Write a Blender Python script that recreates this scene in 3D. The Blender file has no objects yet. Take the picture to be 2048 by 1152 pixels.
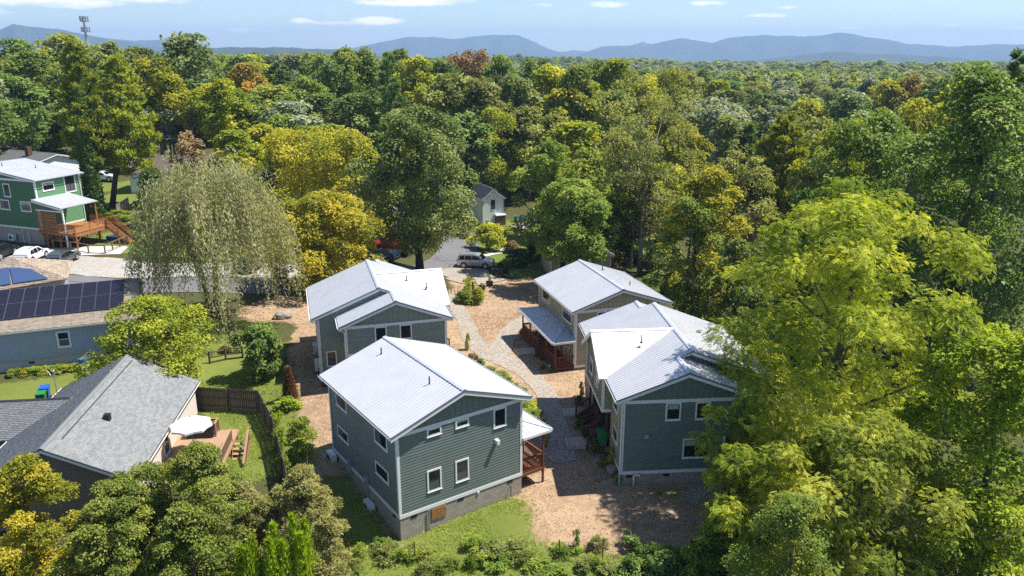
import bpy, math, random
import numpy as np
from mathutils import Vector, Matrix

# ------------------------------------------------------------------ camera, sky, sun, exposure
scene = bpy.context.scene
COL = scene.collection
R = math.radians
cam_d = bpy.data.cameras.new('camera')
cam_d.sensor_width = 36.0
cam_d.lens = 27.497
cam_d.clip_start = 0.5
cam_d.clip_end = 60000
cam = bpy.data.objects.new('camera', cam_d)
COL.objects.link(cam)
CAMZ, PITCH, FPX = 27.0, R(17.1), 1564.3
cam.location = (0, 0, CAMZ)
cam.rotation_euler = (R(90) - PITCH, 0, 0)
scene.camera = cam

SUN_DIR = Vector((0.485, 0.125, 0.866)).normalized()      # towards the sun
sun_d = bpy.data.lights.new('sun', 'SUN')
sun_d.energy = 4.6
sun_d.angle = R(0.5)
sun_d.color = (1.0, 0.95, 0.87)
sun = bpy.data.objects.new('sun', sun_d)
sun.rotation_euler = (-SUN_DIR).to_track_quat('-Z', 'Y').to_euler()
sun.location = (30, 10, 80)
COL.objects.link(sun)

def build_world():
    w = bpy.data.worlds.new('World')
    scene.world = w
    w.use_nodes = True
    nt = w.node_tree
    nt.nodes.clear()
    out = nt.nodes.new('ShaderNodeOutputWorld')
    bg = nt.nodes.new('ShaderNodeBackground')
    sky = nt.nodes.new('ShaderNodeTexSky')
    sky.sky_type = 'NISHITA'
    sky.sun_disc = False
    sky.sun_elevation = R(60)
    sky.sun_rotation = R(75)
    sky.altitude = 600
    sky.air_density = 1.0
    sky.dust_density = 0.2
    sky.ozone_density = 6.0
    bg.inputs['Strength'].default_value = 0.083
    tc = nt.nodes.new('ShaderNodeTexCoord')
    sep = nt.nodes.new('ShaderNodeSeparateXYZ')
    nt.links.new(tc.outputs['Generated'], sep.inputs[0])

    def M(op, a, b=None, clamp=False):
        n = nt.nodes.new('ShaderNodeMath')
        n.operation = op
        n.use_clamp = clamp
        for i, v in enumerate((a, b)):
            if v is None:
                continue
            if isinstance(v, (int, float)):
                n.inputs[i].default_value = v
            else:
                nt.links.new(v, n.inputs[i])
        return n.outputs[0]
    az = M('ARCTAN2', sep.outputs[0], sep.outputs[1])
    el = M('ARCSINE', sep.outputs[2])
    comb = nt.nodes.new('ShaderNodeCombineXYZ')
    nt.links.new(M('MULTIPLY', az, 1.0), comb.inputs[0])
    nt.links.new(M('MULTIPLY', el, 4.0), comb.inputs[1])
    nz = nt.nodes.new('ShaderNodeTexNoise')
    nz.inputs['Scale'].default_value = 26
    nz.inputs['Detail'].default_value = 6
    nz.inputs['Roughness'].default_value = 0.6
    nt.links.new(comb.outputs[0], nz.inputs['Vector'])
    nz2 = nt.nodes.new('ShaderNodeTexNoise')
    nz2.inputs['Scale'].default_value = 5.0
    nz2.inputs['Detail'].default_value = 5
    nt.links.new(comb.outputs[0], nz2.inputs['Vector'])
    total = None
    # (azimuth deg, elevation deg, half width deg, half height deg, weight): the small flat clouds of the day
    for a, e, wa, we, k in ((-29.5, 2.75, 7.0, .60, .75), (-24, 2.9, 4, .4, .6), (-33, 1.9, 3, .35, .5), (-14.2, 1.72, 1.1, .25, .85), (-9.2, 1.72, 2.4, .36, 1.0),
                            (-12.0, 1.6, 3.2, .2, .6), (-7.0, 2.98, 5.0, .38, .9), (6.7, 2.85, 1.7, .28, .7), (13.4, 2.85, 1.5, .25, .6),
                            (17.0, 2.02, 1.7, .20, .7), (18.6, 2.5, 1.4, .2, .45), (2.2, 2.75, 1.0, .25, .4), (-20.5, .9, 1.4, .16, .5),
                            (22.5, 1.25, 2.0, .18, .45), (-17.5, 1.1, 2.0, .22, .4), (28.0, 1.3, 1.2, .15, .4), (31, 1.1, 2, .15, .4),
                            (40, 3, 4, .5, .8), (52, 5, 5, .7, .8), (-45, 4, 5, .6, .8), (75, 6, 6, .8, .8), (-70, 5, 6, .7, .8), (110, 4, 5, .6, .8), (-120, 5, 6, .7, .8), (170, 6, 7, .8, .8)):
        u = M('DIVIDE', M('SUBTRACT', az, R(a)), R(wa))
        v = M('DIVIDE', M('SUBTRACT', el, R(e)), R(we))
        d = M('ADD', M('MULTIPLY', u, u), M('MULTIPLY', v, v))
        g = M('MULTIPLY', M('SUBTRACT', 1.0, d, True), k)
        total = g if total is None else M('MAXIMUM', total, g)
    puff = M('MULTIPLY', M('ADD', M('MULTIPLY', total, 1.5), M('MULTIPLY', M('SUBTRACT', nz.outputs['Fac'], 0.62), 2.6)), 1.0, True)
    puff = M('MULTIPLY', puff, M('GREATER_THAN', total, 0.001))
    veil = M('MULTIPLY', M('SUBTRACT', nz2.outputs['Fac'], 0.45, True), 0.25)
    cov = M('MINIMUM', M('ADD', M('MULTIPLY', puff, 0.75), veil), 0.9)
    mix = nt.nodes.new('ShaderNodeMix')
    mix.data_type = 'RGBA'
    nt.links.new(cov, mix.inputs[0])
    nt.links.new(sky.outputs[0], mix.inputs[6])
    mix.inputs[7].default_value = (12.5, 11.0, 11.8, 1)
    nt.links.new(mix.outputs[2], bg.inputs['Color'])
    nt.links.new(bg.outputs[0], out.inputs[0])
build_world()

scene.view_settings.view_transform = 'Standard'
scene.view_settings.look = 'None'
scene.view_settings.exposure = 0.95
scene.view_settings.gamma = 1.0
scene.view_settings.use_curve_mapping = False
scene.render.engine = 'CYCLES'
scene.cycles.max_bounces = 7
scene.cycles.diffuse_bounces = 4
scene.cycles.glossy_bounces = 2
scene.cycles.transmission_bounces = 4
scene.cycles.transparent_max_bounces = 6
scene.cycles.volume_bounces = 0
scene.cycles.caustics_reflective = False
scene.cycles.caustics_refractive = False
scene.cycles.use_denoising = False

# ------------------------------------------------------------------ the lie of the land
CTRL = np.array([
    (-6.4, 38.5, 0.0), (0.6, 43.3, .15), (-12, 46.5, 1.0), (-9, 42.5, .5), (-15.4, 58.5, 1.15), (-5, 59, .5), (-18, 67, 1.3), (6.9, 44.1, .35), (13.5, 44.6, .2), (16, 52, 0), (5.5, 63.3, .05),
    (14, 66, -.2), (2, 72, 0), (0, 55, .25), (0, 75, -.1), (-5, 102, -1.0), (-3, 126, -3.0), (-3, 144, -5.0), (-30.5, 38.5, .5), (-22, 52, .8), (-20, 62, 1.4),
    (-31, 61, 2.0), (-42, 58, 2.2), (-28, 69, 1.8), (-36, 82, 2.6), (-59, 96, 3.0), (-55, 86, 3.2), (-66, 82, 3.6), (-33, 88, 2.3), (-18, 88, .9), (-20, 108, .8), (-80, 130, 5.0), (-60, 130, 4),
    (-60, 160, 5.0), (-35, 130, 1.5), (-120, 200, 9.0), (-100, 300, 8.0), (-160, 120, 8), (0, 200, 0.0), (-30, 200, 2.5), (60, 100, -3.0), (40, 60, -1.0), (40, 30, -1.2),
    (100, 200, -6.0), (60, 200, -5), (30, 160, -4), (25, 120, -2.5), (0, 20, -.8), (-30, 20, 0), (-6, 32, -.35), (6, 36, -.1), (-16, 34, .2), (60, 0, -2), (-60, 20, 1), (0, 0, -1.5)], float)

def ground_np(x, y):
    x = np.asarray(x, float)
    y = np.asarray(y, float)
    sh = x.shape
    xf, yf = x.ravel(), y.ravel()
    out = np.empty(xf.shape)
    for i in range(0, len(xf), 60000):
        xx, yy = xf[i:i+60000, None], yf[i:i+60000, None]
        d2 = (xx - CTRL[None, :, 0])**2 + (yy - CTRL[None, :, 1])**2
        s2 = 4.0 + 0.0016 * (xx**2 + yy**2)
        wgt = 1.0 / (d2 + s2)**2.2
        out[i:i+60000] = (wgt * CTRL[None, :, 2]).sum(1) / wgt.sum(1)
    r = np.sqrt(xf**2 + yf**2)
    side = np.clip(xf / (np.abs(yf) + 60), -1, 1)
    far = np.interp(r, [0, 300, 600, 1000, 2000, 4000, 6000, 20000], [0, 0, -8, -12, -30, -62, -75, -75])
    left = np.interp(r, [0, 250, 500, 1500, 2500], [0, 0, 1, 1, 0]) * np.clip(-side * 1.6, 0, 1) * 14
    far = far + np.interp(r, [330, 700, 4000, 6000], [0, 7, 12, 0]) * (np.sin(xf / 150 + 1.3) * np.cos(yf / 230) + .6 * np.sin((xf + yf) / 95))
    k = np.interp(r, [220, 420], [1, 0])
    out = out * k + (1 - k) * np.clip(side * -6, -6, 6) + far + left
    return out.reshape(sh)

def gz(x, y):
    return float(ground_np(np.array([x]), np.array([y]))[0])

def ray(px, py):
    u, v = (px - 1024) / FPX, (576 - py) / FPX
    cp, sp = math.cos(PITCH), math.sin(PITCH)
    return u, cp + v * sp, -sp + v * cp

def P(px, py):
    """the point of the ground seen at a place in the photograph (used to read positions off it once)"""
    d = ray(px, py)
    z = 0.0
    for _ in range(14):
        t = (z - CAMZ) / d[2]
        z = 0.5 * z + 0.5 * gz(t * d[0], t * d[1])
    t = (z - CAMZ) / d[2]
    return t * d[0], t * d[1]

def at(px, py, Y):
    d = ray(px, py)
    t = Y / d[1]
    return t * d[0], Y, CAMZ + t * d[2]

# ------------------------------------------------------------------ helpers
def link(o, parent=None):
    COL.objects.link(o)
    if parent is not None:
        o.parent = parent
    return o

def tag(o, label=None, cat=None, group=None, kind=None):
    for k, v in (('label', label), ('category', cat), ('group', group), ('kind', kind)):
        if v:
            o[k] = v
    return o

def thing(name, label, cat, loc=(0, 0, 0), rz=0.0, group=None):
    o = bpy.data.objects.new(name, None)
    o.empty_display_size = 0.3
    o.location = loc
    o.rotation_euler = (0, 0, rz)
    link(o)
    return tag(o, label, cat, group)

def copy_thing(o, loc=None, rz=None, parent=None, label=None, scale=None):
    c = o.copy()
    COL.objects.link(c)
    if parent is not None:
        c.parent = parent
    if loc is not None:
        c.location = loc
    if rz is not None:
        c.rotation_euler = (0, 0, rz)
    if scale is not None:
        c.scale = scale
    if label:
        c['label'] = label
    for ch in list(o.children):
        copy_thing(ch, parent=c)
    return c

class MB:
    def __init__(self):
        self.v, self.f, self.m, self.mi = [], [], [], 0

    def poly(self, pts):
        n = len(self.v)
        self.v += [tuple(p) for p in pts]
        self.f.append(tuple(range(n, n + len(pts))))
        self.m.append(self.mi)

    def prism(self, pts, ext):
        n, k = len(self.v), len(pts)
        ext = Vector(ext)
        self.v += [tuple(p) for p in pts] + [tuple(Vector(p) + ext) for p in pts]
        self.f.append(tuple(range(n + k - 1, n - 1, -1)))
        self.f.append(tuple(range(n + k, n + 2 * k)))
        for i in range(k):
            j = (i + 1) % k
            self.f.append((n + i, n + j, n + k + j, n + k + i))
        self.m += [self.mi] * (k + 2)

    def box(self, x0, y0, z0, x1, y1, z1):
        x0, x1 = min(x0, x1), max(x0, x1)
        y0, y1 = min(y0, y1), max(y0, y1)
        self.prism([(x0, y0, z0), (x1, y0, z0), (x1, y1, z0), (x0, y1, z0)], (0, 0, z1 - z0))

    def bar(self, a, b, w, h):
        """a board of width w and height h from a to b"""
        a, b = Vector(a), Vector(b)
        d = (b - a).normalized()
        s = d.cross(Vector((0, 0, 1)))
        if s.length < 1e-3:
            s = Vector((1, 0, 0))
        s.normalize()
        t = s.cross(d).normalized()
        self.prism([a - s*w/2 - t*h/2, a + s*w/2 - t*h/2, a + s*w/2 + t*h/2, a - s*w/2 + t*h/2], b - a)

    def tube(self, pts, rad, n=7, caps=True):
        pts = [Vector(p) for p in pts]
        if not hasattr(rad, '__len__'):
            rad = [rad] * len(pts)
        base = len(self.v)
        for i, p in enumerate(pts):
            d = (pts[min(i + 1, len(pts) - 1)] - pts[max(i - 1, 0)]).normalized()
            s = d.cross(Vector((0.13, 0.31, 1))) if abs(d.z) < .95 else d.cross(Vector((1, .1, 0)))
            s.normalize()
            t = d.cross(s)
            for k in range(n):
                a = 2 * math.pi * k / n
                self.v.append(tuple(p + (s * math.cos(a) + t * math.sin(a)) * rad[i]))
        for i in range(len(pts) - 1):
            for k in range(n):
                k2 = (k + 1) % n
                self.f.append((base + i*n + k, base + i*n + k2, base + (i+1)*n + k2, base + (i+1)*n + k))
                self.m.append(self.mi)
        if caps:
            self.f.append(tuple(base + k for k in range(n - 1, -1, -1)))
            self.f.append(tuple(base + (len(pts)-1)*n + k for k in range(n)))
            self.m += [self.mi] * 2

    def lathe(self, prof, c=(0, 0, 0), n=14, axis='z'):
        base = len(self.v)
        for r, z in prof:
            for k in range(n):
                a = 2 * math.pi * k / n
                p = (r * math.cos(a), r * math.sin(a), z)
                if axis == 'y':
                    p = (p[0], p[2], p[1])
                self.v.append((p[0] + c[0], p[1] + c[1], p[2] + c[2]))
        for i in range(len(prof) - 1):
            for k in range(n):
                k2 = (k + 1) % n
                self.f.append((base + i*n + k, base + i*n + k2, base + (i+1)*n + k2, base + (i+1)*n + k))
                self.m.append(self.mi)
        self.f.append(tuple(base + k for k in range(n - 1, -1, -1)))
        self.f.append(tuple(base + (len(prof)-1)*n + k for k in range(n)))
        self.m += [self.mi] * 2

    def mesh(self, name, mats, smooth=False):
        me = bpy.data.meshes.new(name)
        me.from_pydata(self.v, [], self.f)
        for m in (mats if isinstance(mats, (list, tuple)) else [mats]):
            me.materials.append(m)
        if any(self.m):
            me.polygons.foreach_set('material_index', self.m)
        if smooth:
            me.polygons.foreach_set('use_smooth', [True] * len(self.f))
        me.update()
        return me

    def build(self, name, mats, parent=None, smooth=False, kind=None, label=None):
        o = bpy.data.objects.new(name, self.mesh(name, mats, smooth))
        link(o, parent)
        return tag(o, label=label, kind=kind)

def np_mesh(name, V, F, mat, tint=None, smooth=False):
    me = bpy.data.meshes.new(name)
    k = F.shape[1]
    me.vertices.add(len(V))
    me.vertices.foreach_set('co', np.ascontiguousarray(V, np.float32).ravel())
    me.loops.add(F.size)
    me.loops.foreach_set('vertex_index', np.ascontiguousarray(F, np.int32).ravel())
    me.polygons.add(len(F))
    me.polygons.foreach_set('loop_start', np.arange(0, F.size, k, dtype=np.int32))
    if tint is not None:
        at_ = me.attributes.new('tint', 'FLOAT', 'POINT')
        at_.data.foreach_set('value', np.ascontiguousarray(tint, np.float32))
    if mat:
        me.materials.append(mat)
    me.update(calc_edges=True)
    if smooth:
        me.polygons.foreach_set('use_smooth', np.ones(len(F), bool))
    return me

# ------------------------------------------------------------------ materials
class NT:
    """a small wrapper for building node trees"""
    def __init__(self, name):
        self.mat = bpy.data.materials.new(name)
        self.mat.use_nodes = True
        self.t = self.mat.node_tree
        self.t.nodes.clear()
        self.out = self.n('ShaderNodeOutputMaterial')

    def n(self, kind, **kw):
        nd = self.t.nodes.new(kind)
        for k, v in kw.items():
            setattr(nd, k, v)
        return nd

    def l(self, a, b):
        self.t.links.new(a, b)

    def s(self, sock, v):
        if isinstance(v, bpy.types.NodeSocket):
            self.l(v, sock)
        else:
            sock.default_value = v

    def math(self, op, a, b=0.0, clamp=False):
        nd = self.n('ShaderNodeMath', operation=op, use_clamp=clamp)
        self.s(nd.inputs[0], a)
        self.s(nd.inputs[1], b)
        return nd.outputs[0]

    def mix(self, f, a, b, blend='MIX'):
        nd = self.n('ShaderNodeMix', data_type='RGBA', blend_type=blend)
        self.s(nd.inputs[0], f)
        for i, c in ((6, a), (7, b)):
            self.s(nd.inputs[i], c if isinstance(c, bpy.types.NodeSocket) else (*c[:3], 1))
        return nd.outputs[2]

    def noise(self, scale, detail=4, rough=.55, vec=None, dist=0.0):
        nd = self.n('ShaderNodeTexNoise')
        nd.inputs['Scale'].default_value = scale
        nd.inputs['Detail'].default_value = detail
        nd.inputs['Roughness'].default_value = rough
        nd.inputs['Distortion'].default_value = dist
        if vec is not None:
            self.l(vec, nd.inputs['Vector'])
        return nd.outputs['Fac']

    def coord(self, which='Object', scale=None):
        tc = self.n('ShaderNodeTexCoord')
        if scale is None:
            return tc.outputs[which]
        mp = self.n('ShaderNodeMapping')
        mp.inputs['Scale'].default_value = scale
        self.l(tc.outputs[which], mp.inputs[0])
        return mp.outputs[0]

    def geo(self):
        return self.n('ShaderNodeNewGeometry').outputs['Position']

    def attr(self, name):
        nd = self.n('ShaderNodeAttribute', attribute_name=name)
        return nd.outputs['Fac']

    def rnd(self):
        return self.n('ShaderNodeObjectInfo').outputs['Random']

    def ramp(self, f, stops):
        nd = self.n('ShaderNodeValToRGB')
        el = nd.color_ramp.elements
        while len(el) < len(stops):
            el.new(0.5)
        for e, (p, c) in zip(el, stops):
            e.position = p
            e.color = (*c[:3], 1) if hasattr(c, '__len__') else (c, c, c, 1)
        self.s(nd.inputs[0], f)
        return nd.outputs[0]

    def bump(self, h, strength=.3, dist=.05):
        nd = self.n('ShaderNodeBump')
        nd.inputs['Strength'].default_value = strength
        nd.inputs['Distance'].default_value = dist
        self.l(h, nd.inputs['Height'])
        return nd.outputs[0]

    def pbr(self, col, rough=.7, metal=0.0, spec=.4, normal=None):
        b = self.n('ShaderNodeBsdfPrincipled')
        self.s(b.inputs['Base Color'], col if isinstance(col, bpy.types.NodeSocket) else (*col[:3], 1))
        self.s(b.inputs['Roughness'], rough)
        self.s(b.inputs['Metallic'], metal)
        b.inputs['Specular IOR Level'].default_value = spec
        if normal is not None:
            self.l(normal, b.inputs['Normal'])
        self.l(b.outputs[0], self.out.inputs['Surface'])
        return b

def paint(name, col, rough=.6, var=.12, scale=1.6, metal=0.0, spec=.4, rand=0.0):
    t = NT(name)
    c = t.noise(scale, 5, .65, t.coord())
    f = t.noise(scale * 14, 3, .6, t.coord())
    k = t.math('ADD', t.math('MULTIPLY', c, var * 2), t.math('MULTIPLY', f, var))
    k = t.math('ADD', k, 1 - var * 1.5)
    if rand:
        k = t.math('ADD', k, t.math('MULTIPLY', t.math('SUBTRACT', t.rnd(), .5), rand))
    col_o = t.mix(1.0, col, t.ramp(k, [(0, 0.0), (1, 1.0)]), 'MULTIPLY') if False else None
    hsv = t.n('ShaderNodeHueSaturation')
    hsv.inputs['Color'].default_value = (*col, 1)
    t.l(k, hsv.inputs['Value'])
    t.pbr(hsv.outputs[0], rough, metal, spec)
    return t.mat

def wood(name, a, b, rough=.75):
    t = NT(name)
    g = t.noise(3.0, 6, .65, t.coord('Object', (1.2, 1.2, 1.2)))
    g2 = t.noise(22.0, 3, .6, t.coord('Object', (1, 1, .25)))
    k = t.math('ADD', t.math('MULTIPLY', g, .6), t.math('MULTIPLY', g2, .5))
    k = t.math('ADD', k, t.math('MULTIPLY', t.math('SUBTRACT', t.rnd(), .5), .5))
    t.pbr(t.mix(t.math('SUBTRACT', k, .05, True), a, b), rough, 0, .3)
    return t.mat

def foliage(name, dark, mid, light, trans=.3, rough=.62, spec=.14, hv=.025, vv=.35, gain=2.25):
    t = NT(name)
    dark, mid, light = [tuple(min(.8, q * gain) for q in c) for c in (dark, mid, light)]
    tn = t.attr('tint')
    big = t.noise(.35, 2, .5, t.geo())
    k = t.math('ADD', tn, t.math('MULTIPLY', t.math('SUBTRACT', big, .5), .7), True)
    c = t.ramp(k, [(0.0, dark), (.5, mid), (1.0, light)])
    hsv = t.n('ShaderNodeHueSaturation')
    rn = t.rnd()
    t.l(t.math('ADD', t.math('MULTIPLY', t.math('SUBTRACT', rn, .5), hv), .5), hsv.inputs['Hue'])
    r2 = t.math('FRACT', t.math('MULTIPLY', rn, 7.31))
    t.l(t.math('ADD', t.math('MULTIPLY', t.math('SUBTRACT', r2, .5), vv), 1.0), hsv.inputs['Value'])
    t.l(c, hsv.inputs['Color'])
    b = t.pbr(hsv.outputs[0], rough, 0, spec)
    tr = t.n('ShaderNodeBsdfTranslucent')
    warm = t.mix(1.0, hsv.outputs[0], (1.25, 1.2, .6), 'MULTIPLY')
    t.l(warm, tr.inputs['Color'])
    ms = t.n('ShaderNodeMixShader')
    ms.inputs[0].default_value = trans + .06
    t.l(b.outputs[0], ms.inputs[1])
    t.l(tr.outputs[0], ms.inputs[2])
    t.l(ms.outputs[0], t.out.inputs['Surface'])
    return t.mat

def siding(name, col, e=.178, l=3.66, rough=.6):
    t = NT(name)
    sp = t.n('ShaderNodeSeparateXYZ')
    t.l(t.coord(), sp.inputs[0])
    row = t.math('FLOOR', t.math('DIVIDE', sp.outputs[2], e))
    along = t.math('ADD', t.math('ADD', sp.outputs[0], sp.outputs[1]), t.math('MULTIPLY', t.math('FRACT', t.math('MULTIPLY', row, .381)), l))
    cell = t.math('FLOOR', t.math('DIVIDE', along, l))
    cb = t.n('ShaderNodeCombineXYZ')
    t.l(row, cb.inputs[0])
    t.l(cell, cb.inputs[1])
    wn = t.n('ShaderNodeTexWhiteNoise')
    t.l(cb.outputs[0], wn.inputs['Vector'])
    fr = t.math('FRACT', t.math('DIVIDE', along, l))
    joint = t.math('LESS_THAN', fr, .004)
    st = t.noise(1.3, 5, .7, t.coord('Object', (2.4, 2.4, .22)))
    big = t.noise(.5, 4, .6, t.coord())
    gr = t.noise(26, 3, .6, t.coord('Object', (.25, .25, 1.5)))
    k = t.math('ADD', t.math('MULTIPLY', wn.outputs['Value'], .13), t.math('ADD', t.math('MULTIPLY', st, .22), t.math('ADD', t.math('MULTIPLY', big, .2), t.math('MULTIPLY', gr, .12))))
    k = t.math('ADD', k, .665)
    k = t.math('MULTIPLY', k, t.math('SUBTRACT', 1.0, t.math('MULTIPLY', joint, .45)))
    hsv = t.n('ShaderNodeHueSaturation')
    hsv.inputs['Color'].default_value = (*col, 1)
    t.l(k, hsv.inputs['Value'])
    t.pbr(hsv.outputs[0], rough, 0, .35)
    return t.mat

MT = {}
MT['white'] = paint('white trim paint', (.74, .74, .74), .5, .05)
MT['gutter'] = paint('white gutter enamel', (.72, .73, .75), .35, .04)
MT['dark_green'] = siding('dark green siding', (.155, .190, .172))
MT['sage'] = siding('sage siding', (.215, .265, .215))
MT['green_grey'] = siding('green grey siding', (.135, .178, .152))
MT['tan'] = siding('tan olive siding', (.33, .32, .22))
MT['olive_tan'] = siding('olive tan siding', (.28, .28, .19))
MT['blue_grey'] = paint('blue grey vinyl siding', (.32, .36, .41), .55, .07)
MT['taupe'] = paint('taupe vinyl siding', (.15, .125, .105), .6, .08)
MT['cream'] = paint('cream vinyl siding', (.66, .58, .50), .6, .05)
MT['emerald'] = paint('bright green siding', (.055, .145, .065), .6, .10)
MT['emerald_lit'] = paint('light green siding', (.12, .27, .13), .6, .08)  # lit copy of the bright green siding, sunlight put into the colour
MT['white_siding'] = paint('white siding', (.78, .82, .84), .6, .05)
MT['yellow_siding'] = paint('pale yellow siding', (.42, .40, .27), .6, .07)
MT['fascia'] = paint('grey metal fascia', (.20, .21, .25), .4, .05, metal=.3)
MT['sash'] = paint('dark window sash', (.03, .032, .035), .4, .05)
MT['white_sash'] = paint('white window sash', (.7, .7, .72), .4, .05)
MT['plastic_white'] = paint('white enamel casing', (.68, .70, .72), .4, .04)
MT['plastic_grey'] = paint('grey utility box', (.30, .33, .35), .5, .06)
MT['pvc'] = paint('white pvc pipe', (.75, .75, .75), .4, .04)
MT['black'] = paint('black plastic', (.018, .018, .02), .5, .1)
MT['blue_bin'] = paint('blue bin plastic', (.02, .10, .45), .4, .08)
MT['green_bin'] = paint('green bin plastic', (.02, .20, .06), .4, .08)
MT['concrete'] = paint('pale concrete', (.48, .46, .43), .85, .12, 2.5)
MT['rust'] = paint('rusty steel', (.10, .05, .03), .8, .2)
MT['iron'] = paint('dark iron', (.05, .05, .055), .5, .1, metal=.5)
MT['steel'] = paint('galvanised steel', (.40, .41, .42), .45, .08, metal=.5)
MT['canvas'] = paint('white canvas', (.78, .77, .75), .8, .03)
MT['screen'] = paint('grey insect screen', (.085, .09, .095), .7, .08)
MT['blind'] = paint('pale window blind', (.38, .37, .34), .7, .08)
MT['cover'] = paint('black vinyl cover', (.03, .03, .033), .55, .12)
MT['tub'] = paint('weathered brown tub', (.07, .045, .03), .8, .2)
MT['stone'] = paint('grey brown stone', (.28, .25, .21), .9, .25, 1.2)
MT['redwood'] = wood('red brown stained wood', (.10, .035, .018), (.21, .075, .036))
MT['darkwood'] = wood('dark red brown stained wood', (.07, .03, .022), (.13, .055, .04))
MT['cedar'] = wood('orange cedar wood', (.25, .10, .035), (.42, .19, .07))
MT['deck_tan'] = wood('tan deck boards', (.30, .18, .11), (.42, .27, .17))
MT['greywood'] = wood('weathered grey wood', (.16, .13, .105), (.30, .25, .20))
MT['platform_wood'] = wood('sun bleached platform boards', (.36, .29, .23), (.54, .45, .37))
MT['oldfence'] = wood('old weathered fence wood', (.055, .042, .032), (.17, .13, .10))
MT['ply'] = wood('varnished plywood', (.22, .10, .03), (.36, .18, .06))
MT['rail_wood'] = wood('brown rail wood', (.16, .085, .045), (.28, .16, .09))
MT['yellow_trim'] = paint('yellow painted edge', (.75, .55, .12), .6, .08)

def metal_roof(name, col):
    t = NT(name)
    c = t.noise(.7, 4, .6, t.coord())
    f = t.noise(9, 3, .6, t.coord('Object', (1, 1, .3)))
    st = t.noise(.5, 5, .7, t.coord('Object', (.35, 2.2, 1.0)))
    k = t.math('ADD', t.math('MULTIPLY', c, .26), t.math('ADD', t.math('MULTIPLY', f, .10), t.math('ADD', t.math('MULTIPLY', st, .16), .74)))
    hsv = t.n('ShaderNodeHueSaturation')
    hsv.inputs['Color'].default_value = (*col, 1)
    t.l(k, hsv.inputs['Value'])
    t.pbr(hsv.outputs[0], t.math('ADD', t.math('MULTIPLY', c, .15), .34), .22, .5)
    return t.mat
MT['roof_metal'] = metal_roof('galvalume roof', (.50, .505, .528))
MT['roof_white'] = metal_roof('white metal roof', (.72, .71, .70))
MT['seam'] = metal_roof('standing seam', (.78, .78, .79))  # paler than the roof panels: seam highlights put into the colour
MT['ridge'] = metal_roof('ridge cap metal', (.50, .54, .60))

def shingle(name, cols, streak=.0):
    t = NT(name)
    tn = t.attr('tint')
    n = t.noise(3.0, 5, .6, t.coord())
    k = t.math('ADD', t.math('MULTIPLY', tn, .7), t.math('MULTIPLY', n, .35), True)
    c = t.ramp(k, [(0, cols[0]), (.5, cols[1]), (1, cols[2])])
    s = t.noise(1.2, 5, .7, t.coord('Object', (2.2, .35, .35)))
    c = t.mix(t.math('MULTIPLY', t.math('SUBTRACT', s, .5, True), streak * 4, True), c, (.09, .075, .06))
    sp = t.noise(60, 2, .6, t.coord())
    c = t.mix(t.math('MULTIPLY', sp, .25), c, (.12, .12, .12))
    t.pbr(c, .9, 0, .2)
    return t.mat
MT['shingle_grey'] = shingle('grey asphalt shingles', ((.165, .172, .175), (.22, .227, .23), (.275, .282, .283)))
MT['shingle_tan'] = shingle('tan weathered shingles', ((.24, .19, .14), (.36, .29, .22), (.45, .37, .29)), .5)
MT['shingle_dark'] = shingle('dark grey shingles', ((.12, .125, .14), (.17, .175, .19), (.22, .225, .24)))
MT['shingle_brown'] = shingle('brown shingles', ((.15, .10, .085), (.21, .15, .125), (.27, .2, .17)))

def block_mat():
    t = NT('concrete block')
    n = t.noise(2.2, 6, .65, t.coord('Object'))
    n2 = t.noise(30, 3, .6, t.geo())
    st = t.noise(.55, 4, .6, t.geo())
    k = t.math('ADD', t.math('MULTIPLY', n2, .5), t.math('MULTIPLY', n, .5))
    k = t.math('ADD', k, t.math('MULTIPLY', t.math('SUBTRACT', t.rnd(), .5), .35))
    c = t.mix(k, (.26, .225, .185), (.46, .40, .335))
    c = t.mix(t.math('MULTIPLY', t.math('SUBTRACT', st, .52, True), 2.0, True), c, (.25, .18, .115))
    t.pbr(c, .92, 0, .2)
    return t.mat
MT['block'] = block_mat()

def glass_mat(name, col=(.012, .015, .018)):
    t = NT(name)
    n = t.noise(1.1, 3, .5, t.coord('Object'))
    c = t.mix(t.math('MULTIPLY', t.math('SUBTRACT', n, .5, True), 2, True), col, (.06, .06, .055))
    t.pbr(c, .06, 0, .55)
    return t.mat
MT['glass'] = glass_mat('dark window glass')
MT['car_glass'] = glass_mat('tinted car glass', (.008, .010, .012))
MT['solar_cell'] = None

def solar_mat():
    t = NT('solar cells')
    br = t.n('ShaderNodeTexBrick')
    br.offset = 0
    br.inputs['Scale'].default_value = 1
    br.inputs['Brick Width'].default_value = .165
    br.inputs['Row Height'].default_value = .165
    br.inputs['Mortar Size'].default_value = .006
    br.inputs['Color1'].default_value = (.011, .010, .020, 1)
    br.inputs['Color2'].default_value = (.014, .012, .024, 1)
    br.inputs['Mortar'].default_value = (.035, .034, .05, 1)
    t.l(t.coord('Object'), br.inputs['Vector'])
    t.pbr(br.outputs[0], .22, 0, .45)
    return t.mat
MT['solar_cell'] = solar_mat()
MT['solar_frame'] = paint('grey panel frame', (.085, .085, .095), .4, .04)
MT['solar_blue'] = paint('blue solar cells', (.045, .075, .16), .25, .06)
MT['alu'] = paint('aluminium frame', (.55, .56, .58), .4, .04, metal=.4)

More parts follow.
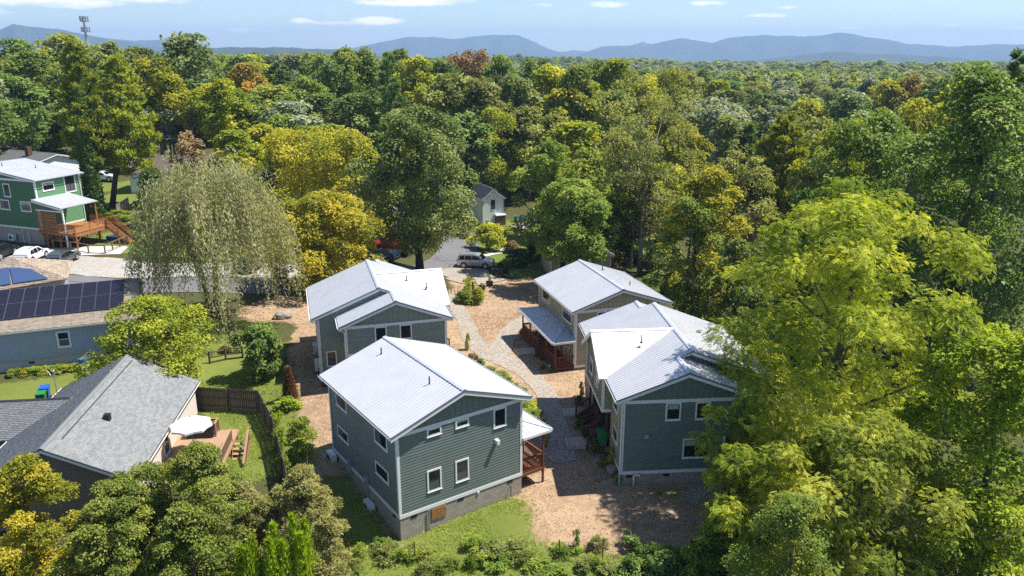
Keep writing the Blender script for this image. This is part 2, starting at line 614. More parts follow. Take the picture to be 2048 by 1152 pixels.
def gravel_mat(name, a, b, scale=16):
    t = NT(name)
    v = t.n('ShaderNodeTexVoronoi')
    v.inputs['Scale'].default_value = scale
    t.l(t.geo(), v.inputs['Vector'])
    w = t.n('ShaderNodeSeparateColor')
    t.l(v.outputs['Color'], w.inputs[0])
    big = t.noise(.5, 5, .65, t.geo())
    k = t.math('ADD', t.math('MULTIPLY', w.outputs[0], .75), t.math('MULTIPLY', big, .45))
    c = t.mix(t.math('SUBTRACT', k, .12, True), a, b)
    d = t.noise(.25, 4, .6, t.geo())
    c = t.mix(t.math('MULTIPLY', t.math('SUBTRACT', d, .52, True), 3.0, True), c, (.33, .25, .17))
    t.pbr(c, .95, 0, .15, t.bump(v.outputs['Distance'], .8, .03))
    return t.mat
MT['gravel'] = gravel_mat('grey path gravel', (.16, .14, .115), (.47, .415, .35), 11)
MT['gravel_lot'] = gravel_mat('pale parking gravel', (.24, .225, .205), (.45, .425, .39), 8)

def asphalt_mat():
    t = NT('worn asphalt')
    n = t.noise(.35, 6, .65, t.geo())
    f = t.noise(24, 3, .6, t.geo())
    k = t.math('ADD', t.math('MULTIPLY', n, .7), t.math('MULTIPLY', f, .4))
    c = t.mix(k, (.085, .083, .09), (.20, .195, .20))
    v = t.n('ShaderNodeTexVoronoi', feature='DISTANCE_TO_EDGE')
    v.inputs['Scale'].default_value = .16
    t.l(t.geo(), v.inputs['Vector'])
    c = t.mix(t.math('LESS_THAN', v.outputs['Distance'], .006), c, (.05, .05, .052))
    t.pbr(c, .9, 0, .2)
    return t.mat
MT['asphalt'] = asphalt_mat()

def ground_mat():
    t = NT('ground cover')
    pos = t.geo()
    n1 = t.noise(.22, 6, .62, pos)
    n2 = t.noise(1.6, 5, .65, pos)
    n3 = t.noise(9.0, 4, .7, pos)
    n4 = t.noise(34.0, 2, .6, pos)
    wood_c = t.mix(n2, (.035, .045, .014), (.11, .10, .042))
    wood_c = t.mix(t.math('MULTIPLY', n3, .5), wood_c, (.07, .085, .02))
    gk = t.math('ADD', t.math('MULTIPLY', n3, .55), t.math('MULTIPLY', n1, .55))
    grass_c = t.ramp(t.math('SUBTRACT', gk, .08), [(.15, (.075, .11, .02)), (.5, (.155, .185, .038)), (.85, (.30, .265, .10))])
    grass_c = t.mix(t.math('MULTIPLY', t.math('SUBTRACT', n4, .4, True), 1.0), grass_c, (.07, .11, .02))
    sk = t.math('ADD', t.math('MULTIPLY', n3, .45), t.math('ADD', t.math('MULTIPLY', n4, .5), t.math('MULTIPLY', n2, .25)))
    straw_c = t.ramp(t.math('SUBTRACT', sk, .1), [(.1, (.17, .10, .055)), (.45, (.36, .245, .15)), (.9, (.61, .475, .33))])
    patch = t.noise(.55, 6, .7, pos, .8)
    straw_c = t.mix(t.math('MULTIPLY', t.math('SUBTRACT', patch, .47, True), 4.5, True), straw_c, t.mix(n3, (.15, .095, .058), (.30, .215, .135)))
    red = t.math('MULTIPLY', t.math('SUBTRACT', n1, .5, True), 2.5, True)
    straw_c = t.mix(t.math('MULTIPLY', red, .45), straw_c, (.30, .14, .06))

    def zone(attr, amp):
        a = t.math('ADD', t.attr(attr), t.math('MULTIPLY', t.math('SUBTRACT', t.math('ADD', t.math('MULTIPLY', n2, .6), t.math('MULTIPLY', n3, .4)), .5), amp))
        return t.math('MULTIPLY', t.math('SUBTRACT', a, .38), 4.0, True)
    c = t.mix(zone('straw', 1.5), wood_c, straw_c)
    c = t.mix(zone('grass', 2.3), c, grass_c)
    bump = t.bump(t.math('ADD', n3, t.math('MULTIPLY', n4, .5)), .6, .06)
    t.pbr(c, .95, 0, .1, bump)
    return t.mat
MT['ground'] = ground_mat()

def farland_mat(name, a, b, s1, s2):
    t = NT(name)
    pos = t.geo()
    n = t.noise(s1, 6, .7, pos)
    v = t.n('ShaderNodeTexVoronoi')
    v.inputs['Scale'].default_value = s2
    t.l(pos, v.inputs['Vector'])
    k = t.math('ADD', t.math('MULTIPLY', n, .7), t.math('MULTIPLY', v.outputs['Distance'], .4), True)
    t.pbr(t.mix(k, a, b), .95, 0, .05, t.bump(v.outputs['Distance'], 1.0, 8))
    return t.mat
MT['farland'] = farland_mat('distant wooded land', (.02, .035, .012), (.07, .085, .03), .004, .06)
MT['mountain'] = farland_mat('wooded mountain', (.018, .032, .014), (.055, .07, .03), .002, .03)

MT['bark'] = paint('grey brown bark', (.11, .085, .065), .95, .3, 3)
MT['bark_dark'] = paint('dark bark', (.05, .04, .032), .95, .3, 3)
MT['bark_pale'] = paint('pale grey bark', (.30, .27, .23), .95, .2, 3)
MT['oak'] = foliage('oak leaves', (.042, .068, .016), (.082, .112, .028), (.15, .17, .06), .28, .5, .22)
MT['mid'] = foliage('green leaves', (.05, .078, .014), (.10, .13, .024), (.17, .185, .042), .33)
MT['deep'] = foliage('deep green leaves', (.04, .07, .016), (.078, .115, .026), (.135, .17, .045), .3)
MT['olive'] = foliage('olive leaves', (.06, .075, .018), (.108, .122, .030), (.18, .182, .058), .3)
MT['yellow'] = foliage('yellowing leaves', (.075, .095, .010), (.155, .17, .016), (.27, .255, .03), .34)
MT['tulip'] = foliage('tulip tree leaves', (.075, .09, .011), (.172, .168, .018), (.33, .28, .038), .38, hv=.01, vv=.1)
MT['lime'] = foliage('lime leaves', (.06, .085, .010), (.135, .155, .016), (.25, .24, .028), .38)
MT['walnut'] = foliage('walnut fronds', (.05, .08, .009), (.145, .172, .016), (.32, .315, .036), .40, hv=.01, vv=.1)
MT['walnut_pale'] = foliage('pale green fronds', (.05, .08, .012), (.135, .16, .022), (.27, .275, .045), .38, hv=.01, vv=.1)
MT['bright'] = foliage('bright green leaves', (.055, .09, .010), (.125, .165, .014), (.235, .255, .028), .38, hv=.01, vv=.1)
MT['glossy'] = foliage('glossy dark green leaves', (.03, .06, .012), (.065, .10, .018), (.14, .17, .04), .3, .5, .22, hv=.01, vv=.1)
MT['pine'] = foliage('lime pine needles', (.07, .10, .014), (.15, .175, .022), (.25, .255, .04), .3, hv=.01)
MT['pine_blue'] = foliage('blue green pine needles', (.045, .08, .026), (.085, .13, .04), (.14, .185, .06), .25, hv=.01)
MT['willow'] = foliage('olive willow leaves', (.09, .097, .042), (.168, .17, .085), (.262, .255, .155), .36, hv=.01, vv=.05)
MT['feather'] = foliage('olive brown leaves', (.075, .078, .022), (.14, .138, .045), (.23, .205, .085), .3, hv=.01, vv=.05)
MT['bush'] = foliage('dark shrub leaves', (.038, .062, .008), (.09, .11, .016), (.18, .18, .035), .25, .5, .22, hv=.01, vv=.05)
MT['gold'] = foliage('golden leaves', (.055, .07, .008), (.15, .145, .012), (.30, .24, .024), .32, hv=.01, vv=.05)
MT['rust_leaf'] = foliage('russet leaves', (.08, .06, .03), (.13, .09, .045), (.19, .13, .065), .25)
MT['orange_leaf'] = foliage('orange green leaves', (.08, .085, .016), (.17, .13, .025), (.27, .16, .03), .3)
MT['silver'] = foliage('silvery green leaves', (.07, .09, .05), (.12, .14, .08), (.19, .20, .13), .25)
MT['arbor'] = foliage('lime arborvitae', (.07, .115, .008), (.165, .22, .012), (.27, .31, .02), .35, hv=.01, vv=.1)
MT['browned'] = foliage('browned conifer', (.06, .03, .018), (.11, .055, .03), (.18, .09, .05), .15, hv=.01, vv=.1)
MT['weed'] = foliage('fresh weed leaves', (.05, .085, .014), (.11, .155, .022), (.20, .225, .045), .35)
MT['blade'] = foliage('grass blades', (.085, .13, .022), (.16, .21, .035), (.27, .27, .09), .3, hv=.0, vv=.0)
MT['chips'] = foliage('mulch straw and chips', (.20, .115, .06), (.38, .265, .165), (.60, .48, .34), 0, .9, .05, 0, 0, 1.0)
MT['flower'] = foliage('yellow flowers', (.45, .30, .01), (.6, .42, .01), (.7, .5, .02), .3, hv=.0, vv=.0)

# ------------------------------------------------------------------ ground, roads, paths
def in_poly(x, y, poly):
    c = np.zeros(x.shape, bool)
    n = len(poly)
    for i in range(n):
        x1, y1 = poly[i]
        x2, y2 = poly[(i + 1) % n]
        hit = ((y1 > y) != (y2 > y)) & (x < (x2 - x1) * (y - y1) / ((y2 - y1) if y2 != y1 else 1e-9) + x1)
        c ^= hit
    return c

def pp(*pix):
    return [P(*q) for q in pix]

STRAW = [pp((575, 700), (600, 650), (560, 640), (500, 650), (470, 620), (560, 590), (640, 585), (870, 610), (905, 575), (890, 540), (930, 530), (1010, 560), (1080, 560), (1080, 620), (1300, 680), (1500, 900),
            (1430, 1010), (1405, 1110), (1100, 1110), (1100, 1040), (1060, 1000), (1035, 960), (800, 830), (640, 830), (640, 900), (620, 960), (640, 1010), (590, 940), (575, 870), (600, 800), (590, 760)),
         pp((690, 930), (790, 1010), (800, 1075), (720, 1090), (640, 960)),
         pp((595, 800), (670, 780), (680, 940), (600, 950)),
         pp((1020, 975), (1115, 995), (1120, 1120), (1050, 1110), (1000, 1010))]
GRASS = [pp((560, 1152), (690, 1090), (800, 1085), (930, 1010), (1042, 985), (1062, 1010), (1060, 1080), (1110, 1090), (1200, 1110), (1420, 1100), (1450, 1250), (500, 1250)),
         pp((440, 800), (540, 790), (560, 860), (560, 960), (520, 960), (380, 960), (330, 900)),
         pp((-200, 790), (0, 770), (210, 735), (260, 715), (60, 820), (-200, 850)),
         pp((380, 640), (470, 640), (480, 690), (560, 690), (560, 780), (400, 790), (360, 740)),
         pp((150, 485), (240, 455), (330, 455), (560, 470), (560, 530), (390, 515), (180, 505)),
         pp((180, 400), (270, 372), (290, 410), (240, 450), (200, 440)), pp((120, 360), (170, 370), (300, 355), (300, 372), (180, 385)),
         pp((930, 475), (1020, 440), (1090, 470), (1100, 540), (1010, 548), (960, 500)), pp((900, 455), (1020, 440), (1030, 470), (925, 480)),
         pp((1010, 548), (1100, 535), (1090, 560), (1040, 560)), pp((1220, 480), (1330, 470), (1340, 500), (1240, 510)),
         pp((560, 760), (590, 760), (600, 860), (640, 930), (590, 940), (565, 860)),
         pp((620, 960), (690, 940), (740, 1010), (800, 1080), (690, 1095), (640, 1040)),
         pp((470, 640), (520, 650), (570, 690), (560, 760), (490, 700)),
         pp((1230, 966), (1420, 985), (1400, 1000), (1240, 985))]

def grow(start, stop, step, f):
    out, v = [], start
    s = 1 if stop > start else -1
    while abs(v - start) < abs(stop - start):
        v += s * step
        step *= f
        out.append(v)
    return out
xs = np.array(sorted(grow(-78, -17000, 1.0, 1.13)) + list(np.arange(-78, 50.01, .65)) + grow(50, 17000, 1.0, 1.13))
ys = np.array(sorted(grow(24, -900, 1.5, 1.3)) + list(np.arange(24, 128.01, .65)) + grow(128, 17000, 1.0, 1.13))
GX, GY = np.meshgrid(xs, ys)
GZ = ground_np(GX, GY)
V = np.stack([GX.ravel(), GY.ravel(), GZ.ravel()], 1)
nx, ny = len(xs), len(ys)
ii = (np.arange(ny - 1)[:, None] * nx + np.arange(nx - 1)[None, :]).ravel()
F = np.stack([ii, ii + 1, ii + nx + 1, ii + nx], 1)
me = np_mesh('ground', V, F, MT['ground'], smooth=True)
me.materials.append(MT['farland'])
fc = V[F].mean(1)
me.polygons.foreach_set('material_index', (np.hypot(fc[:, 0], fc[:, 1]) > 520).astype(np.int32))
for nm, polys in (('straw', STRAW), ('grass', GRASS)):
    m = np.zeros(len(V), np.float32)
    for pl in polys:
        m[in_poly(V[:, 0], V[:, 1], pl)] = 1
    g = m.reshape(ny, nx)
    g2 = g.copy()
    for _ in range(4):
        g = g2.copy()
        g2[1:-1, 1:-1] = (g[1:-1, 1:-1] * 2 + g[:-2, 1:-1] + g[2:, 1:-1] + g[1:-1, :-2] + g[1:-1, 2:]) / 6
    a_ = me.attributes.new(nm, 'FLOAT', 'POINT')
    a_.data.foreach_set('value', g2.ravel())
tag(link(bpy.data.objects.new('ground', me)), kind='structure')

def resample(pts, wd, step=.5):
    pts = [np.array(p, float) for p in pts]
    o, w = [], []
    for i in range(len(pts) - 1):
        p0, p1, p2, p3 = pts[max(i - 1, 0)], pts[i], pts[i + 1], pts[min(i + 2, len(pts) - 1)]
        n = max(2, int(np.linalg.norm(p2 - p1) / step))
        for k in range(n):
            t = k / n
            o.append(.5 * (2*p1 + (p2 - p0)*t + (2*p0 - 5*p1 + 4*p2 - p3)*t*t + (3*p1 - p0 - 3*p2 + p3)*t**3))
            w.append(wd[i] * (1 - t) + wd[i + 1] * t)
    o.append(pts[-1])
    w.append(wd[-1])
    return np.array(o), np.array(w)

def ribbon(name, pts, wd, mat, dz, seed=0, ragged=.0, across=6):
    if not hasattr(wd, '__len__'):
        wd = [wd] * len(pts)
    c, w = resample(pts, wd)
    d = np.gradient(c, axis=0)
    d /= np.linalg.norm(d, axis=1)[:, None] + 1e-9
    nrm = np.stack([-d[:, 1], d[:, 0]], 1)
    rng = np.random.default_rng(seed)
    n = len(c)
    off = np.linspace(-.5, .5, across + 1)
    jit = rng.normal(0, ragged, (n, 2))
    jit[1:-1] = (jit[:-2] + jit[1:-1] + jit[2:]) / 2
    rows = []
    for j, o in enumerate(off):
        k = o * w + (jit[:, 0] if j == 0 else jit[:, 1] if j == across else 0)
        rows.append(c + nrm * k[:, None])
    A = np.stack(rows, 1).reshape(-1, 2)
    z = ground_np(A[:, 0], A[:, 1]) + dz
    V = np.column_stack([A, z])
    m = across + 1
    i0 = (np.arange(n - 1)[:, None] * m + np.arange(across)[None, :]).ravel()
    F = np.stack([i0, i0 + 1, i0 + m + 1, i0 + m], 1)
    return tag(link(bpy.data.objects.new(name, np_mesh(name, V, F, mat, smooth=True))), kind='structure')

ribbon('gravel_parking_lot', [(-98, 90), (-80, 88.5), (-60, 87), (-45, 86.5), (-30, 87.5), (-24, 89)], [9, 9, 8.5, 7, 6, 5], MT['gravel_lot'], .035, 1, .12)
ribbon('road', [(-110, 83.5), (-70, 80.5), (-50, 80), (-36, 80.5), (-24, 83), (-14, 91), (-9, 101), (-7.5, 112), (-9, 124), (-16, 136), (-30, 146), (-60, 152)], [5.2, 5.2, 5.2, 5.4, 5.6, 5.6, 5.6, 5.4, 5.2, 5, 5, 5], MT['asphalt'], .055, 2, .03)
ribbon('driveway', [(-7.5, 128), (0, 139), (5, 146), (14, 150)], [4, 4.2, 4.5, 5], MT['gravel_lot'], .075, 3, .08)
ribbon('gravel_driveway', [P(880, 540), P(905, 548), P(945, 560), P(985, 566)], [9, 9, 8, 6], MT['gravel'], .085, 4, .2)
ribbon('gravel_path', [P(900, 585), P(913, 612), P(930, 640), P(938, 662), P(952, 688), P(990, 712), P(1030, 730), P(1062, 752), P(1085, 778), P(1098, 805), P(1103, 835), P(1108, 870), P(1118, 905), P(1130, 925)],
       [1.7, 1.7, 1.6, 1.8, 2.2, 2.9, 2.6, 1.9, 1.7, 1.7, 2.2, 2.4, 2.2, 1.5], MT['gravel'], .035, 5, .06)
ribbon('gravel_path', [P(975, 720), P(1002, 698), P(1010, 675), P(1028, 655), P(1052, 638), P(1075, 625)], [2.6, 2.1, 1.9, 1.8, 1.7, 1.5], MT['gravel'], .045, 6, .06)
ribbon('footpath', [P(968, 512), P(985, 508), P(1005, 502), P(1018, 492)], [1.0, 1.0, 1.0, .9], MT['concrete'], .05, 7, .02)
ribbon('gravel_pad', [P(480, 555), P(515, 540), P(530, 528)], [7, 5, 4.5], MT['gravel_lot'], .09, 8, .1)
ribbon('gravel_strip', [P(1372, 1005), P(1395, 985), P(1412, 972)], [1.2, 1.2, 1.1], MT['gravel'], .04, 9, .05)
ribbon('concrete_patio', [(-57.5, 92.2), (-52, 93.2), (-48, 94)], [5, 5, 4], MT['concrete'], .05, 10, 0)

# ------------------------------------------------------------------ house building kit
def wall_frame(side, c):
    """maps (along, z, outward) to the local space of the house for a wall on the plane u=c or v=c"""
    if side == 'front':
        return lambda s, z, d=0: (s, c - d, z)
    if side == 'back':
        return lambda s, z, d=0: (s, c + d, z)
    if side == 'left':
        return lambda s, z, d=0: (c - d, s, z)
    return lambda s, z, d=0: (c + d, s, z)

def wbox(mb, W, s0, s1, z0, z1, d0, d1):
    mb.prism([W(s0, z0, d0), W(s1, z0, d0), W(s1, z1, d0), W(s0, z1, d0)], Vector(W(s0, z0, d1)) - Vector(W(s0, z0, d0)))

def laps(parent, W, s0, s1, z0, z1, mat, e=.178, ztop=None):
    mb = MB()
    z = z0
    while z < z1 - .02:
        zt = min(z + e, z1)
        a = Vector(W(s0, z, .021)), Vector(W(s1, z, .021)), Vector(W(s1, zt, .004)), Vector(W(s0, zt, .004))
        mb.poly(a)
        mb.poly([W(s0, z, .003), W(s1, z, .003), W(s1, z, .021), W(s0, z, .021)])
        z = zt
    return mb.build('lap_siding', mat, parent, kind='stuff')

BATTEN = None
def unit_box(name, mat):
    mb = MB()
    mb.box(-.5, -.5, -.5, .5, .5, .5)
    return mb.mesh(name, mat)
UNIT = {}
def piece(name, mat_key, parent, c, size, rot=None, label=None):
    """one small piece: a unit box that shares its mesh, placed and sized by its matrix"""
    k = (name, mat_key)
    if k not in UNIT:
        UNIT[k] = unit_box(name, MT[mat_key])
    o = bpy.data.objects.new(name, UNIT[k])
    link(o, parent)
    m = Matrix.Translation(Vector(c))
    if rot is not None:
        m = m @ rot.to_4x4()
    o.matrix_local = m @ Matrix.Diagonal((*size, 1))
    if label:
        o['label'] = label
    return o

def piece_ab(name, mat_key, parent, a, b, w, h, up=Vector((0, 0, 1))):
    a, b = Vector(a), Vector(b)
    x = (b - a).normalized()
    y = Vector(up).cross(x)
    if y.length < 1e-3:
        y = Vector((0, 1, 0))
    y.normalize()
    z = x.cross(y)
    rot = Matrix((x, y, z)).transposed()
    return piece(name, mat_key, parent, (a + b) / 2, ((b - a).length, w, h), rot)

def battens(parent, W, s0, s1, z0, ztop, mat_key, step=.4, wd=.05):
    s = s0 + step * .5
    while s < s1 - .05:
        zt = ztop(s)
        if zt - z0 > .12:
            a, b = Vector(W(s, z0, .02)), Vector(W(s, zt, .02))
            piece_ab('batten', mat_key, parent, a, b, wd, .03, up=Vector(W(0, 0, 1)) - Vector(W(0, 0, 0)))
        s += step

def window(parent, W, s0, s1, z0, z1, style='single', trim=.10, tmat='white', smat='sash', sill=True):
    mb = MB()
    for (a, b, c, d) in ((s0, s0 + trim, z0, z1), (s1 - trim, s1, z0, z1), (s0 + trim, s1 - trim, z1 - trim, z1), (s0 + trim, s1 - trim, z0, z0 + trim)):
        wbox(mb, W, a, b, c, d, 0.0, .05)
    if sill:
        wbox(mb, W, s0 - .02, s1 + .02, z0 - .035, z0 - .002, 0, .075)
    w = mb.build('window', MT[tmat], parent)
    g = MB()
    g.poly([W(s0 + trim, z0 + trim, .030), W(s1 - trim, z0 + trim, .030), W(s1 - trim, z1 - trim, .030), W(s0 + trim, z1 - trim, .030)])
    g.build('pane', MT['glass'], w)
    a, b, c, d = s0 + trim, s1 - trim, z0 + trim, z1 - trim
    q = None
    k_ = (s0 * 7.13 + z0 * 3.37 + W(0, 0)[0] + W(0, 0)[1]) % 1.0
    if style in ('hung', 'grid'):
        q, nm_, mk_ = (a, b, c, (c + d) / 2), 'insect_screen', 'screen'
    elif style == 'slider' and k_ < .6:
        q, nm_, mk_ = ((a + b) / 2, b, c, d), 'insect_screen', 'screen'
    elif k_ > .7:
        q, nm_, mk_ = (a, b, d - (d - c) * .35, d), 'blind', 'blind'
    if q:
        s_ = MB()
        s_.poly([W(q[0], q[2], .0306), W(q[1], q[2], .0306), W(q[1], q[3], .0306), W(q[0], q[3], .0306)])
        s_.build(nm_, MT[mk_], w)
    f = MB()
    a, b, c, d = s0 + trim, s1 - trim, z0 + trim, z1 - trim
    t = .045
    for q in ((a, a + t, c, d), (b - t, b, c, d), (a + t, b - t, d - t, d), (a + t, b - t, c, c + t)):
        wbox(f, W, *q, .031, .042)
    if style in ('hung', 'grid'):
        m = (c + d) / 2
        wbox(f, W, a + t, b - t, m - .025, m + .025, .031, .044)
    if style in ('slider', 'grid'):
        m = (a + b) / 2
        wbox(f, W, m - .025, m + .025, c + t, d - t, .031, .0445)
    f.build('sash', MT[smat], w)
    return w

def corner(parent, x, y, z0, z1, sx, sy, wd=.13):
    """white corner board wrapping the outside corner at x, y"""
    mb = MB()
    mb.box(x + sx * .034, y - sy * (wd - .0), z0, x - sx * .002, y + sy * .034, z1)
    mb.box(x - sx * wd, y + sy * .0345, z0 + .003, x - sx * .0025, y - sy * .002, z1 - .003)
    return mb.build('corner_board', MT['white'], parent)

def board(parent, name, W, s0, s1, z0, z1, mat='white', d1=.045):
    mb = MB()
    wbox(mb, W, s0, s1, z0, z1, 0, d1)
    return mb.build(name, MT[mat], parent)

def clip_poly_line(P2, s):
    """where the line x = s crosses a 2-D polygon: sorted y values"""
    out = []
    n = len(P2)
    for i in range(n):
        (x1, y1), (x2, y2) = P2[i], P2[(i + 1) % n]
        if (x1 > s) != (x2 > s):
            out.append(y1 + (y2 - y1) * (s - x1) / (x2 - x1))
    return sorted(out)

def roof_plane(parent, pts, up, step=.30, mat='roof_metal', thick=.09, seam='seam', seam_h=.035, seams=True, name='roof_panel', phase=.5):
    """a roof slope (its outline in 3-D, wound either way) with every standing seam an object; up is the uphill direction in plan"""
    pts = [Vector(p) for p in pts]
    n = (pts[1] - pts[0]).cross(pts[2] - pts[1]).normalized()
    if n.z < 0:
        n = -n
        pts = pts[::-1]
    mb = MB()
    mb.prism([p - n * thick for p in pts], n * thick)
    o = mb.build(name, MT[mat], parent)
    if not seams:
        return o
    d = Vector((up[0], up[1], 0)).normalized()
    d = (d - n * d.dot(n)).normalized()
    a = d.cross(n).normalized()
    P2 = [(p.dot(a), p.dot(d)) for p in pts]
    s0, s1 = min(p[0] for p in P2), max(p[0] for p in P2)
    base = pts[0] - a * pts[0].dot(a) - d * pts[0].dot(d)
    k = s0 + step * phase
    while k < s1 - .03:
        ys_ = clip_poly_line(P2, k)
        for y0, y1 in zip(ys_[::2], ys_[1::2]):
            if y1 - y0 > .15:
                A, B = base + a * k + d * (y0 + .01), base + a * k + d * (y1 - .01)
                piece_ab('seam', seam, o, A + n * seam_h * .5, B + n * seam_h * .5, .032, seam_h, up=n)
        k += step
    return o

def ridge_cap(parent, a, b, d1, d2, w=.17, lift=.02, mat='ridge'):
    """a folded strip along a ridge from a to b; d1, d2 point downhill on each side"""
    a, b = Vector(a) + Vector((0, 0, lift + .03)), Vector(b) + Vector((0, 0, lift + .03))
    mb = MB()
    for d in (Vector(d1).normalized(), Vector(d2).normalized()):
        mb.prism([a, b, b + d * w, a + d * w], (0, 0, .02))
    return mb.build('ridge_cap', MT[mat], parent)

def rake(parent, a, b, out, h=.2, t=.035, mat='white', drop=.10, top=True):
    """the barge board below a sloping roof edge from a to b, with the metal drip edge above"""
    a, b, out = Vector(a), Vector(b), Vector(out)
    mb = MB()
    z = Vector((0, 0, 1))
    mb.prism([a - z * drop, b - z * drop, b - z * (drop + h), a - z * (drop + h)], out * -t)
    o = mb.build('barge_board', MT[mat], parent)
    if top:
        m2 = MB()
        m2.prism([a + z * .012, b + z * .012, b - z * (drop - .005), a - z * (drop - .005)], out * .02)
        m2.build('drip_edge', MT['fascia'], parent)
    return o

def gutter(parent, a, b, out, mat='gutter'):
    a, b, out = Vector(a), Vector(b), Vector(out)
    z = Vector((0, 0, 1))
    mb = MB()
    prof = [(0, -.13), (.08, -.13), (.12, -.05), (.12, 0.0), (.105, 0.0), (.105, -.045), (.075, -.115), (0, -.115)]
    mb.prism([a + out * p + z * q for p, q in prof], b - a)
    return mb.build('gutter', MT[mat], parent)

def downspout(parent, top, wall, zb, mat='gutter'):
    """from the gutter at top, back to the wall point and down to zb"""
    t, w = Vector(top), Vector(wall)
    mb = MB()
    p1 = Vector((t.x, t.y, t.z - .16))
    mb.tube([Vector((t.x, t.y, t.z - .02)), p1, Vector((w.x, w.y, t.z - .42)), Vector((w.x, w.y, zb + .15)), Vector((w.x, w.y, zb))], .045, 6)
    return mb.build('downspout', MT[mat], parent)

def vent_pipe(parent, p, h=.35):
    mb = MB()
    p = Vector(p)
    mb.lathe([(.12, -.05), (.07, .06), (.045, .08), (.045, h), (.03, h)], p, 8)
    return mb.build('vent_pipe', MT['iron'], parent)

def blocks(parent, W, s0, s1, z1, zg, h=.2, l=.4):
    """foundation of concrete blocks on a wall face from the ground line zg(s) up to z1, each block an object"""
    mb = MB()
    lo = min(zg(s0), zg(s1)) - .3
    wbox(mb, W, s0, s1, lo, z1, -.25, -.015)
    mb.build('foundation', MT['block'], parent)
    r = 0
    z = z1
    while z > lo + .1:
        s = s0 - (l / 2 if r % 2 else 0)
        while s < s1:
            a, b = max(s, s0), min(s + l, s1)
            if b - a > .06 and z > min(zg(a), zg(b)) - .12:
                c = Vector(W((a + b) / 2, z - h / 2, -.008 + .004 * random.random()))
                dx = Vector(W(b - .006, z, 0)) - Vector(W(a + .006, z, 0))
                dd = Vector(W(a, z, .03)) - Vector(W(a, z, 0))
                piece('block', 'block', parent, c, (abs(dx.x) + abs(dd.x), abs(dx.y) + abs(dd.y), h - .012))
            s += l
        z -= h
        r += 1

def foundation_vent(parent, W, s, z):
    mb = MB()
    wbox(mb, W, s - .2, s + .2, z - .09, z + .09, 0.0, .032)
    return mb.build('foundation_vent', MT['black'], parent)

def wall_light(parent, W, s, z):
    mb = MB()
    wbox(mb, W, s - .13, s + .13, z - .13, z + .13, .02, .05)
    wbox(mb, W, s - .10, s + .10, z - .16, z + .10, .051, .30)
    return mb.build('wall_vent_hood', MT['plastic_white'], parent)

def ground_of(e):
    """height of the land under a local point of the house e"""
    a = e.rotation_euler.z
    ca, sa = math.cos(a), math.sin(a)
    ox, oy = e.location.x, e.location.y
    return lambda u, v: gz(ox + u * ca - v * sa, oy + u * sa + v * ca)

def railing(parent, a, b, h=.95, mat='redwood', gap=.125, post=True, z_low=.09):
    """a deck railing from a to b (points on the floor); balusters are too thin to pick apart and are joined"""
    a, b = Vector(a), Vector(b)
    z = Vector((0, 0, 1))
    mb = MB()
    mb.bar(a + z * h, b + z * h, .13, .045)
    mb.build('top_rail', MT[mat], parent)
    m1 = MB()
    m1.bar(a + z * z_low, b + z * z_low, .05, .08)
    m1.bar(a + z * (h - .07), b + z * (h - .07), .04, .08)
    m1.build('rail', MT[mat], parent)
    m2 = MB()
    n = max(1, int((b - a).length / gap))
    for i in range(n):
        p = a + (b - a) * ((i + .5) / n)
        m2.box(p.x - .018, p.y - .018, p.z + z_low + .03, p.x + .018, p.y + .018, p.z + h - .08)
    m2.build('balusters', MT[mat], parent, kind='stuff')
    if post:
        for p in (a, b):
            piece('post', mat, parent, p + z * (h / 2 + .01), (.10, .10, h + .06))

def deck_floor(parent, u0, u1, v0, v1, z, mat, along='v', bw=.14, rim=.22, name='deck_board', each=False, rim_mat=None):
    mb = MB()
    k = u0 if along == 'v' else v0
    end = u1 if along == 'v' else v1
    while k < end - .02:
        q = min(k + bw - .008, end)
        if each:
            if along == 'v':
                piece(name, mat, parent, ((k + q) / 2, (v0 + v1) / 2, z - .015), (q - k, v1 - v0, .03))
            else:
                piece(name, mat, parent, ((u0 + u1) / 2, (k + q) / 2, z - .015), (u1 - u0, q - k, .03))
        elif along == 'v':
            mb.box(k, v0, z - .03, q, v1, z)
        else:
            mb.box(u0, k, z - .03, u1, q, z)
        k += bw
    if not each:
        mb.build('deck_boards', MT[mat], parent, kind='stuff')
    m2 = MB()
    for q in ((u0 - .035, v0 - .035, u1 + .035, v0 - .002), (u0 - .035, v1 + .002, u1 + .035, v1 + .035), (u0 - .035, v0, u0 - .002, v1), (u1 + .002, v0, u1 + .035, v1)):
        m2.box(q[0], q[1], z - rim, q[2], q[3], z - .032)
    m2.build('rim_joist', MT[rim_mat or mat], parent)

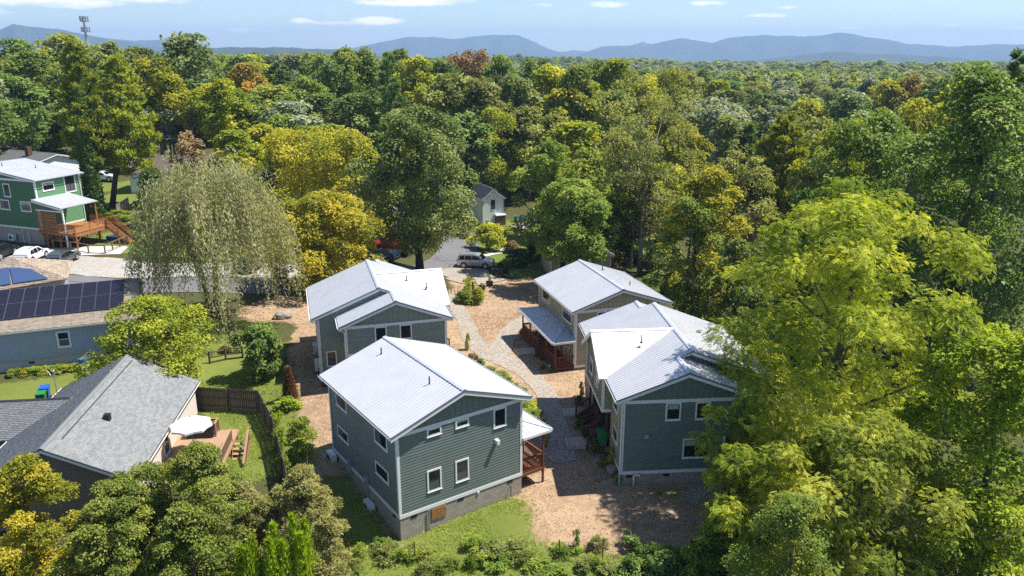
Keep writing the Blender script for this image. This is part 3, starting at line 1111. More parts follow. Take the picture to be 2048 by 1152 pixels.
def shingle_plane(parent, pts, up, mat, ex=.145, wd=.33, thick=.08, seed=0, name='roof_panel', phase=0):
    """a shingled slope: every tab is real geometry, all joined into one part, with random tone per tab"""
    pts = [Vector(p) for p in pts]
    n = (pts[1] - pts[0]).cross(pts[2] - pts[1]).normalized()
    if n.z < 0:
        n = -n
        pts = pts[::-1]
    mb = MB()
    mb.prism([p - n * (thick + .012) for p in pts], n * thick)
    o = mb.build(name, MT[mat], parent)
    d = Vector((up[0], up[1], 0)).normalized()
    d = (d - n * d.dot(n)).normalized()
    a = d.cross(n).normalized()
    P2 = [(p.dot(a), p.dot(d)) for p in pts]
    base = pts[0] - a * pts[0].dot(a) - d * pts[0].dot(d)
    y0, y1 = min(p[1] for p in P2), max(p[1] for p in P2)
    Pt = [(q, p) for p, q in P2]
    rng = random.Random(seed)
    Vv, Ff, T = [], [], []
    y, row = y0, 0
    while y < y1 - .02:
        yt = min(y + ex, y1 - .002)
        xs0 = clip_poly_line(Pt, y + .003)
        xs1 = clip_poly_line(Pt, yt - .003)
        if len(xs0) >= 2 and len(xs1) >= 2:
            l0, r0, l1, r1 = xs0[0], xs0[-1], xs1[0], xs1[-1]
            w = r0 - l0
            off = (row % 2) * .5 * wd + rng.random() * .12
            edges = [l0]
            k = l0 - off + wd
            while k < r0 - .04:
                if k > l0 + .04:
                    edges.append(k)
                k += wd
            edges.append(r0)
            for e0, e1 in zip(edges[:-1], edges[1:]):
                tone = rng.random()
                hgt = .012 + .012 * rng.random()
                t0, t1 = (e0 - l0) / w, (e1 - l0) / w
                g = min(.006, (e1 - e0) * .2)
                A = base + a * (e0 + g) + d * y
                B = base + a * (e1 - g) + d * y
                C = base + a * (l1 + (r1 - l1) * t1 - g) + d * yt
                D = base + a * (l1 + (r1 - l1) * t0 + g) + d * yt
                i = len(Vv)
                Vv += [A + n * hgt, B + n * hgt, C + n * .002, D + n * .002, A - n * .012, B - n * .012]
                Ff += [(i, i+1, i+2, i+3), (i+4, i+5, i+1, i)]
                T += [tone] * 6
        y = yt if yt < y1 - .01 else y1
        row += 1
    me = np_mesh('shingles', np.array([tuple(v) for v in Vv]), np.array(Ff), MT[mat], np.array(T))
    s = bpy.data.objects.new('shingles', me)
    link(s, o)
    s['kind'] = 'stuff'
    return o

def air_conditioner(W, s, z0, label, parent_house, wd=.95, h=.76, dp=.36, gap=.10):
    """an outdoor heat pump unit on wall brackets, a thing of its own"""
    e = parent_house
    M_ = Matrix.Translation(e.location) @ Matrix.Rotation(e.rotation_euler.z, 4, 'Z')
    base = M_ @ Vector(W(s, z0, gap + dp / 2))
    out = (M_.to_3x3() @ (Vector(W(0, 0, 1)) - Vector(W(0, 0, 0))))
    rz = math.atan2(out.y, out.x) + math.pi / 2
    t = thing('air_conditioner', label, 'air conditioner', base, rz, 'heat pump units hung on the house walls')
    m = MB()
    m.box(-wd/2, -dp/2, 0, wd/2, dp/2, h)
    m.build('casing', MT['plastic_white'], t)
    m = MB()
    m.lathe([(.24, 0), (.24, .012), (.05, .02)], (-.12, -dp/2 - .02, h/2), 18, 'y')
    m.build('fan_grille', MT['black'], t)
    m = MB()
    for k in range(7):
        m.box(.20, -dp/2 - .012, .10 + k * .065, wd/2 - .04, -dp/2 - .001, .13 + k * .065)
    m.build('side_grille', MT['plastic_grey'], t)
    m = MB()
    for sx in (-.28, .28):
        m.box(sx - .02, -dp/2, -.04, sx + .02, dp/2 + gap, -.002)
        m.box(sx - .02, dp/2 + gap - .03, -.35, sx + .02, dp/2 + gap, -.041)
    m.build('bracket', MT['steel'], t)
    m = MB()
    m.tube([(wd/2 - .02, .05, .15), (wd/2 + .10, .10, .12), (wd/2 + .12, dp/2 + gap - .03, .3), (wd/2 + .10, dp/2 + gap - .03, .5)], .03, 6)
    m.build('refrigerant_line', MT['black'], t)
    return t

# ------------------------------------------------------------------ house 1: dark green house in front
def A(yaw):
    return R(90 - yaw)

def house_simple(label, loc, yaw, w, L, zs, zb, ze, zr, oe, ov, mats, porch, full):
    e = thing('house', label, 'house', (*loc, 0), A(yaw))
    g = ground_of(e)
    side, gable = mats
    slope = (zr - ze) / (w / 2 + oe)
    zt = lambda u: ze + slope * (min(u, w - u) + oe) - .10
    m = MB()
    m.prism([(0, 0, zs), (w, 0, zs), (w, 0, zt(0) - .03), (w/2, 0, zt(w/2) - .03), (0, 0, zt(0) - .03)], (0, L, 0))
    m.build('wall', MT[side], e)
    Wf, Wl, Wr, Wb = wall_frame('front', 0), wall_frame('left', 0), wall_frame('right', w), wall_frame('back', L)
    laps(e, Wf, .02, w - .02, zs + .20, zb, MT[side])
    laps(e, Wl, .02, L - .02, zs + .20, zt(0) - .05, MT[side])
    laps(e, Wr, .02, L - .02, zs + .20, zt(0) - .05, MT[side])
    laps(e, Wb, .02, w - .02, zs + .20, zb, MT[side])
    m = MB()
    m.prism([Wf(.0, zb + .2, .006), Wf(w, zb + .2, .006), Wf(w, zt(w), .006), Wf(w/2, zt(w/2), .006), Wf(0, zt(0), .006)], (0, -.012, 0))
    m.build('gable_panel', MT[gable], e)
    battens(e, Wf, 0, w, zb + .2, zt, gable)
    for W_, a, b in ((Wf, 0, w), (Wl, 0, L), (Wr, 0, L)):
        board(e, 'skirt_board', W_, a - .03, b + .03, zs - .02, zs + .20)
    board(e, 'band_board', Wf, .12, w - .12, zb, zb + .22)
    for x, y, sx, sy in ((0, 0, -1, -1), (w, 0, 1, -1), (0, L, -1, 1), (w, L, 1, 1)):
        corner(e, x, y, zs + .21, zt(0) - .02, sx, sy)
    blocks(e, Wf, 0, w, zs - .03, lambda s: g(s, 0))
    blocks(e, Wl, 0, L, zs - .03, lambda s: g(0, s))
    m = MB()
    m.box(w - .2, .2, -2, w, L, zs - .03)
    m.build('foundation', MT['block'], e)
    # roof
    a0, a1 = -ov, L + ov
    lp = [(-oe, a0, ze), (w/2, a0, zr), (w/2, a1, zr), (-oe, a1, ze)]
    rp = [(w + oe, a0, ze), (w/2, a0, zr), (w/2, a1, zr), (w + oe, a1, ze)]
    roof_plane(e, lp, (1, 0))
    roof_plane(e, rp, (-1, 0))
    ridge_cap(e, (w/2, a0 - .01, zr), (w/2, a1 + .01, zr), (-1, 0, -slope), (1, 0, -slope))
    for y, o in ((a0, -1), (a1, 1)):
        rake(e, (-oe, y, ze), (w/2, y, zr), (0, o, 0))
        rake(e, (w/2, y, zr), (w + oe, y, ze), (0, o, 0))
    gutter(e, (-oe - .005, a0, ze - .005), (-oe - .005, a1, ze - .005), (-1, 0, 0))
    gutter(e, (w + oe + .005, a0, ze - .005), (w + oe + .005, a1, ze - .005), (1, 0, 0))
    for ua_, ub_ in ((-oe, -.03), (w + .03, w + oe)):
        m = MB()
        m.box(ua_, a0 + .04, ze - .24, ub_, a1 - .04, ze - .22)
        m.build('soffit', MT['white'], e)
    downspout(e, (-oe - .06, L - .12, ze - .05), (-.08, L - .12, 0), zs - .8)
    return e, g, zt, Wf, Wl, Wr

def porch(e, g, side, w, floor_z, eave_z, top_z, v0, v1, depth, wall_u, hipv=2.2, mat='redwood', stair=None):
    """a porch along a side wall: deck, posts, railings and a hipped metal roof"""
    sg = -1 if side == 'left' else 1
    U = lambda d: wall_u + sg * d
    ua, ub = sorted((U(.03), U(depth)))
    deck_floor(e, ua, ub, v0, v1, floor_z, mat, 'v')
    ov = .32
    eo, ve0, ve1 = depth + ov, v0 - .32, v1 + .3
    A_, B_ = (U(eo), ve0, eave_z), (U(eo), ve1, eave_z)
    T0, T1 = (U(0.03), v0 + hipv, top_z), (U(.03), v1 - hipv * .7, top_z)
    Wd = (-sg, 0)
    roof_plane(e, [A_, T0, T1, B_], Wd, .3, thick=.05)
    roof_plane(e, [A_, T0, (U(.03), ve0, eave_z)], (0, 1), .3, thick=.05)
    roof_plane(e, [B_, T1, (U(.03), ve1, eave_z)], (0, -1), .3, thick=.05)
    m = MB()
    m.bar(Vector(A_) + Vector((0, 0, .03)), Vector(T0) + Vector((0, 0, .03)), .14, .05)
    m.bar(Vector(B_) + Vector((0, 0, .03)), Vector(T1) + Vector((0, 0, .03)), .14, .05)
    m.build('hip_cap', MT['ridge'], e)
    gutter(e, Vector(A_) + Vector((sg * .004, 0, 0)), Vector(B_) + Vector((sg * .004, 0, 0)), (sg, 0, 0))
    m = MB()
    m.prism([(U(eo), ve0 - .004, eave_z + .0), (U(.06), ve0 - .004, eave_z), (U(.06), ve0 - .004, eave_z - .17), (U(eo), ve0 - .004, eave_z - .17)], (0, -.03, 0))
    m.prism([(U(eo), ve1 + .004, eave_z + .0), (U(.06), ve1 + .004, eave_z), (U(.06), ve1 + .004, eave_z - .17), (U(eo), ve1 + .004, eave_z - .17)], (0, .03, 0))
    m.build('fascia', MT['white'], e)
    m = MB()
    m.box(min(U(.05), U(eo - .05)), ve0 + .02, eave_z - .16, max(U(.05), U(eo - .05)), ve1 - .02, eave_z - .14)
    m.build('porch_ceiling', MT['white'], e)
    n = 5
    vs = [v0 + .06 + (v1 - v0 - .12) * i / (n - 1) for i in range(n)]
    for v in vs:
        lo = g(U(depth), v) - .3
        piece('post', mat, e, (U(depth - .06), v, (lo + eave_z - .17) / 2), (.12, .12, eave_z - .17 - lo))
    for i in range(n - 1):
        if stair and stair[0] == i:
            continue
        railing(e, (U(depth - .06), vs[i] + .07, floor_z), (U(depth - .06), vs[i+1] - .07, floor_z), mat=mat, post=False)
    railing(e, (U(.08), v0 + .06, floor_z), (U(depth - .13), v0 + .06, floor_z), mat=mat, post=False)
    railing(e, (U(.08), v1 - .06, floor_z), (U(depth - .13), v1 - .06, floor_z), mat=mat, post=False)
    if stair:
        va, vb = vs[stair[0]] + .2, vs[stair[0] + 1] - .2
        vm = (va + vb) / 2
        steps(e, g, (U(depth + .03), vm), (sg, 0), 1.3, floor_z, mat)
    m = MB()
    for k in range(int((v1 - v0) / .15)):
        v = v0 + .02 + k * .15
        lo = g(U(depth), v) - .1
        if lo < floor_z - .35:
            m.box(U(depth - .02), v, lo, U(depth - .045), v + .13, floor_z - .23)
    if side == 'left':
        m.build('skirt_boards', MT['darkwood'], e, kind='stuff')
    return vs

def steps(e, g, start, d, wd, z, mat, rail=True, run=.28, rise=.175):
    """a flight of steps from start (on the deck edge) down in direction d"""
    d = Vector((*d, 0))
    s = Vector((-d.y, d.x, 0))
    p = Vector((*start, z))
    i = 0
    end = p.copy()
    while True:
        i += 1
        c = p + d * (run * (i - .5)) - Vector((0, 0, rise * i))
        if c.z < g(c.x, c.y) + .06 or i > 14:
            break
        sz = (abs(d.x) * run + abs(s.x) * wd, abs(d.y) * run + abs(s.y) * wd, .04)
        piece('step', mat, e, c, sz)
        end = c
    for k in (-1, 1):
        m = MB()
        a = p + s * k * (wd / 2 + .02)
        b = end + d * run * .6 + s * k * (wd / 2 + .02)
        m.bar(a - Vector((0, 0, .2)), b - Vector((0, 0, .10)), .04, .26)
        m.build('stringer', MT[mat], e)
        if rail:
            railing(e, a, b, .9, mat, .14)
    return end

def scene_house1():
    w, L = 8.43, 9.66
    e, g, zt, Wf, Wl, Wr = house_simple('dark green two storey house with a white striped metal roof, nearest in front', (-6.35, 38.53), 55.5, w, L, 1.45, 6.52, 6.83, 8.45, .49, .36, ('dark_green', 'dark_green'), None, True)
    window(e, Wf, 1.88, 2.82, 6.02, 6.51, 'single')
    window(e, Wf, 3.74, 4.65, 6.02, 6.51, 'single')
    window(e, Wf, 6.35, 7.27, 5.27, 6.51, 'single')
    window(e, Wf, 1.80, 2.74, 2.52, 3.91, 'hung')
    window(e, Wf, 3.67, 4.60, 2.52, 3.93, 'hung')
    window(e, Wl, 6.85, 8.52, 5.24, 6.50, 'slider')
    window(e, Wl, 1.15, 2.83, 5.15, 6.50, 'slider')
    window(e, Wl, 6.92, 8.62, 3.02, 3.80, 'slider')
    window(e, Wl, 1.19, 2.92, 3.03, 3.85, 'slider')
    window(e, Wr, 2.0, 3.6, 5.2, 6.3, 'slider')
    window(e, Wr, 6.2, 7.8, 5.2, 6.3, 'slider')
    wall_light(e, Wf, 6.54, 4.42)
    for s in (.87, 3.99, 7.54):
        foundation_vent(e, Wf, s, 1.30)
    foundation_vent(e, Wl, .7, 1.30)
    m = MB()
    wbox(m, Wf, 5.15, 5.28, 1.28, 1.42, 0, .07)
    m.build('outlet_box', MT['plastic_white'], e)
    # crawl space door of varnished plywood boards
    m = MB()
    wbox(m, Wf, 1.98, 2.97, .62, 1.36, .015, .05)
    dr = m.build('access_door', MT['ply'], e)
    for k in range(3):
        m = MB()
        wbox(m, Wf, 2.0 + k * .32, 2.31 + k * .32, .65, 1.33, .051, .066)
        m.build('plank', MT['ply'], dr)
    m = MB()
    wbox(m, Wf, 2.88, 2.94, 1.16, 1.24, .067, .085)
    m.build('hinge', MT['steel'], dr)
    m = MB()
    m.tube([Wf(1.82, 1.42, .08), Wf(1.82, .0, .08)], .035, 7)
    m.build('drain_pipe', MT['steel'], e)
    m = MB()
    m.tube([Wf(7.55, .95, .02), Wf(7.55, .95, .14), Wf(7.50, .35, .16)], .025, 6)
    m.build('hose_bib', MT['black'], e)
    vent_pipe(e, (3.30, 2.13, 8.12), .5)
    vent_pipe(e, (3.10, 8.2, 8.05), .45)
    porch(e, g, 'right', w, 1.32, 4.0, 4.62, .25, 9.3, 1.95, w, stair=(2,))
    air_conditioner(Wl, 9.45, .68, 'white heat pump unit at the far end of the dark green side wall', e)
    air_conditioner(Wl, 3.65, -.02, 'white heat pump unit beside the near foundation corner of the dark green house', e)
    M_ = Matrix.Translation(e.location) @ Matrix.Rotation(e.rotation_euler.z, 4, 'Z')
    for s, lab in ((6.85, 'grey electric box on the dark green side wall, next to the far heat pump'), (4.24, 'grey electric box on the dark green side wall, next to the near heat pump')):
        p = M_ @ Vector(Wl(s, 1.15, .06))
        t = thing('electric_box', lab, 'electric box', p, e.rotation_euler.z, 'electric boxes on the dark green side wall')
        m = MB()
        m.box(-.10, -.19, 0, .03, .19, .95)
        m.build('casing', MT['plastic_grey'], t)
        m = MB()
        m.lathe([(.09, -.14), (.09, -.101), (.05, -.1)], (0, 0, 0), 10)
        m = MB()
        m.box(-.16, -.10, .55, -.101, .10, .78)
        m.build('meter', MT['steel'], t)
        m = MB()
        m.tube([(-.03, 0, -.001), (-.03, 0, -1.3)], .035, 6)
        m.build('conduit', MT['plastic_grey'], t)
    return e

def scene_house4():
    w, L = 8.46, 9.59
    e, g, zt, Wf, Wl, Wr = house_simple('tan two storey house with a blue shaded porch roof on its left side', (5.47, 63.27), 73.0, w, L, .26, 5.24, 5.53, 7.12, .46, .34, ('tan', 'tan'), None, True)
    window(e, Wf, 1.95, 2.85, 3.95, 5.22, 'single')
    window(e, Wf, 3.9, 4.8, 3.95, 5.22, 'single')
    window(e, Wl, 6.60, 8.55, 4.02, 5.06, 'slider')
    window(e, Wl, .92, 3.07, 3.9, 4.98, 'slider')
    window(e, Wl, 1.25, 2.0, 1.55, 2.5, 'single')
    m = MB()
    wbox(m, Wl, 2.6, 3.75, .42, 2.65, 0, .05)
    d = m.build('door_frame', MT['white'], e)
    m = MB()
    wbox(m, Wl, 2.72, 3.63, .44, 2.53, .051, .065)
    dd = m.build('door', MT['cedar'], d)
    vent_pipe(e, (5.5, 7.2, 6.75), .4)
    vent_pipe(e, (6.2, 2.6, 6.45), .4)
    porch(e, g, 'left', w, .42, 2.85, 3.32, 0.02, 9.3, 1.85, 0, stair=(1,))
    downspout(e, (-.5, .1, 5.45), (-.07, .12, 0), .1)
    return e
scene_house1()
scene_house4()

# ------------------------------------------------------------------ houses 2 and 3: one plan, mirrored
def house_stepped(label, loc, yaw, mirror, zs, zb, ze, slope, mats, front_low=True, wm=9.88, d=2.6, v2=12.0, v3=13.6):
    """main block with a lower block in front and behind, and a cross gable; q runs from the shared wall"""
    e = thing('house', label, 'house', (*loc, 0), A(yaw))
    g = ground_of(e)
    wf = 7.92
    mu = (lambda q: wf - q) if mirror else (lambda q: q)
    Q = lambda q, v, z: (mu(q), v, z)
    sx = -1 if mirror else 1
    oe, ov = .50, .30
    zrf = ze + slope * (wf / 2 + oe)
    zrm = ze + slope * (wm / 2 + oe)
    front_m, side_m, cross_m = mats
    ztf = lambda q: ze + slope * (min(q, wf - q) + oe) - .10
    ztm = lambda q: ze + slope * (min(q, wm - q) + oe) - .10

    def block(wd, zt, v0, v1, z0, mat, q0=0.0):
        m = MB()
        m.prism([Q(q0, v0, z0), Q(wd, v0, z0), Q(wd, v0, zt(wd) - .03), Q(wd / 2, v0, zt(wd / 2) - .03), Q(q0, v0, zt(q0) - .03)], (0, v1 - v0, 0))
        m.build('wall', MT[mat], e)
    zup = zs + 2.45
    block(wf, ztf, 0, d + .2, zup, front_m)
    zl = zs + 2.68
    block(wm, ztm, d, v2, zl, front_m)
    for q_, va_, vb_ in ((0, d, 3.5), (1.3, 3.5, 9.9), (0, 9.9, v2)):   # the porch is a recess under the upper floor
        m = MB()
        m.box(mu(q_), va_, zs, mu(wm), vb_, zl)
        m.build('wall', MT[front_m], e)
    block(wf, ztf, v2, v3, zs, front_m)
    near = wall_frame('front', 0)
    W0 = lambda s, z, dd=0: near(mu(s), z, dd)
    mainf = wall_frame('front', d)
    W1 = lambda s, z, dd=0: mainf(mu(s), z, dd)
    shared = wall_frame('right' if mirror else 'left', mu(0))
    lowq = 6.62 if front_low else None
    if front_low:
        m = MB()
        m.box(mu(0), 0, zs, mu(lowq), d + .1, zup)
        m.build('wall', MT[front_m], e)
        laps(e, W0, .02, lowq - .01, zs + .2, zup - .002, MT[front_m])
        laps(e, W0, .02, wf - .02, zup, zb, MT[front_m])
        laps(e, shared, .02, d + .5, zs + .2, ztf(0) - .05, MT[side_m])
        board(e, 'skirt_board', W0, -.03, lowq + .02, zs - .02, zs + .2)
        board(e, 'skirt_board', shared, -.03, d + .6, zs - .02, zs + .2)
        corner(e, mu(0), 0, zs + .21, ztf(0) - .02, -sx, -1)
        corner(e, mu(lowq), 0, zs + .21, zup - .01, sx, -1)
        corner(e, mu(wf), 0, zup, ztf(0) - .02, sx, -1)
        blocks(e, W0 if not mirror else W0, 0, lowq, zs - .03, lambda s: g(mu(s), 0))
    else:
        laps(e, W0, .02, wf - .02, zup + .2, zb, MT[front_m])
        board(e, 'skirt_board', W0, -.03, wf + .03, zup - .02, zup + .2)
        for q in (0, wf):
            corner(e, mu(q), 0, zup + .21, ztf(0) - .02, -sx if q == 0 else sx, -1)
        board(e, 'skirt_board', wall_frame('left' if mirror else 'right', mu(wf)), -.03, d, zup - .02, zup + .2)
    laps(e, W1, (wf if front_low else 0.02), wm - .02, zs + .2, zb + .25, MT[front_m])
    farw = wall_frame('left' if mirror else 'right', mu(wm))
    laps(e, farw, d + .02, v2 - .02, zs + .2, ztm(0) - .05, MT[front_m])
    laps(e, shared, d + .5, 3.48, zs + .2, zl - .002, MT[side_m])
    laps(e, shared, 9.92, v3, zs + .2, zl - .002, MT[side_m])
    laps(e, shared, d + .5, v3, zl, ztm(0) - .05, MT[side_m])
    inner = wall_frame('right' if mirror else 'left', mu(1.3))
    laps(e, inner, 3.55, 9.85, zs + .05, zl - .05, MT[side_m])
    board(e, 'skirt_board', farw, d - .03, v2, zs - .02, zs + .2)
    corner(e, mu(wm), d, zs + .21, ztm(0) - .02, sx, -1)
    corner(e, mu(wm), v2, zs + .21, ztm(0) - .02, sx, 1)
    board(e, 'skirt_board', W1, (0 if not front_low else wf), wm + .03, zs - .02, zs + .2)
    m = MB()
    m.box(mu(0.15), .25 if front_low else d + .05, -3, mu(lowq - .25 if front_low else wm - .05), d + 1, zs - .02)
    m.box(mu(.05), d + .3, -3, mu(wm - .05), v3 - .1, zs - .025)
    m.build('foundation', MT['block'], e)
    # front gable
    m = MB()
    m.prism([W0(0, zb + .2, .006), W0(wf, zb + .2, .006), W0(wf, ztf(wf), .006), W0(wf/2, ztf(wf/2), .006), W0(0, ztf(0), .006)], (0, -.012, 0))
    m.build('gable_panel', MT[front_m], e)
    battens(e, W0, 0, wf, zb + .2, ztf, front_m)
    board(e, 'band_board', W0, .12, wf - .12, zb, zb + .22)
    # roofs
    a0 = -ov
    vm0, vm1 = d - ov, v2 + ov
    vb = v3 + ov
    roof_plane(e, [Q(-oe, a0, ze), Q(wf/2, a0, zrf), Q(wf/2, vm0, zrf), Q(wm/2, vm0, zrm), Q(wm/2, vm1, zrm), Q(wf/2, vm1, zrf), Q(wf/2, vb, zrf), Q(-oe, vb, ze)], (sx, 0))
    roof_plane(e, [Q(wf + oe, a0, ze), Q(wf/2, a0, zrf), Q(wf/2, d - .002, zrf), Q(wf + oe, d - .002, ze)], (-sx, 0))
    roof_plane(e, [Q(wm + oe, vm0, ze), Q(wm/2, vm0, zrm), Q(wm/2, vm1, zrm), Q(wm + oe, vm1, ze)], (-sx, 0))
    roof_plane(e, [Q(wf + oe, v2, ze), Q(wf/2, v2, zrf), Q(wf/2, vb, zrf), Q(wf + oe, vb, ze)], (-sx, 0))
    for (wd, zr, v_a, v_b) in ((wf, zrf, a0, vm0), (wm, zrm, vm0, vm1), (wf, zrf, vm1, vb)):
        ridge_cap(e, Q(wd/2, v_a - .01, zr), Q(wd/2, v_b + .01, zr), (-sx, 0, -slope), (sx, 0, -slope))
    rake(e, Q(-oe, a0, ze), Q(wf/2, a0, zrf), (0, -1, 0))
    rake(e, Q(wf/2, a0, zrf), Q(wf + oe, a0, ze), (0, -1, 0))
    rake(e, Q(wm/2, vm0, zrm), Q(wm + oe, vm0, ze), (0, -1, 0))
    rake(e, Q(wf/2 + .3, vm0, zrf + .3 * slope), Q(wm/2, vm0, zrm), (0, -1, 0), h=.1)
    rake(e, Q(-oe, vb, ze), Q(wf/2, vb, zrf), (0, 1, 0))
    rake(e, Q(wf/2, vb, zrf), Q(wf + oe, vb, ze), (0, 1, 0))
    m = MB()
    m.prism([W1(wf/2, zrf - .15, .006), W1(wm - .0, ztm(wm) - .02, .006), W1(wm/2, ztm(wm/2), .006)], (0, .012, 0))
    m.build('gable_panel', MT[front_m], e)
    gutter(e, Q(-oe - .005, a0, ze - .005), Q(-oe - .005, 3.0, ze - .005), (-sx, 0, 0))
    gutter(e, Q(-oe - .005, 10.2, ze - .005), Q(-oe - .005, vb, ze - .005), (-sx, 0, 0))
    gutter(e, Q(wf + oe + .005, a0, ze - .005), Q(wf + oe + .005, d - .3, ze - .005), (sx, 0, 0))
    gutter(e, Q(wm + oe + .005, vm0, ze - .005), Q(wm + oe + .005, vm1, ze - .005), (sx, 0, 0))
    for qa, qb, v_a, v_b in ((-oe, -.03, a0, vb), (wf + .03, wf + oe, a0, d), (wm + .03, wm + oe, vm0, vm1)):
        m = MB()
        m.box(mu(qa), v_a + .04, ze - .24, mu(qb), v_b - .04, ze - .22)
        m.build('soffit', MT['white'], e)
    # cross gable
    q1, vr, va, vc = -.60, 6.6, 3.1, 10.1
    zc = ze - .02
    zR = zrm - .02
    sc = (zR - zc) / (vr - va)
    qe = q1 - .36
    roof_plane(e, [Q(qe, va, zc), Q(-oe + .02, va, zc), Q(wm/2, vr, zR), Q(qe, vr, zR)], (0, 1), .5, mat='roof_white', seam='roof_white', seam_h=.028)
    roof_plane(e, [Q(qe, vc, zc), Q(-oe + .02, vc, zc), Q(wm/2, vr, zR), Q(qe, vr, zR)], (0, -1), .5, mat='roof_white', seam='roof_white', seam_h=.028)
    ridge_cap(e, Q(qe - .01, vr, zR), Q(wm/2, vr, zR), (0, -1, -sc), (0, 1, -sc), mat='roof_white')
    rake(e, Q(qe, va, zc), Q(qe, vr, zR), (-sx, 0, 0), h=.22, top=False)
    rake(e, Q(qe, vr, zR), Q(qe, vc, zc), (-sx, 0, 0), h=.22, top=False)
    cw = wall_frame('right' if mirror else 'left', mu(q1))
    v4, v5 = va + .4, vc - .4
    ztc = lambda v: zc + sc * (min(v - va, vc - v)) - .10
    m = MB()
    m.prism([Q(q1, v4, zl), Q(q1, v5, zl), Q(q1, v5, ztc(v5)), Q(q1, vr, ztc(vr)), Q(q1, v4, ztc(v4))], (sx * 2.2, 0, 0))
    m.build('wall', MT[cross_m], e)
    battens(e, cw, v4, v5, zl + .2, ztc, cross_m, .4)
    board(e, 'skirt_board', cw, v4 - .03, v5 + .03, zl - .02, zl + .2)
    for v_, sy in ((v4, -1), (v5, 1)):
        corner(e, mu(q1), v_, zl + .21, ztc(v4) - .02, -sx, sy)
        board(e, 'skirt_board', (lambda s, z, dd=0, v_=v_, sy=sy: (mu(s), v_ + sy * dd, z)), q1, 0, zl - .02, zl + .2)
    window(e, cw, vr - 1.6, vr - .5, zl + 1.0, zl + 2.2, 'single')
    window(e, cw, vr + .5, vr + 1.6, zl + 1.0, zl + 2.2, 'single')
    # deck below the cross gable
    deck = zs + .02
    dq = -.30
    ua, ub = sorted((mu(dq), mu(1.27)))
    deck_floor(e, ua, ub, va + .46, vc - .26, deck, 'darkwood', 'v')
    for v_ in (va + .55, 6.6, vc - .38):
        lo = g(mu(dq), v_) - .3
        piece('post', 'darkwood', e, Q(dq + .07, v_, (lo + zl) / 2), (.12, .12, zl - lo - .03))
    for a_, b_ in ((va + .55, 4.55), (5.85, 8.3), (9.6, vc - .36)):
        railing(e, Q(dq + .06, a_, deck), Q(dq + .06, b_, deck), mat='darkwood')
    for v_ in (5.2, 8.95):
        steps(e, g, (mu(dq), v_), (-sx, 0), 1.2, deck, 'darkwood', run=.25)
        m = MB()
        wbox(m, inner, v_ - .55, v_ + .5, deck, deck + 2.2, .02, .06)
        f_ = m.build('door_frame', MT['white'], e)
        m = MB()
        wbox(m, inner, v_ - .45, v_ + .4, deck + .02, deck + 2.1, .061, .075)
        m.build('door', MT['darkwood'], f_)
    return e, g, mu, W0, W1, shared, ze, zs

def scene_house3():
    e, g, mu, W0, W1, sh, ze, zs = house_stepped('green house with a stepped white roof, its right end hidden by the huge walnut', (6.89, 44.09), 85.5, False, 1.04, 5.93, 6.31, .378, ('green_grey', 'olive_tan', 'olive_tan'))
    window(e, W0, 2.68, 3.65, 4.71, 5.92, 'single')
    window(e, W0, 4.57, 5.54, 4.71, 5.92, 'single')
    window(e, W0, 3.92, 5.68, 2.01, 3.40, 'slider')
    window(e, sh, 1.14, 2.57, 2.46, 3.36, 'slider')
    window(e, sh, 1.30, 2.6, 4.55, 5.75, 'slider')
    m = MB()
    wbox(m, W0, 1.44, 1.70, 3.5, 3.78, .02, .09)
    m.build('wall_vent_hood', MT['plastic_grey'], e)
    for s in (.58, 2.96, 5.77):
        foundation_vent(e, W0, s, .86)
    vent_pipe(e, (2.3, 5.3, 7.9), .55)
    downspout(e, (-.58, -.12, 6.25), (-.08, -.1, 0), .35)
    # recessed porch at the right of the front block
    m = MB()
    m.box(7.75, .05, 1.0, 7.87, .17, 3.49)
    m.build('post', MT['white'], e)
    deck_floor(e, 6.66, 9.8, -.9, 2.5, .98, 'cedar', 'u')
    railing(e, (7.4, -.84, .98), (9.75, -.84, .98), mat='darkwood')
    steps(e, g, (6.95, -.94), (0, -1), 1.0, .98, 'darkwood')
    # white vent pipe bent over at the foot of the gable wall
    p = Matrix.Translation(e.location) @ Matrix.Rotation(e.rotation_euler.z, 4, 'Z') @ Vector((.78, -.35, g(.78, -.35)))
    t = thing('vent_pipe', 'white bent pipe standing at the foot of the green gable wall', 'pipe', p, e.rotation_euler.z)
    m = MB()
    m.tube([(0, 0, -.1), (0, 0, .72), (.04, 0, .78), (.34, 0, .80), (.38, 0, .76), (.38, 0, .68)], .042, 8)
    m.build('pipe', MT['pvc'], t, smooth=True)
    return e

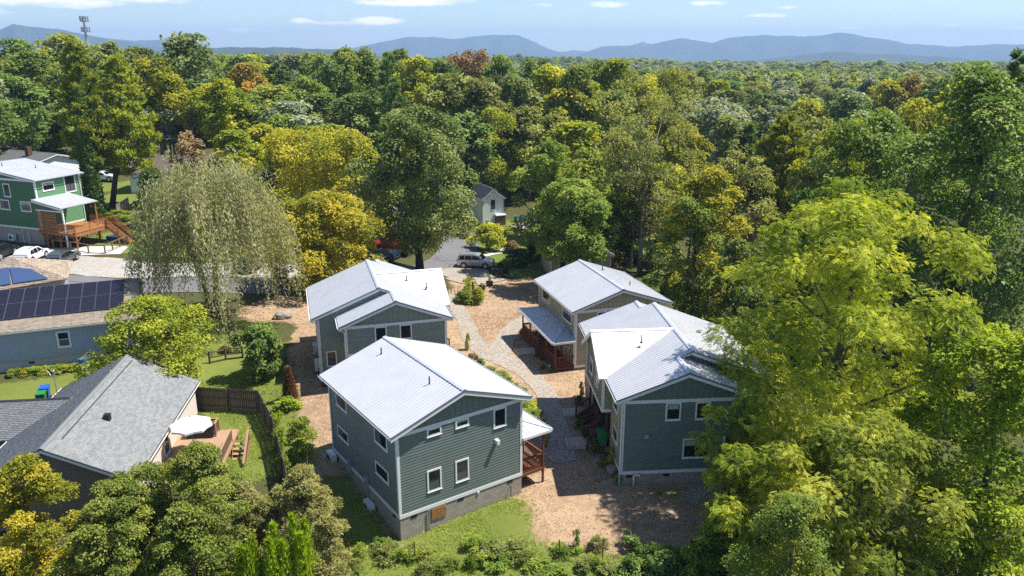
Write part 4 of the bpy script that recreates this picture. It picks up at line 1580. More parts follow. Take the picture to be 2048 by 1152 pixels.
def scene_house2():
    e, g, mu, W0, W1, sh, ze, zs = house_stepped('sage green house with stepped white roof and rightward cross gable, behind the dark green house', (-12.87, 56.69), 74.1, True, 1.5, 6.20, 6.49, .395, ('sage', 'sage', 'sage'), front_low=False, v2=11.0, v3=12.3)
    wf = 7.92
    window(e, W0, wf - 3.18, wf - 2.24, 4.97, 6.19, 'single')
    window(e, W0, wf - 5.15, wf - 4.19, 4.97, 6.19, 'single')
    window(e, W1, wf + .65, wf + 1.48, 2.22, 3.56, 'hung')
    Wl = wall_frame('left', mu(9.88))
    window(e, Wl, 6.0, 7.4, 4.8, 5.9, 'slider')
    air_conditioner(Wl, 4.0, 1.55, 'white heat pump unit on the sage wall, the nearer of two', e)
    air_conditioner(Wl, 7.4, 1.75, 'white heat pump unit on the sage wall, the farther of two', e)
    vent_pipe(e, (7.2, 4.7, 7.62), .45)
    vent_pipe(e, (5.7, 5.7, 8.05), .45)
    downspout(e, (mu(wf) - .58, -.12, 6.42), (mu(wf) + .0 - .08, -.1, 0), 3.9)
    downspout(e, (mu(9.88) - .58, 2.35, 6.42), (mu(9.88) - .08, 2.5, 0), 1.2)
    # side landing in red wood at the left corner
    deck_floor(e, mu(9.9) - .0, mu(8.6), 1.1, 2.35, 1.5, 'redwood', 'v')
    return e
scene_house3()
scene_house2()

# ------------------------------------------------------------------ neighbouring houses
def gable_house(label, loc, yaw, w, L, zs, ze, zr, side_mat, roof_mat, oe=.35, ov=.3, found=True, trim='white', e_=.2, seed=0, shingles=True, cat='house', front_mat=None):
    e = thing('house', label, cat, (*loc, 0), A(yaw))
    g = ground_of(e)
    slope = (zr - ze) / (w / 2 + oe)
    zt = lambda u: ze + slope * (min(u, w - u) + oe) - .12
    m = MB()
    m.prism([(0, 0, zs), (w, 0, zs), (w, 0, zt(0) - .02), (w/2, 0, zt(w/2) - .02), (0, 0, zt(0) - .02)], (0, L, 0))
    m.build('wall', MT[side_mat], e)
    Wf, Wl, Wr = wall_frame('front', 0), wall_frame('left', 0), wall_frame('right', w)
    m = MB()
    z = zs
    while z < zt(w/2) - .1:
        z2 = z + e_
        lo = 0.02 if z2 < zt(0) else max(.02, (z2 + .12 - ze) / slope - oe)
        if lo < w / 2:
            m.poly([(lo, -.026, z), (w - lo, -.026, z), (w - lo, -.008, z2), (lo, -.008, z2)])
            m.poly([(lo, -.003, z), (w - lo, -.003, z), (w - lo, -.026, z), (lo, -.026, z)])
        z = z2
    m.build('lap_siding', MT[front_mat or side_mat], e, kind='stuff')
    laps(e, Wl, .02, L - .02, zs, zt(0) - .03, MT[side_mat], e_)
    laps(e, Wr, .02, L - .02, zs, zt(0) - .03, MT[side_mat], e_)
    for x, y, sx, sy in ((0, 0, -1, -1), (w, 0, 1, -1), (w, L, 1, 1), (0, L, -1, 1)):
        corner(e, x, y, zs, zt(0) - .02, sx, sy, .1)
    m = MB()
    m.box(.06, .06, zs - 2.6, w - .06, L - .06, zs - .004)
    m.build('foundation', MT['block'], e)
    a0, a1 = -ov, L + ov
    lp = [(-oe, a0, ze), (w/2, a0, zr), (w/2, a1, zr), (-oe, a1, ze)]
    rp = [(w + oe, a0, ze), (w/2, a0, zr), (w/2, a1, zr), (w + oe, a1, ze)]
    if shingles:
        shingle_plane(e, lp, (1, 0), roof_mat, seed=seed)
        shingle_plane(e, rp, (-1, 0), roof_mat, seed=seed + 1)
        m = MB()
        for sg in (-1, 1):
            m.prism([(w/2, a0, zr + .035), (w/2, a1, zr + .035), (w/2 + sg * .16, a1, zr + .035 - .16 * slope), (w/2 + sg * .16, a0, zr + .035 - .16 * slope)], (0, 0, .015))
        m.build('ridge_cap', MT[roof_mat], e)
    for y, o in ((a0, -1), (a1, 1)):
        rake(e, (-oe, y, ze), (w/2, y, zr), (0, o, 0), .17, mat=trim, top=False)
        rake(e, (w/2, y, zr), (w + oe, y, ze), (0, o, 0), .17, mat=trim, top=False)
    gutter(e, (-oe - .005, a0, ze - .015), (-oe - .005, a1, ze - .015), (-1, 0, 0))
    gutter(e, (w + oe + .005, a0, ze - .015), (w + oe + .005, a1, ze - .015), (1, 0, 0))
    return e, g, zt, Wf, Wl, Wr, slope

def scene_gray():
    w, L, ze, zr = 8.8, 13.43, 3.4, 5.71
    e, g, zt, Wf, Wl, Wr, sl = gable_house('single storey house with a grey shingle roof and taupe gable, low on the left', (-30.57, 38.57), 83.0, w, L, .95, ze, zr, 'taupe', 'shingle_grey', seed=3)
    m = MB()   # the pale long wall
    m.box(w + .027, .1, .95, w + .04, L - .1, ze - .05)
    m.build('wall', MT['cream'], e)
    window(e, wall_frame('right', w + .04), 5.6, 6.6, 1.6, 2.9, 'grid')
    # roof vent, slotted ridge vent
    m = MB()
    m.box(5.9, 4.6, 4.85, 6.25, 4.95, 5.28)
    m.build('roof_vent', MT['black'], e)
    m = MB()
    m.prism([(w/2 + .5, 1.2, zr - .5 * sl + .02), (w/2 + .5, L - .3, zr - .5 * sl + .02), (w/2 + .53, L - .3, zr - .53 * sl + .04), (w/2 + .53, 1.2, zr - .53 * sl + .04)], (0, 0, .05))
    m.build('ridge_vent', MT['iron'], e)
    # side wing towards the left, its ridge meeting the main slope
    zR = ze + (2.6 + .35) * sl
    hw = 2.95
    vr = 8.6
    shingle_plane(e, [(-9, vr - hw, ze), (-.4, vr - hw, ze), (2.6, vr, zR), (-9, vr, zR)], (0, 1), 'shingle_grey', seed=11)
    shingle_plane(e, [(-9, vr + hw, ze), (-.4, vr + hw, ze), (2.6, vr, zR), (-9, vr, zR)], (0, -1), 'shingle_grey', seed=12)
    m = MB()
    m.prism([(-9, vr, zR + .03), (2.4, vr, zR + .03), (2.4, vr - .15, zR - .03), (-9, vr - .15, zR - .03)], (0, 0, .015))
    m.build('ridge_cap', MT['iron'], e)
    m = MB()
    m.box(-8.8, vr - hw + .3, -.5, .1, vr + hw - .3, ze - .02)
    m.build('wall', MT['taupe'], e)
    # power mast on the far corner of the eave
    m = MB()
    m.tube([(-.25, L - .9, ze - 1.5), (-.25, L - .9, ze + 1.75)], .04, 7)
    m.lathe([(.09, 0), (.11, .08), (.05, .16)], (-.25, L - .9, ze + 1.72), 8)
    m.tube([(-.25, L - .9, ze + 1.7), (-.6, L - .6, ze + 1.35), (-.9, L - .4, ze + 1.7), (-1.3, L - .2, ze + 1.75)], .012, 5)
    m.build('power_mast', MT['steel'], e)
    # deck on the right, with railings, seen beside the roof
    dz = 1.55
    deck_floor(e, w + .08, w + 3.9, 4.3, 9.2, dz, 'deck_tan', 'u', rim_mat='deck_tan')
    for v_ in (4.4, 6.7, 9.1):
        for u_ in (w + .4, w + 3.8):
            piece('post', 'deck_tan', e, (u_, v_, dz - .95), (.12, .12, 1.4))
    railing(e, (w + .4, 9.12, dz), (w + 2.6, 9.12, dz), .95, 'deck_tan')
    railing(e, (w + 2.6, 9.12, dz), (w + 2.6, 8.3, dz), .95, 'deck_tan')
    railing(e, (w + 3.85, 4.4, dz), (w + 3.85, 7.4, dz), .95, 'deck_tan')
    # stair along the deck's outer side
    for i in range(6):
        piece('step', 'deck_tan', e, (w + 4.5, 7.2 - i * .32, dz - .1 - i * .2), (1.0, .3, .045))
    for u_ in (w + 4.02, w + 5.0):
        m = MB()
        m.bar((u_, 7.5, dz - .1), (u_, 5.0, dz - 1.45), .045, .26)
        m.build('stringer', MT['cedar'], e)
    railing(e, (w + 5.0, 7.4, dz), (w + 5.0, 5.1, dz - 1.35), .9, 'deck_tan', .14)
    M_ = Matrix.Translation(e.location) @ Matrix.Rotation(e.rotation_euler.z, 4, 'Z')
    # grill under a cover
    p = M_ @ Vector((w + 1.6, 8.45, dz))
    t = thing('grill', 'barbecue grill under a black cover on the wooden deck', 'grill', p, e.rotation_euler.z)
    m = MB()
    prof = [(-.75, .30), (-.72, .0)]
    m.prism([(-.85, -.36, 0), (.85, -.36, 0), (.82, -.33, .85), (.55, -.28, 1.12), (-.55, -.28, 1.12), (-.82, -.33, .85)], (0, .68, 0))
    m.build('cover', MT['cover'], t)
    m = MB()
    for x in (-.7, .7):
        m.box(x - .05, -.385, 0, x + .05, -.362, .8)
    m.build('cover_fold', MT['cover'], t)
    # white patio umbrella with eight panels
    p = M_ @ Vector((w + 1.75, 6.1, dz))
    t = thing('patio_umbrella', 'open white patio umbrella above the wooden deck', 'umbrella', p, e.rotation_euler.z)
    m = MB()
    m.tube([(0, 0, 0), (0, 0, 2.62)], .024, 7)
    m.build('pole', MT['rail_wood'], t)
    m = MB()
    m.lathe([(.28, 0), (.28, .08), (.05, .12)], (0, 0, 0), 12)
    m.build('base', MT['iron'], t)
    rr, hz = 1.35, 2.05
    for k in range(8):
        a, b = 2 * math.pi * k / 8, 2 * math.pi * (k + 1) / 8
        m = MB()
        A_ = Vector((rr * math.cos(a), rr * math.sin(a), hz))
        B_ = Vector((rr * math.cos(b), rr * math.sin(b), hz))
        T_ = Vector((0, 0, 2.58))
        mid = (A_ + B_) / 2 * .97
        mid.z = hz + .03
        c1, c2 = (A_ + T_) / 2 + Vector((0, 0, .05)), (B_ + T_) / 2 + Vector((0, 0, .05))
        m.poly([A_, mid, (c1 + c2) / 2, c1])
        m.poly([mid, B_, c2, (c1 + c2) / 2])
        m.poly([c1, (c1 + c2) / 2, T_])
        m.poly([(c1 + c2) / 2, c2, T_])
        m.poly([A_, mid, mid - Vector((0, 0, .14)), A_ - Vector((0, 0, .14))])
        m.poly([mid, B_, B_ - Vector((0, 0, .14)), mid - Vector((0, 0, .14))])
        m.build('canopy_panel', MT['canvas'], t)
        m = MB()
        m.bar(A_ - Vector((0, 0, .02)), (0, 0, 2.5), .015, .015)
        m.build('rib', MT['rail_wood'], t)
    m = MB()
    m.lathe([(.03, 0), (.04, .05), (.01, .12)], (0, 0, 2.58), 8)
    m.build('finial', MT['black'], t)
    return e
scene_gray()

def scene_blue():
    w, L = 10.3, 15.0
    zg = 2.0
    e = thing('house', 'blue grey house with rows of dark solar panels on a tan shingle roof', 'house', (-31.07, 61.23, 0), A(69.2))
    g = ground_of(e)
    ze, zr = 5.63, 7.63
    oe = .4
    sl = (zr - ze) / (w / 2 + oe)
    x0 = -16.0
    m = MB()
    m.prism([(-.25, 0, 3.05), (-.25, w, 3.05), (-.25, w, ze - .05), (-.25, w/2, zr - .15), (-.25, 0, ze - .05)], (x0 + .5, 0, 0))
    m.build('wall', MT['blue_grey'], e)
    m = MB()
    m.box(x0 + .3, .08, .0, -.3, w - .1, 3.045)
    m.build('foundation', MT['concrete'], e)
    Wf = wall_frame('front', 0)
    laps(e, Wf, x0 + .3, -.27, 3.05, ze - .12, MT['blue_grey'], .115)
    corner(e, -.25, 0, 3.05, ze - .1, 1, -1, .1)
    for s in (-8.1, -2.5):
        foundation_vent(e, wall_frame('front', .08), s, 2.75)
    window(e, Wf, -6.05, -5.05, 3.75, 5.15, 'hung', .1, 'white', 'white_sash')
    window(e, Wf, -13.0, -12.0, 3.75, 5.15, 'hung', .1, 'white', 'white_sash')
    shingle_plane(e, [(x0, -oe, ze), (0, -oe, ze), (0, w/2, zr), (x0, w/2, zr)], (0, 1), 'shingle_tan', seed=21)
    shingle_plane(e, [(x0, w + oe, ze), (0, w + oe, ze), (0, w/2, zr), (x0, w/2, zr)], (0, -1), 'shingle_tan', ex=.3, wd=.6, seed=22)
    gutter(e, (x0, -oe - .005, ze - .02), (0, -oe - .005, ze - .02), (0, -1, 0))
    rake(e, (0, -oe, ze), (0, w/2, zr), (1, 0, 0), .16, top=False)
    rake(e, (0, w/2, zr), (0, w + oe, ze), (1, 0, 0), .16, top=False)
    # solar panels, two rows, each a part with its frame
    n = Vector((0, -sl, 1)).normalized()
    d = Vector((0, 1, sl)).normalized()
    pw, ph = 1.06, 2.02
    rot = Matrix((Vector((1, 0, 0)), d, n)).transposed()
    cellm = MB()
    cellm.box(-pw/2 + .02, -ph/2 + .02, -.015, pw/2 - .02, ph/2 - .02, .018)
    cellm = cellm.mesh('solar_panel', MT['solar_cell'])
    fm = MB()
    for q in ((-pw/2, -ph/2, pw/2, -ph/2 + .02), (-pw/2, ph/2 - .02, pw/2, ph/2), (-pw/2, -ph/2 + .02, -pw/2 + .02, ph/2 - .02), (pw/2 - .02, -ph/2 + .02, pw/2, ph/2 - .02)):
        fm.box(q[0], q[1], -.02, q[2], q[3], .021)
    fm = fm.mesh('frame', MT['solar_frame'])
    for r in range(2):
        for k in range(13):
            c = Vector((-1.55 - k * (pw + .025), w/2, zr)) - d * (.22 + ph/2 + r * (ph + .03)) + n * .13
            o = bpy.data.objects.new('solar_panel', cellm)
            link(o, e)
            o.matrix_local = Matrix.Translation(c) @ rot.to_4x4()
            f = bpy.data.objects.new('frame', fm)
            link(f, o)
    m = MB()
    for r in range(2):
        for k in (.25, .75):
            c = Vector((0, w/2, zr)) - d * (.22 + ph * k + r * (ph + .03)) + n * .07
            m.bar(Vector((x0 + .5, c.y, c.z)), Vector((-1.0, c.y, c.z)), .05, .05)
    m.build('mounting_rail', MT['alu'], e)
    # hipped rear wing with two bluish panels
    ap = Vector((-10.9, 11.2, 9.05))
    fl, fr = Vector((-14.6, 5.9, 7.1)), Vector((-6.0, 8.5, 7.25))
    bk = Vector((-6.5, 15.5, 7.2))
    bl = Vector((-16.5, 14.5, 7.2))
    for a, b, s_ in ((fl, fr, 31), (fr, bk, 32), (bk, bl, 33), (bl, fl, 34)):
        mid = (a + b) / 2
        shingle_plane(e, [a, b, ap], (ap.x - mid.x, ap.y - mid.y), 'shingle_tan', ex=.25, wd=.5, seed=s_)
    m = MB()
    m.prism([fl + Vector((.5, .6, -4.5)), fr + Vector((-.6, .4, -4.6)), bk + Vector((-.6, -.6, -4.6)), bl + Vector((.6, -.5, -4.6))], (0, 0, 4.35))
    m.build('wall', MT['blue_grey'], e)
    nn = (fr - fl).cross(ap - fl).normalized()
    if nn.z < 0:
        nn = -nn
    for t0, t1 in ((.14, .52), (.54, .86)):
        q = []
        for t, hh in ((t0, .10), (t1, .10), (t1, .62), (t0, .62)):
            base = fl + (fr - fl) * t
            top = base + (ap - base) * hh * (1 if t < .6 else .75)
            q.append(top + nn * .10)
        m = MB()
        m.prism(q, nn * .04)
        m.build('solar_panel', MT['solar_blue'], e, label='bluish solar panel on the hipped rear roof')
    return e
scene_blue()

def scene_green():
    e = thing('house', 'bright green two storey house with a cedar deck and a white metal roof', 'house', (-59.22, 96.43, 0), A(110.0))
    g = ground_of(e)
    zs, zb, ze, L, oe, ov = 4.97, 11.02, 11.33, 6.6, .5, .35
    s = .135
    x0 = -16
    zt = lambda u: ze + s * (oe - max(u, -9.6)) if u > -9.6 else ze + s * (oe + 9.6) - s * (-9.6 - u)
    m = MB()
    m.prism([(x0, 0, zs), (0, 0, zs), (0, 0, zt(0) - .12), (-9.6, 0, zt(-9.6) - .12), (x0, 0, zt(x0) - .12)], (0, L, 0))
    m.build('wall', MT['emerald'], e)
    m = MB()
    m.box(x0 + .05, .06, 1.5, -.05, L - .05, zs - .005)
    m.build('foundation', MT['block'], e)
    Wf, Wr = wall_frame('front', 0), wall_frame('right', 0)
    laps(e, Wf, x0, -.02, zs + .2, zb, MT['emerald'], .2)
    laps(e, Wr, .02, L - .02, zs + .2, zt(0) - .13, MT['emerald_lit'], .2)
    board(e, 'skirt_board', Wf, x0, .03, zs - .02, zs + .2)
    board(e, 'skirt_board', Wr, -.03, L, zs - .02, zs + .2)
    board(e, 'band_board', Wf, x0, -.13, zb, zb + .25)
    corner(e, 0, 0, zs + .21, zt(0) - .13, 1, -1, .16)
    corner(e, 0, L, zs + .21, zt(0) - .13, 1, 1, .16)
    window(e, Wf, -3.0, -1.2, 7.2, 8.5, 'slider', .13)
    window(e, Wf, -6.6, -4.9, 7.2, 8.5, 'slider', .13)
    window(e, Wf, -5.5, -4.3, 8.9, 10.6, 'hung', .13)
    window(e, Wr, 1.0, 2.7, 9.7, 10.8, 'slider', .13)
    window(e, Wr, 4.2, 5.9, 9.0, 11.2, 'grid', .13)
    # roof
    roof_plane(e, [(oe, -ov, ze), (-9.6, -ov, zt(-9.6)), (-9.6, L + ov, zt(-9.6)), (oe, L + ov, ze)], (-1, 0), .45)
    roof_plane(e, [(-9.6, -ov, zt(-9.6)), (x0 - .3, -ov, zt(x0)), (x0 - .3, L + ov, zt(x0)), (-9.6, L + ov, zt(-9.6))], (1, 0), .45)
    rake(e, (oe, -ov, ze), (-9.6, -ov, zt(-9.6)), (0, -1, 0), .22)
    gutter(e, (oe + .005, -ov, ze - .01), (oe + .005, L + ov, ze - .01), (1, 0, 0))
    downspout(e, (oe + .06, L + .2, ze - .05), (.08, L - .1, 0), 4.5)
    for u_, v_ in ((-4.5, 4.2), (-7.6, 2.0)):
        vent_pipe(e, (u_, v_, zt(u_)), .4)
    # porch roof and its posts
    dz = zs + .05
    D = 4.7
    roof_plane(e, [(.02, -.9, 9.0), (D, -.9, 8.25), (D, 4.6, 8.25), (.02, 4.6, 9.0)], (-1, 0), .45)
    rake(e, (.02, -.9, 9.0), (D, -.9, 8.25), (0, -1, 0), .22)
    gutter(e, (D + .005, -.9, 8.24), (D + .005, 4.6, 8.24), (1, 0, 0))
    m = MB()
    m.prism([(.05, -.5, 8.85), (D - .2, -.5, 8.1), (D - .2, -.5, 7.75), (.05, -.5, 7.75)], (0, .06, 0))
    m.build('gable_panel', MT['emerald'], e)
    board(e, 'band_board', wall_frame('front', -.5), .05, D - .2, 7.6, 7.75)
    # deck
    U1, V0, V1 = 6.2, -.6, 5.6
    deck_floor(e, .06, U1, V0, V1, dz, 'cedar', 'u', .15, .3)
    for u_ in (1.2, 3.4, U1 - .1):
        for v_ in (V0 + .1, V1 - .1):
            lo = g(u_, v_) - .2
            piece('post', 'cedar', e, (u_, v_, (lo + dz - .3) / 2), (.15, .15, dz - .3 - lo))
            m = MB()
            m.bar((u_, v_, dz - 1.2), (u_ - .7, v_, dz - .35), .08, .1)
            m.bar((u_, v_, dz - 1.2), (u_ + .7, v_, dz - .35), .08, .1)
            m.build('brace', MT['cedar'], e)
    for v_ in (-.45, 4.4):
        piece('post', 'white' if v_ < 0 else 'cedar', e, (D - .25, v_, (g(D, v_) - .2 + 8.1) / 2), (.16, .16, 8.1 - g(D, v_) + .2))
    # slat screen at the house end, slat railings beyond, each slat an object
    for k in range(11):
        piece('slat', 'cedar', e, (1.7, V0 + .05, dz + .15 + k * .22), (3.0, .04, .13))
    for u_ in (.25, 1.7, 3.2):
        piece('post', 'cedar', e, (u_, V0 + .10, dz + 1.3), (.1, .1, 2.6))
    for k in range(5):
        piece('slat', 'cedar', e, ((3.3 + U1) / 2, V0 + .05, dz + .14 + k * .2), (U1 - 3.3, .04, .11))
        piece('slat', 'cedar', e, (U1 - .05, (V0 + 4.0) / 2, dz + .14 + k * .2), (.04, 4.0 - V0, .11))
        piece('slat', 'cedar', e, (U1 / 2 + 1, V1 - .05, dz + .14 + k * .2), (U1 - 2, .04, .11))
    for u_, v_ in ((3.4, V0 + .1), (4.8, V0 + .1), (U1 - .1, V0 + .1), (U1 - .1, 1.7), (U1 - .1, 4.0)):
        piece('post', 'cedar', e, (u_, v_, dz + .55), (.11, .11, 1.15))
    m = MB()
    m.bar((3.3, V0 + .06, dz + 1.12), (U1, V0 + .06, dz + 1.12), .14, .04)
    m.bar((U1 - .05, V0, dz + 1.12), (U1 - .05, 4.0, dz + 1.12), .14, .04)
    m.build('top_rail', MT['cedar'], e)
    # staircase going down to the right with slatted sides
    st, n_st = Vector((U1 + .05, 4.8, dz)), 11
    for i in range(n_st):
        piece('step', 'cedar', e, (st.x + .15 + i * .29, st.y, dz - (i + 1) * .175), (.3, 1.3, .05))
    for sy in (-.7, .7):
        m = MB()
        m.bar((st.x, st.y + sy, dz - .1), (st.x + 3.3, st.y + sy, dz - 2.0), .05, .28)
        m.build('stringer', MT['cedar'], e)
        for k in range(5):
            piece_ab('slat', 'cedar', e, (st.x, st.y + sy, dz + .14 + k * .2), (st.x + 3.3, st.y + sy, dz - 1.86 + k * .2), .035, .10)
        for i_ in (0, .5, 1):
            piece('post', 'cedar', e, (st.x + 3.3 * i_, st.y + sy, dz - 2.0 * i_ + .45), (.11, .11, 1.3))
    # ground floor under the deck: door and small window
    m = MB()
    wbox(m, Wr, 3.6, 4.6, 2.7, 4.7, .0, .06)
    f_ = m.build('door_frame', MT['white'], e)
    m = MB()
    wbox(m, Wr, 3.72, 4.48, 2.75, 4.6, .061, .07)
    m.build('door', MT['plastic_white'], f_)
    window(e, Wr, 1.0, 1.6, 3.9, 4.7, 'single', .06)
    air_conditioner(Wf, -5.2, 3.3, 'white heat pump unit against the foundation of the bright green house', e, 1.0, .8)
    for s_ in (-3.4, -2.4):
        m = MB()
        m.tube([Wf(s_, 4.9, .1), Wf(s_, 3.0, .1)], .04, 6)
        m.build('drain_pipe', MT['pvc'], e)
    return e
scene_green()

def scene_white():
    w, L, zg = 4.5, 7.6, -5.0
    e, g, zt, Wf, Wl, Wr, sl = gable_house('narrow white two storey house with a dark grey roof, in the middle distance', (-5.62, 143.5), 66, w, L, -4.9, .06, 1.95, 'white_siding', 'shingle_dark', .2, .25, seed=41)
    window(e, Wf, 1.85, 2.65, -1.9, -.2, 'hung', .05, 'sash', 'sash')
    m = MB()
    m.box(2.6, -.95, -5.3, 4.45, -.05, -3.15)
    m.build('wood_box', MT['oldfence'], e)
    m = MB()
    m.prism([(2.5, -1.05, -3.12), (4.55, -1.05, -3.12), (4.55, -.04, -2.9), (2.5, -.04, -2.9)], (0, 0, .06))
    m.build('box_roof', MT['roof_metal'], e)
    m = MB()
    m.box(.9, -.25, -5.2, 1.3, -.03, -3.9)
    m.build('electric_box', MT['plastic_grey'], e)
    for u_ in (.02, w - .02):
        m = MB()
        m.tube([(u_, -.09, .0), (u_, -.09, -5)], .06, 6)
        m.build('downspout', MT['black'], e)
    # house among the trees behind the tan house
    e, g, zt, Wf, Wl, Wr, sl = gable_house('pale yellow house half hidden by trees behind the tan house', (4.8, 93.0), 84, 7.5, 8, -.4, 2.5, 4.0, 'yellow_siding', 'shingle_brown', .3, .3, seed=45)
    window(e, Wf, 1.0, 1.9, .4, 1.8, 'hung', .08)
    m = MB()
    wbox(m, Wf, 4.5, 5.6, -.4, 1.8, 0, .05)
    f_ = m.build('door_frame', MT['white'], e)
    m = MB()
    wbox(m, Wf, 4.62, 5.48, -.38, 1.7, .051, .06)
    m.build('door', MT['black'], f_)
    deck_floor(e, 3.8, 6.4, -1.6, -.05, -.38, 'greywood', 'u')
    for i in range(4):
        piece('step', 'deck_tan', e, (5.1, -1.75 - i * .3, -.55 - i * .17), (1.2, .3, .05))
    for u_ in (3.9, 6.3):
        railing(e, (u_, -.1, -.38), (u_, -1.55, -.38), .9, 'greywood')
    # low houses beyond the green house and in the trees
    e, *_ = gable_house('low pale house with a grey roof and brick chimney behind the bright green house', (-83, 134), 25, 11, 12, 4.6, 7.6, 9.1, 'white_siding', 'shingle_grey', .5, .5, seed=47)
    m = MB()
    m.box(3.4, 4.2, 8.2, 4.2, 5.0, 10.2)
    m.build('chimney', MT['rust'], e)
    gable_house('low house with a brown roof behind the bright green house', (-104, 146), 80, 9, 16, 5.5, 8.2, 10.2, 'taupe', 'shingle_brown', .5, .5, seed=49)
    e, g, zt, Wf, Wl, Wr, sl = gable_house('tan roofed house with a white gable end behind the willow', (-50, 131), -15, 7.5, 13, 2.2, 7.4, 9.6, 'white_siding', 'shingle_brown', .4, .3, seed=51)
    # flat white commercial building far off
    x, y, z = at(482, 131, 330)
    z1_ = z
    t = thing('commercial_building', 'flat roofed white building showing between far treetops', 'building', (x, y, 0), 0)
    m = MB()
    m.box(-6, 0, -4, 6, 14, z1_)
    m.build('wall', MT['white_siding'], t)
    m = MB()
    m.box(-6.2, -.2, z1_ + .02, 6.2, 14.2, z1_ + .6)
    m.build('parapet', MT['white'], t)
    for k in range(4):
        window(t, wall_frame('front', 0), -5.2 + k * 2.7, -3.4 + k * 2.7, z1_ - 3.2, z1_ - 1.6, 'slider', .12)
scene_white()

# ------------------------------------------------------------------ trees and plants
def nrm(a):
    return a / (np.linalg.norm(a, axis=-1, keepdims=True) + 1e-9)

def perp(a, rng):
    r = rng.normal(size=a.shape)
    r -= a * (r * a).sum(-1, keepdims=True)
    return nrm(r)

def leaf_quads(C, A_, N, L, W, fold=.25):
    """diamond leaves: base C, axis A_, normal N, length L, width W"""
    S = np.cross(A_, N)
    L, W = L[:, None], W[:, None]
    mid = C + A_ * L * .45 + N * W * fold
    V = np.stack([C, mid + S * W * .5, C + A_ * L - N * L * .06, mid - S * W * .5], 1).reshape(-1, 3)
    F = np.arange(len(C) * 4).reshape(-1, 4)
    return V, F

def fronds(C, A_, N, L, rng, pairs=6):
    """pinnate leaves: leaflets in pairs along a drooping rachis; returns quads"""
    n = len(C)
    S = np.cross(A_, N)
    Vs = []
    for k in range(pairs):
        t = (k + .8) / (pairs + .4)
        p = C + A_ * (L * t)[:, None] - np.array([0, 0, 1.0]) * (L * .22 * t * t)[:, None]
        ll = L * (.34 - .16 * abs(t - .45))
        for s in (-1, 1):
            ax = nrm(S * s * .9 + A_ * .45 - np.array([0, 0, .15]))
            wv = np.cross(ax, N) * (ll * .25)[:, None]
            m = p + ax * (ll * .5)[:, None]
            Vs.append(np.stack([p, m + wv, p + ax * ll[:, None] - N * (ll * .12)[:, None], m - wv], 1))
    V = np.concatenate(Vs, 0).reshape(-1, 3)
    F = np.arange(len(V)).reshape(-1, 4)
    return V, F, 2 * pairs

def crown_mesh(name, rng, H, zb, Rr, mat, n_clump=26, clump=.30, n_leaf=6000, leaf=(.45, .28), shape='round', flat=.8, droop=.25, style='leaf', up=.35, skew=(0, 0), inner=.0, tintspread=.35, hole=0.0):
    """foliage as leaf-sized faces in clumps through the crown's volume; also returns the clump centres for the limbs"""
    c, rads = [], []
    zz = zb
    for i in range(n_clump):
        t = (i + rng.random()) / n_clump
        if shape == 'round':
            r = math.sqrt(max(0.0, 1 - (2 * t - .9)**2 / 1.25)) if t < .98 else .2
        elif shape == 'cone':
            r = max(.06, (1 - t))**.8
        elif shape == 'vase':
            r = .45 + .62 * math.sin(min(t * 1.25, 1.0) * 1.7) * (1 if t < .8 else max(.35, 1 - (t - .8) * 3))
        elif shape == 'broad':
            r = .62 + .8 * t if t < .48 else math.sqrt(max(.05, 1 - ((t - .48) / .52)**2 * .88))
        elif shape == 'dome':
            r = math.sqrt(max(.03, 1 - t * t))
        else:
            r = math.sin(math.pi * min(.97, max(.08, t * .85 + .12)))**.7
        a = i * 2.39996 + rng.normal() * .5
        rho = Rr * r * (.25 + .58 * math.sqrt(rng.random())) if i % 4 else Rr * r * .3 * rng.random()
        cr = Rr * clump * (.7 + .6 * rng.random())
        z = zb + t * (H - zb) * .94
        c.append((rho * math.cos(a) + skew[0] * t, rho * math.sin(a) + skew[1] * t, min(z, H - cr * flat * .9)))
        rads.append(cr)
    c, rads = np.array(c), np.array(rads)
    p = rads**2
    p /= p.sum()
    idx = rng.choice(n_clump, n_leaf, p=p)
    d = nrm(rng.normal(size=(n_leaf, 3)))
    ctr = np.array([skew[0] * .5, skew[1] * .5, zb + (H - zb) * .45])
    outw = nrm(c[idx] - ctr)
    d = nrm(d + outw * .45 + np.array([0, 0, up]))
    rr = rads[idx] * (1.05 - .75 * rng.random(n_leaf)**2.4)
    # lumpy outline of the clump
    ph = rng.random(n_clump) * 6.28
    rr *= 1 + .22 * np.sin(3 * np.arctan2(d[:, 1], d[:, 0]) + ph[idx]) * np.cos(2.5 * d[:, 2] * 3 + ph[idx])
    C = c[idx] + d * rr[:, None] * np.array([1, 1, flat])
    N = nrm(d * .5 + np.array([.16, .02, .60]) + rng.normal(size=(n_leaf, 3)) * .44)
    A_ = perp(N, rng)
    A_ = nrm(A_ + d * .45 - np.array([0, 0, droop]))
    N = nrm(N - A_ * (N * A_).sum(1, keepdims=True))
    sz = .65 + .7 * rng.random(n_leaf)
    ct = rng.random(n_clump)
    tint = .5 + (ct[idx] - .5) * tintspread * 1.5 + rng.normal(size=n_leaf) * .17 + .16 * (d[:, 2]) * 0
    if style == 'frond':
        V, F, k = fronds(C, A_, N, leaf[0] * sz, rng)
        tt = np.tile(np.repeat(tint, 4).reshape(-1, 4), (k, 1)).ravel()
        me = np_mesh(name, V, F, mat, np.clip(tt, 0, 1))
    else:
        V, F = leaf_quads(C, A_, N, leaf[0] * sz, leaf[1] * sz)
        me = np_mesh(name, V, F, mat, np.clip(np.repeat(tint, 4), 0, 1))
    return me, c, rads

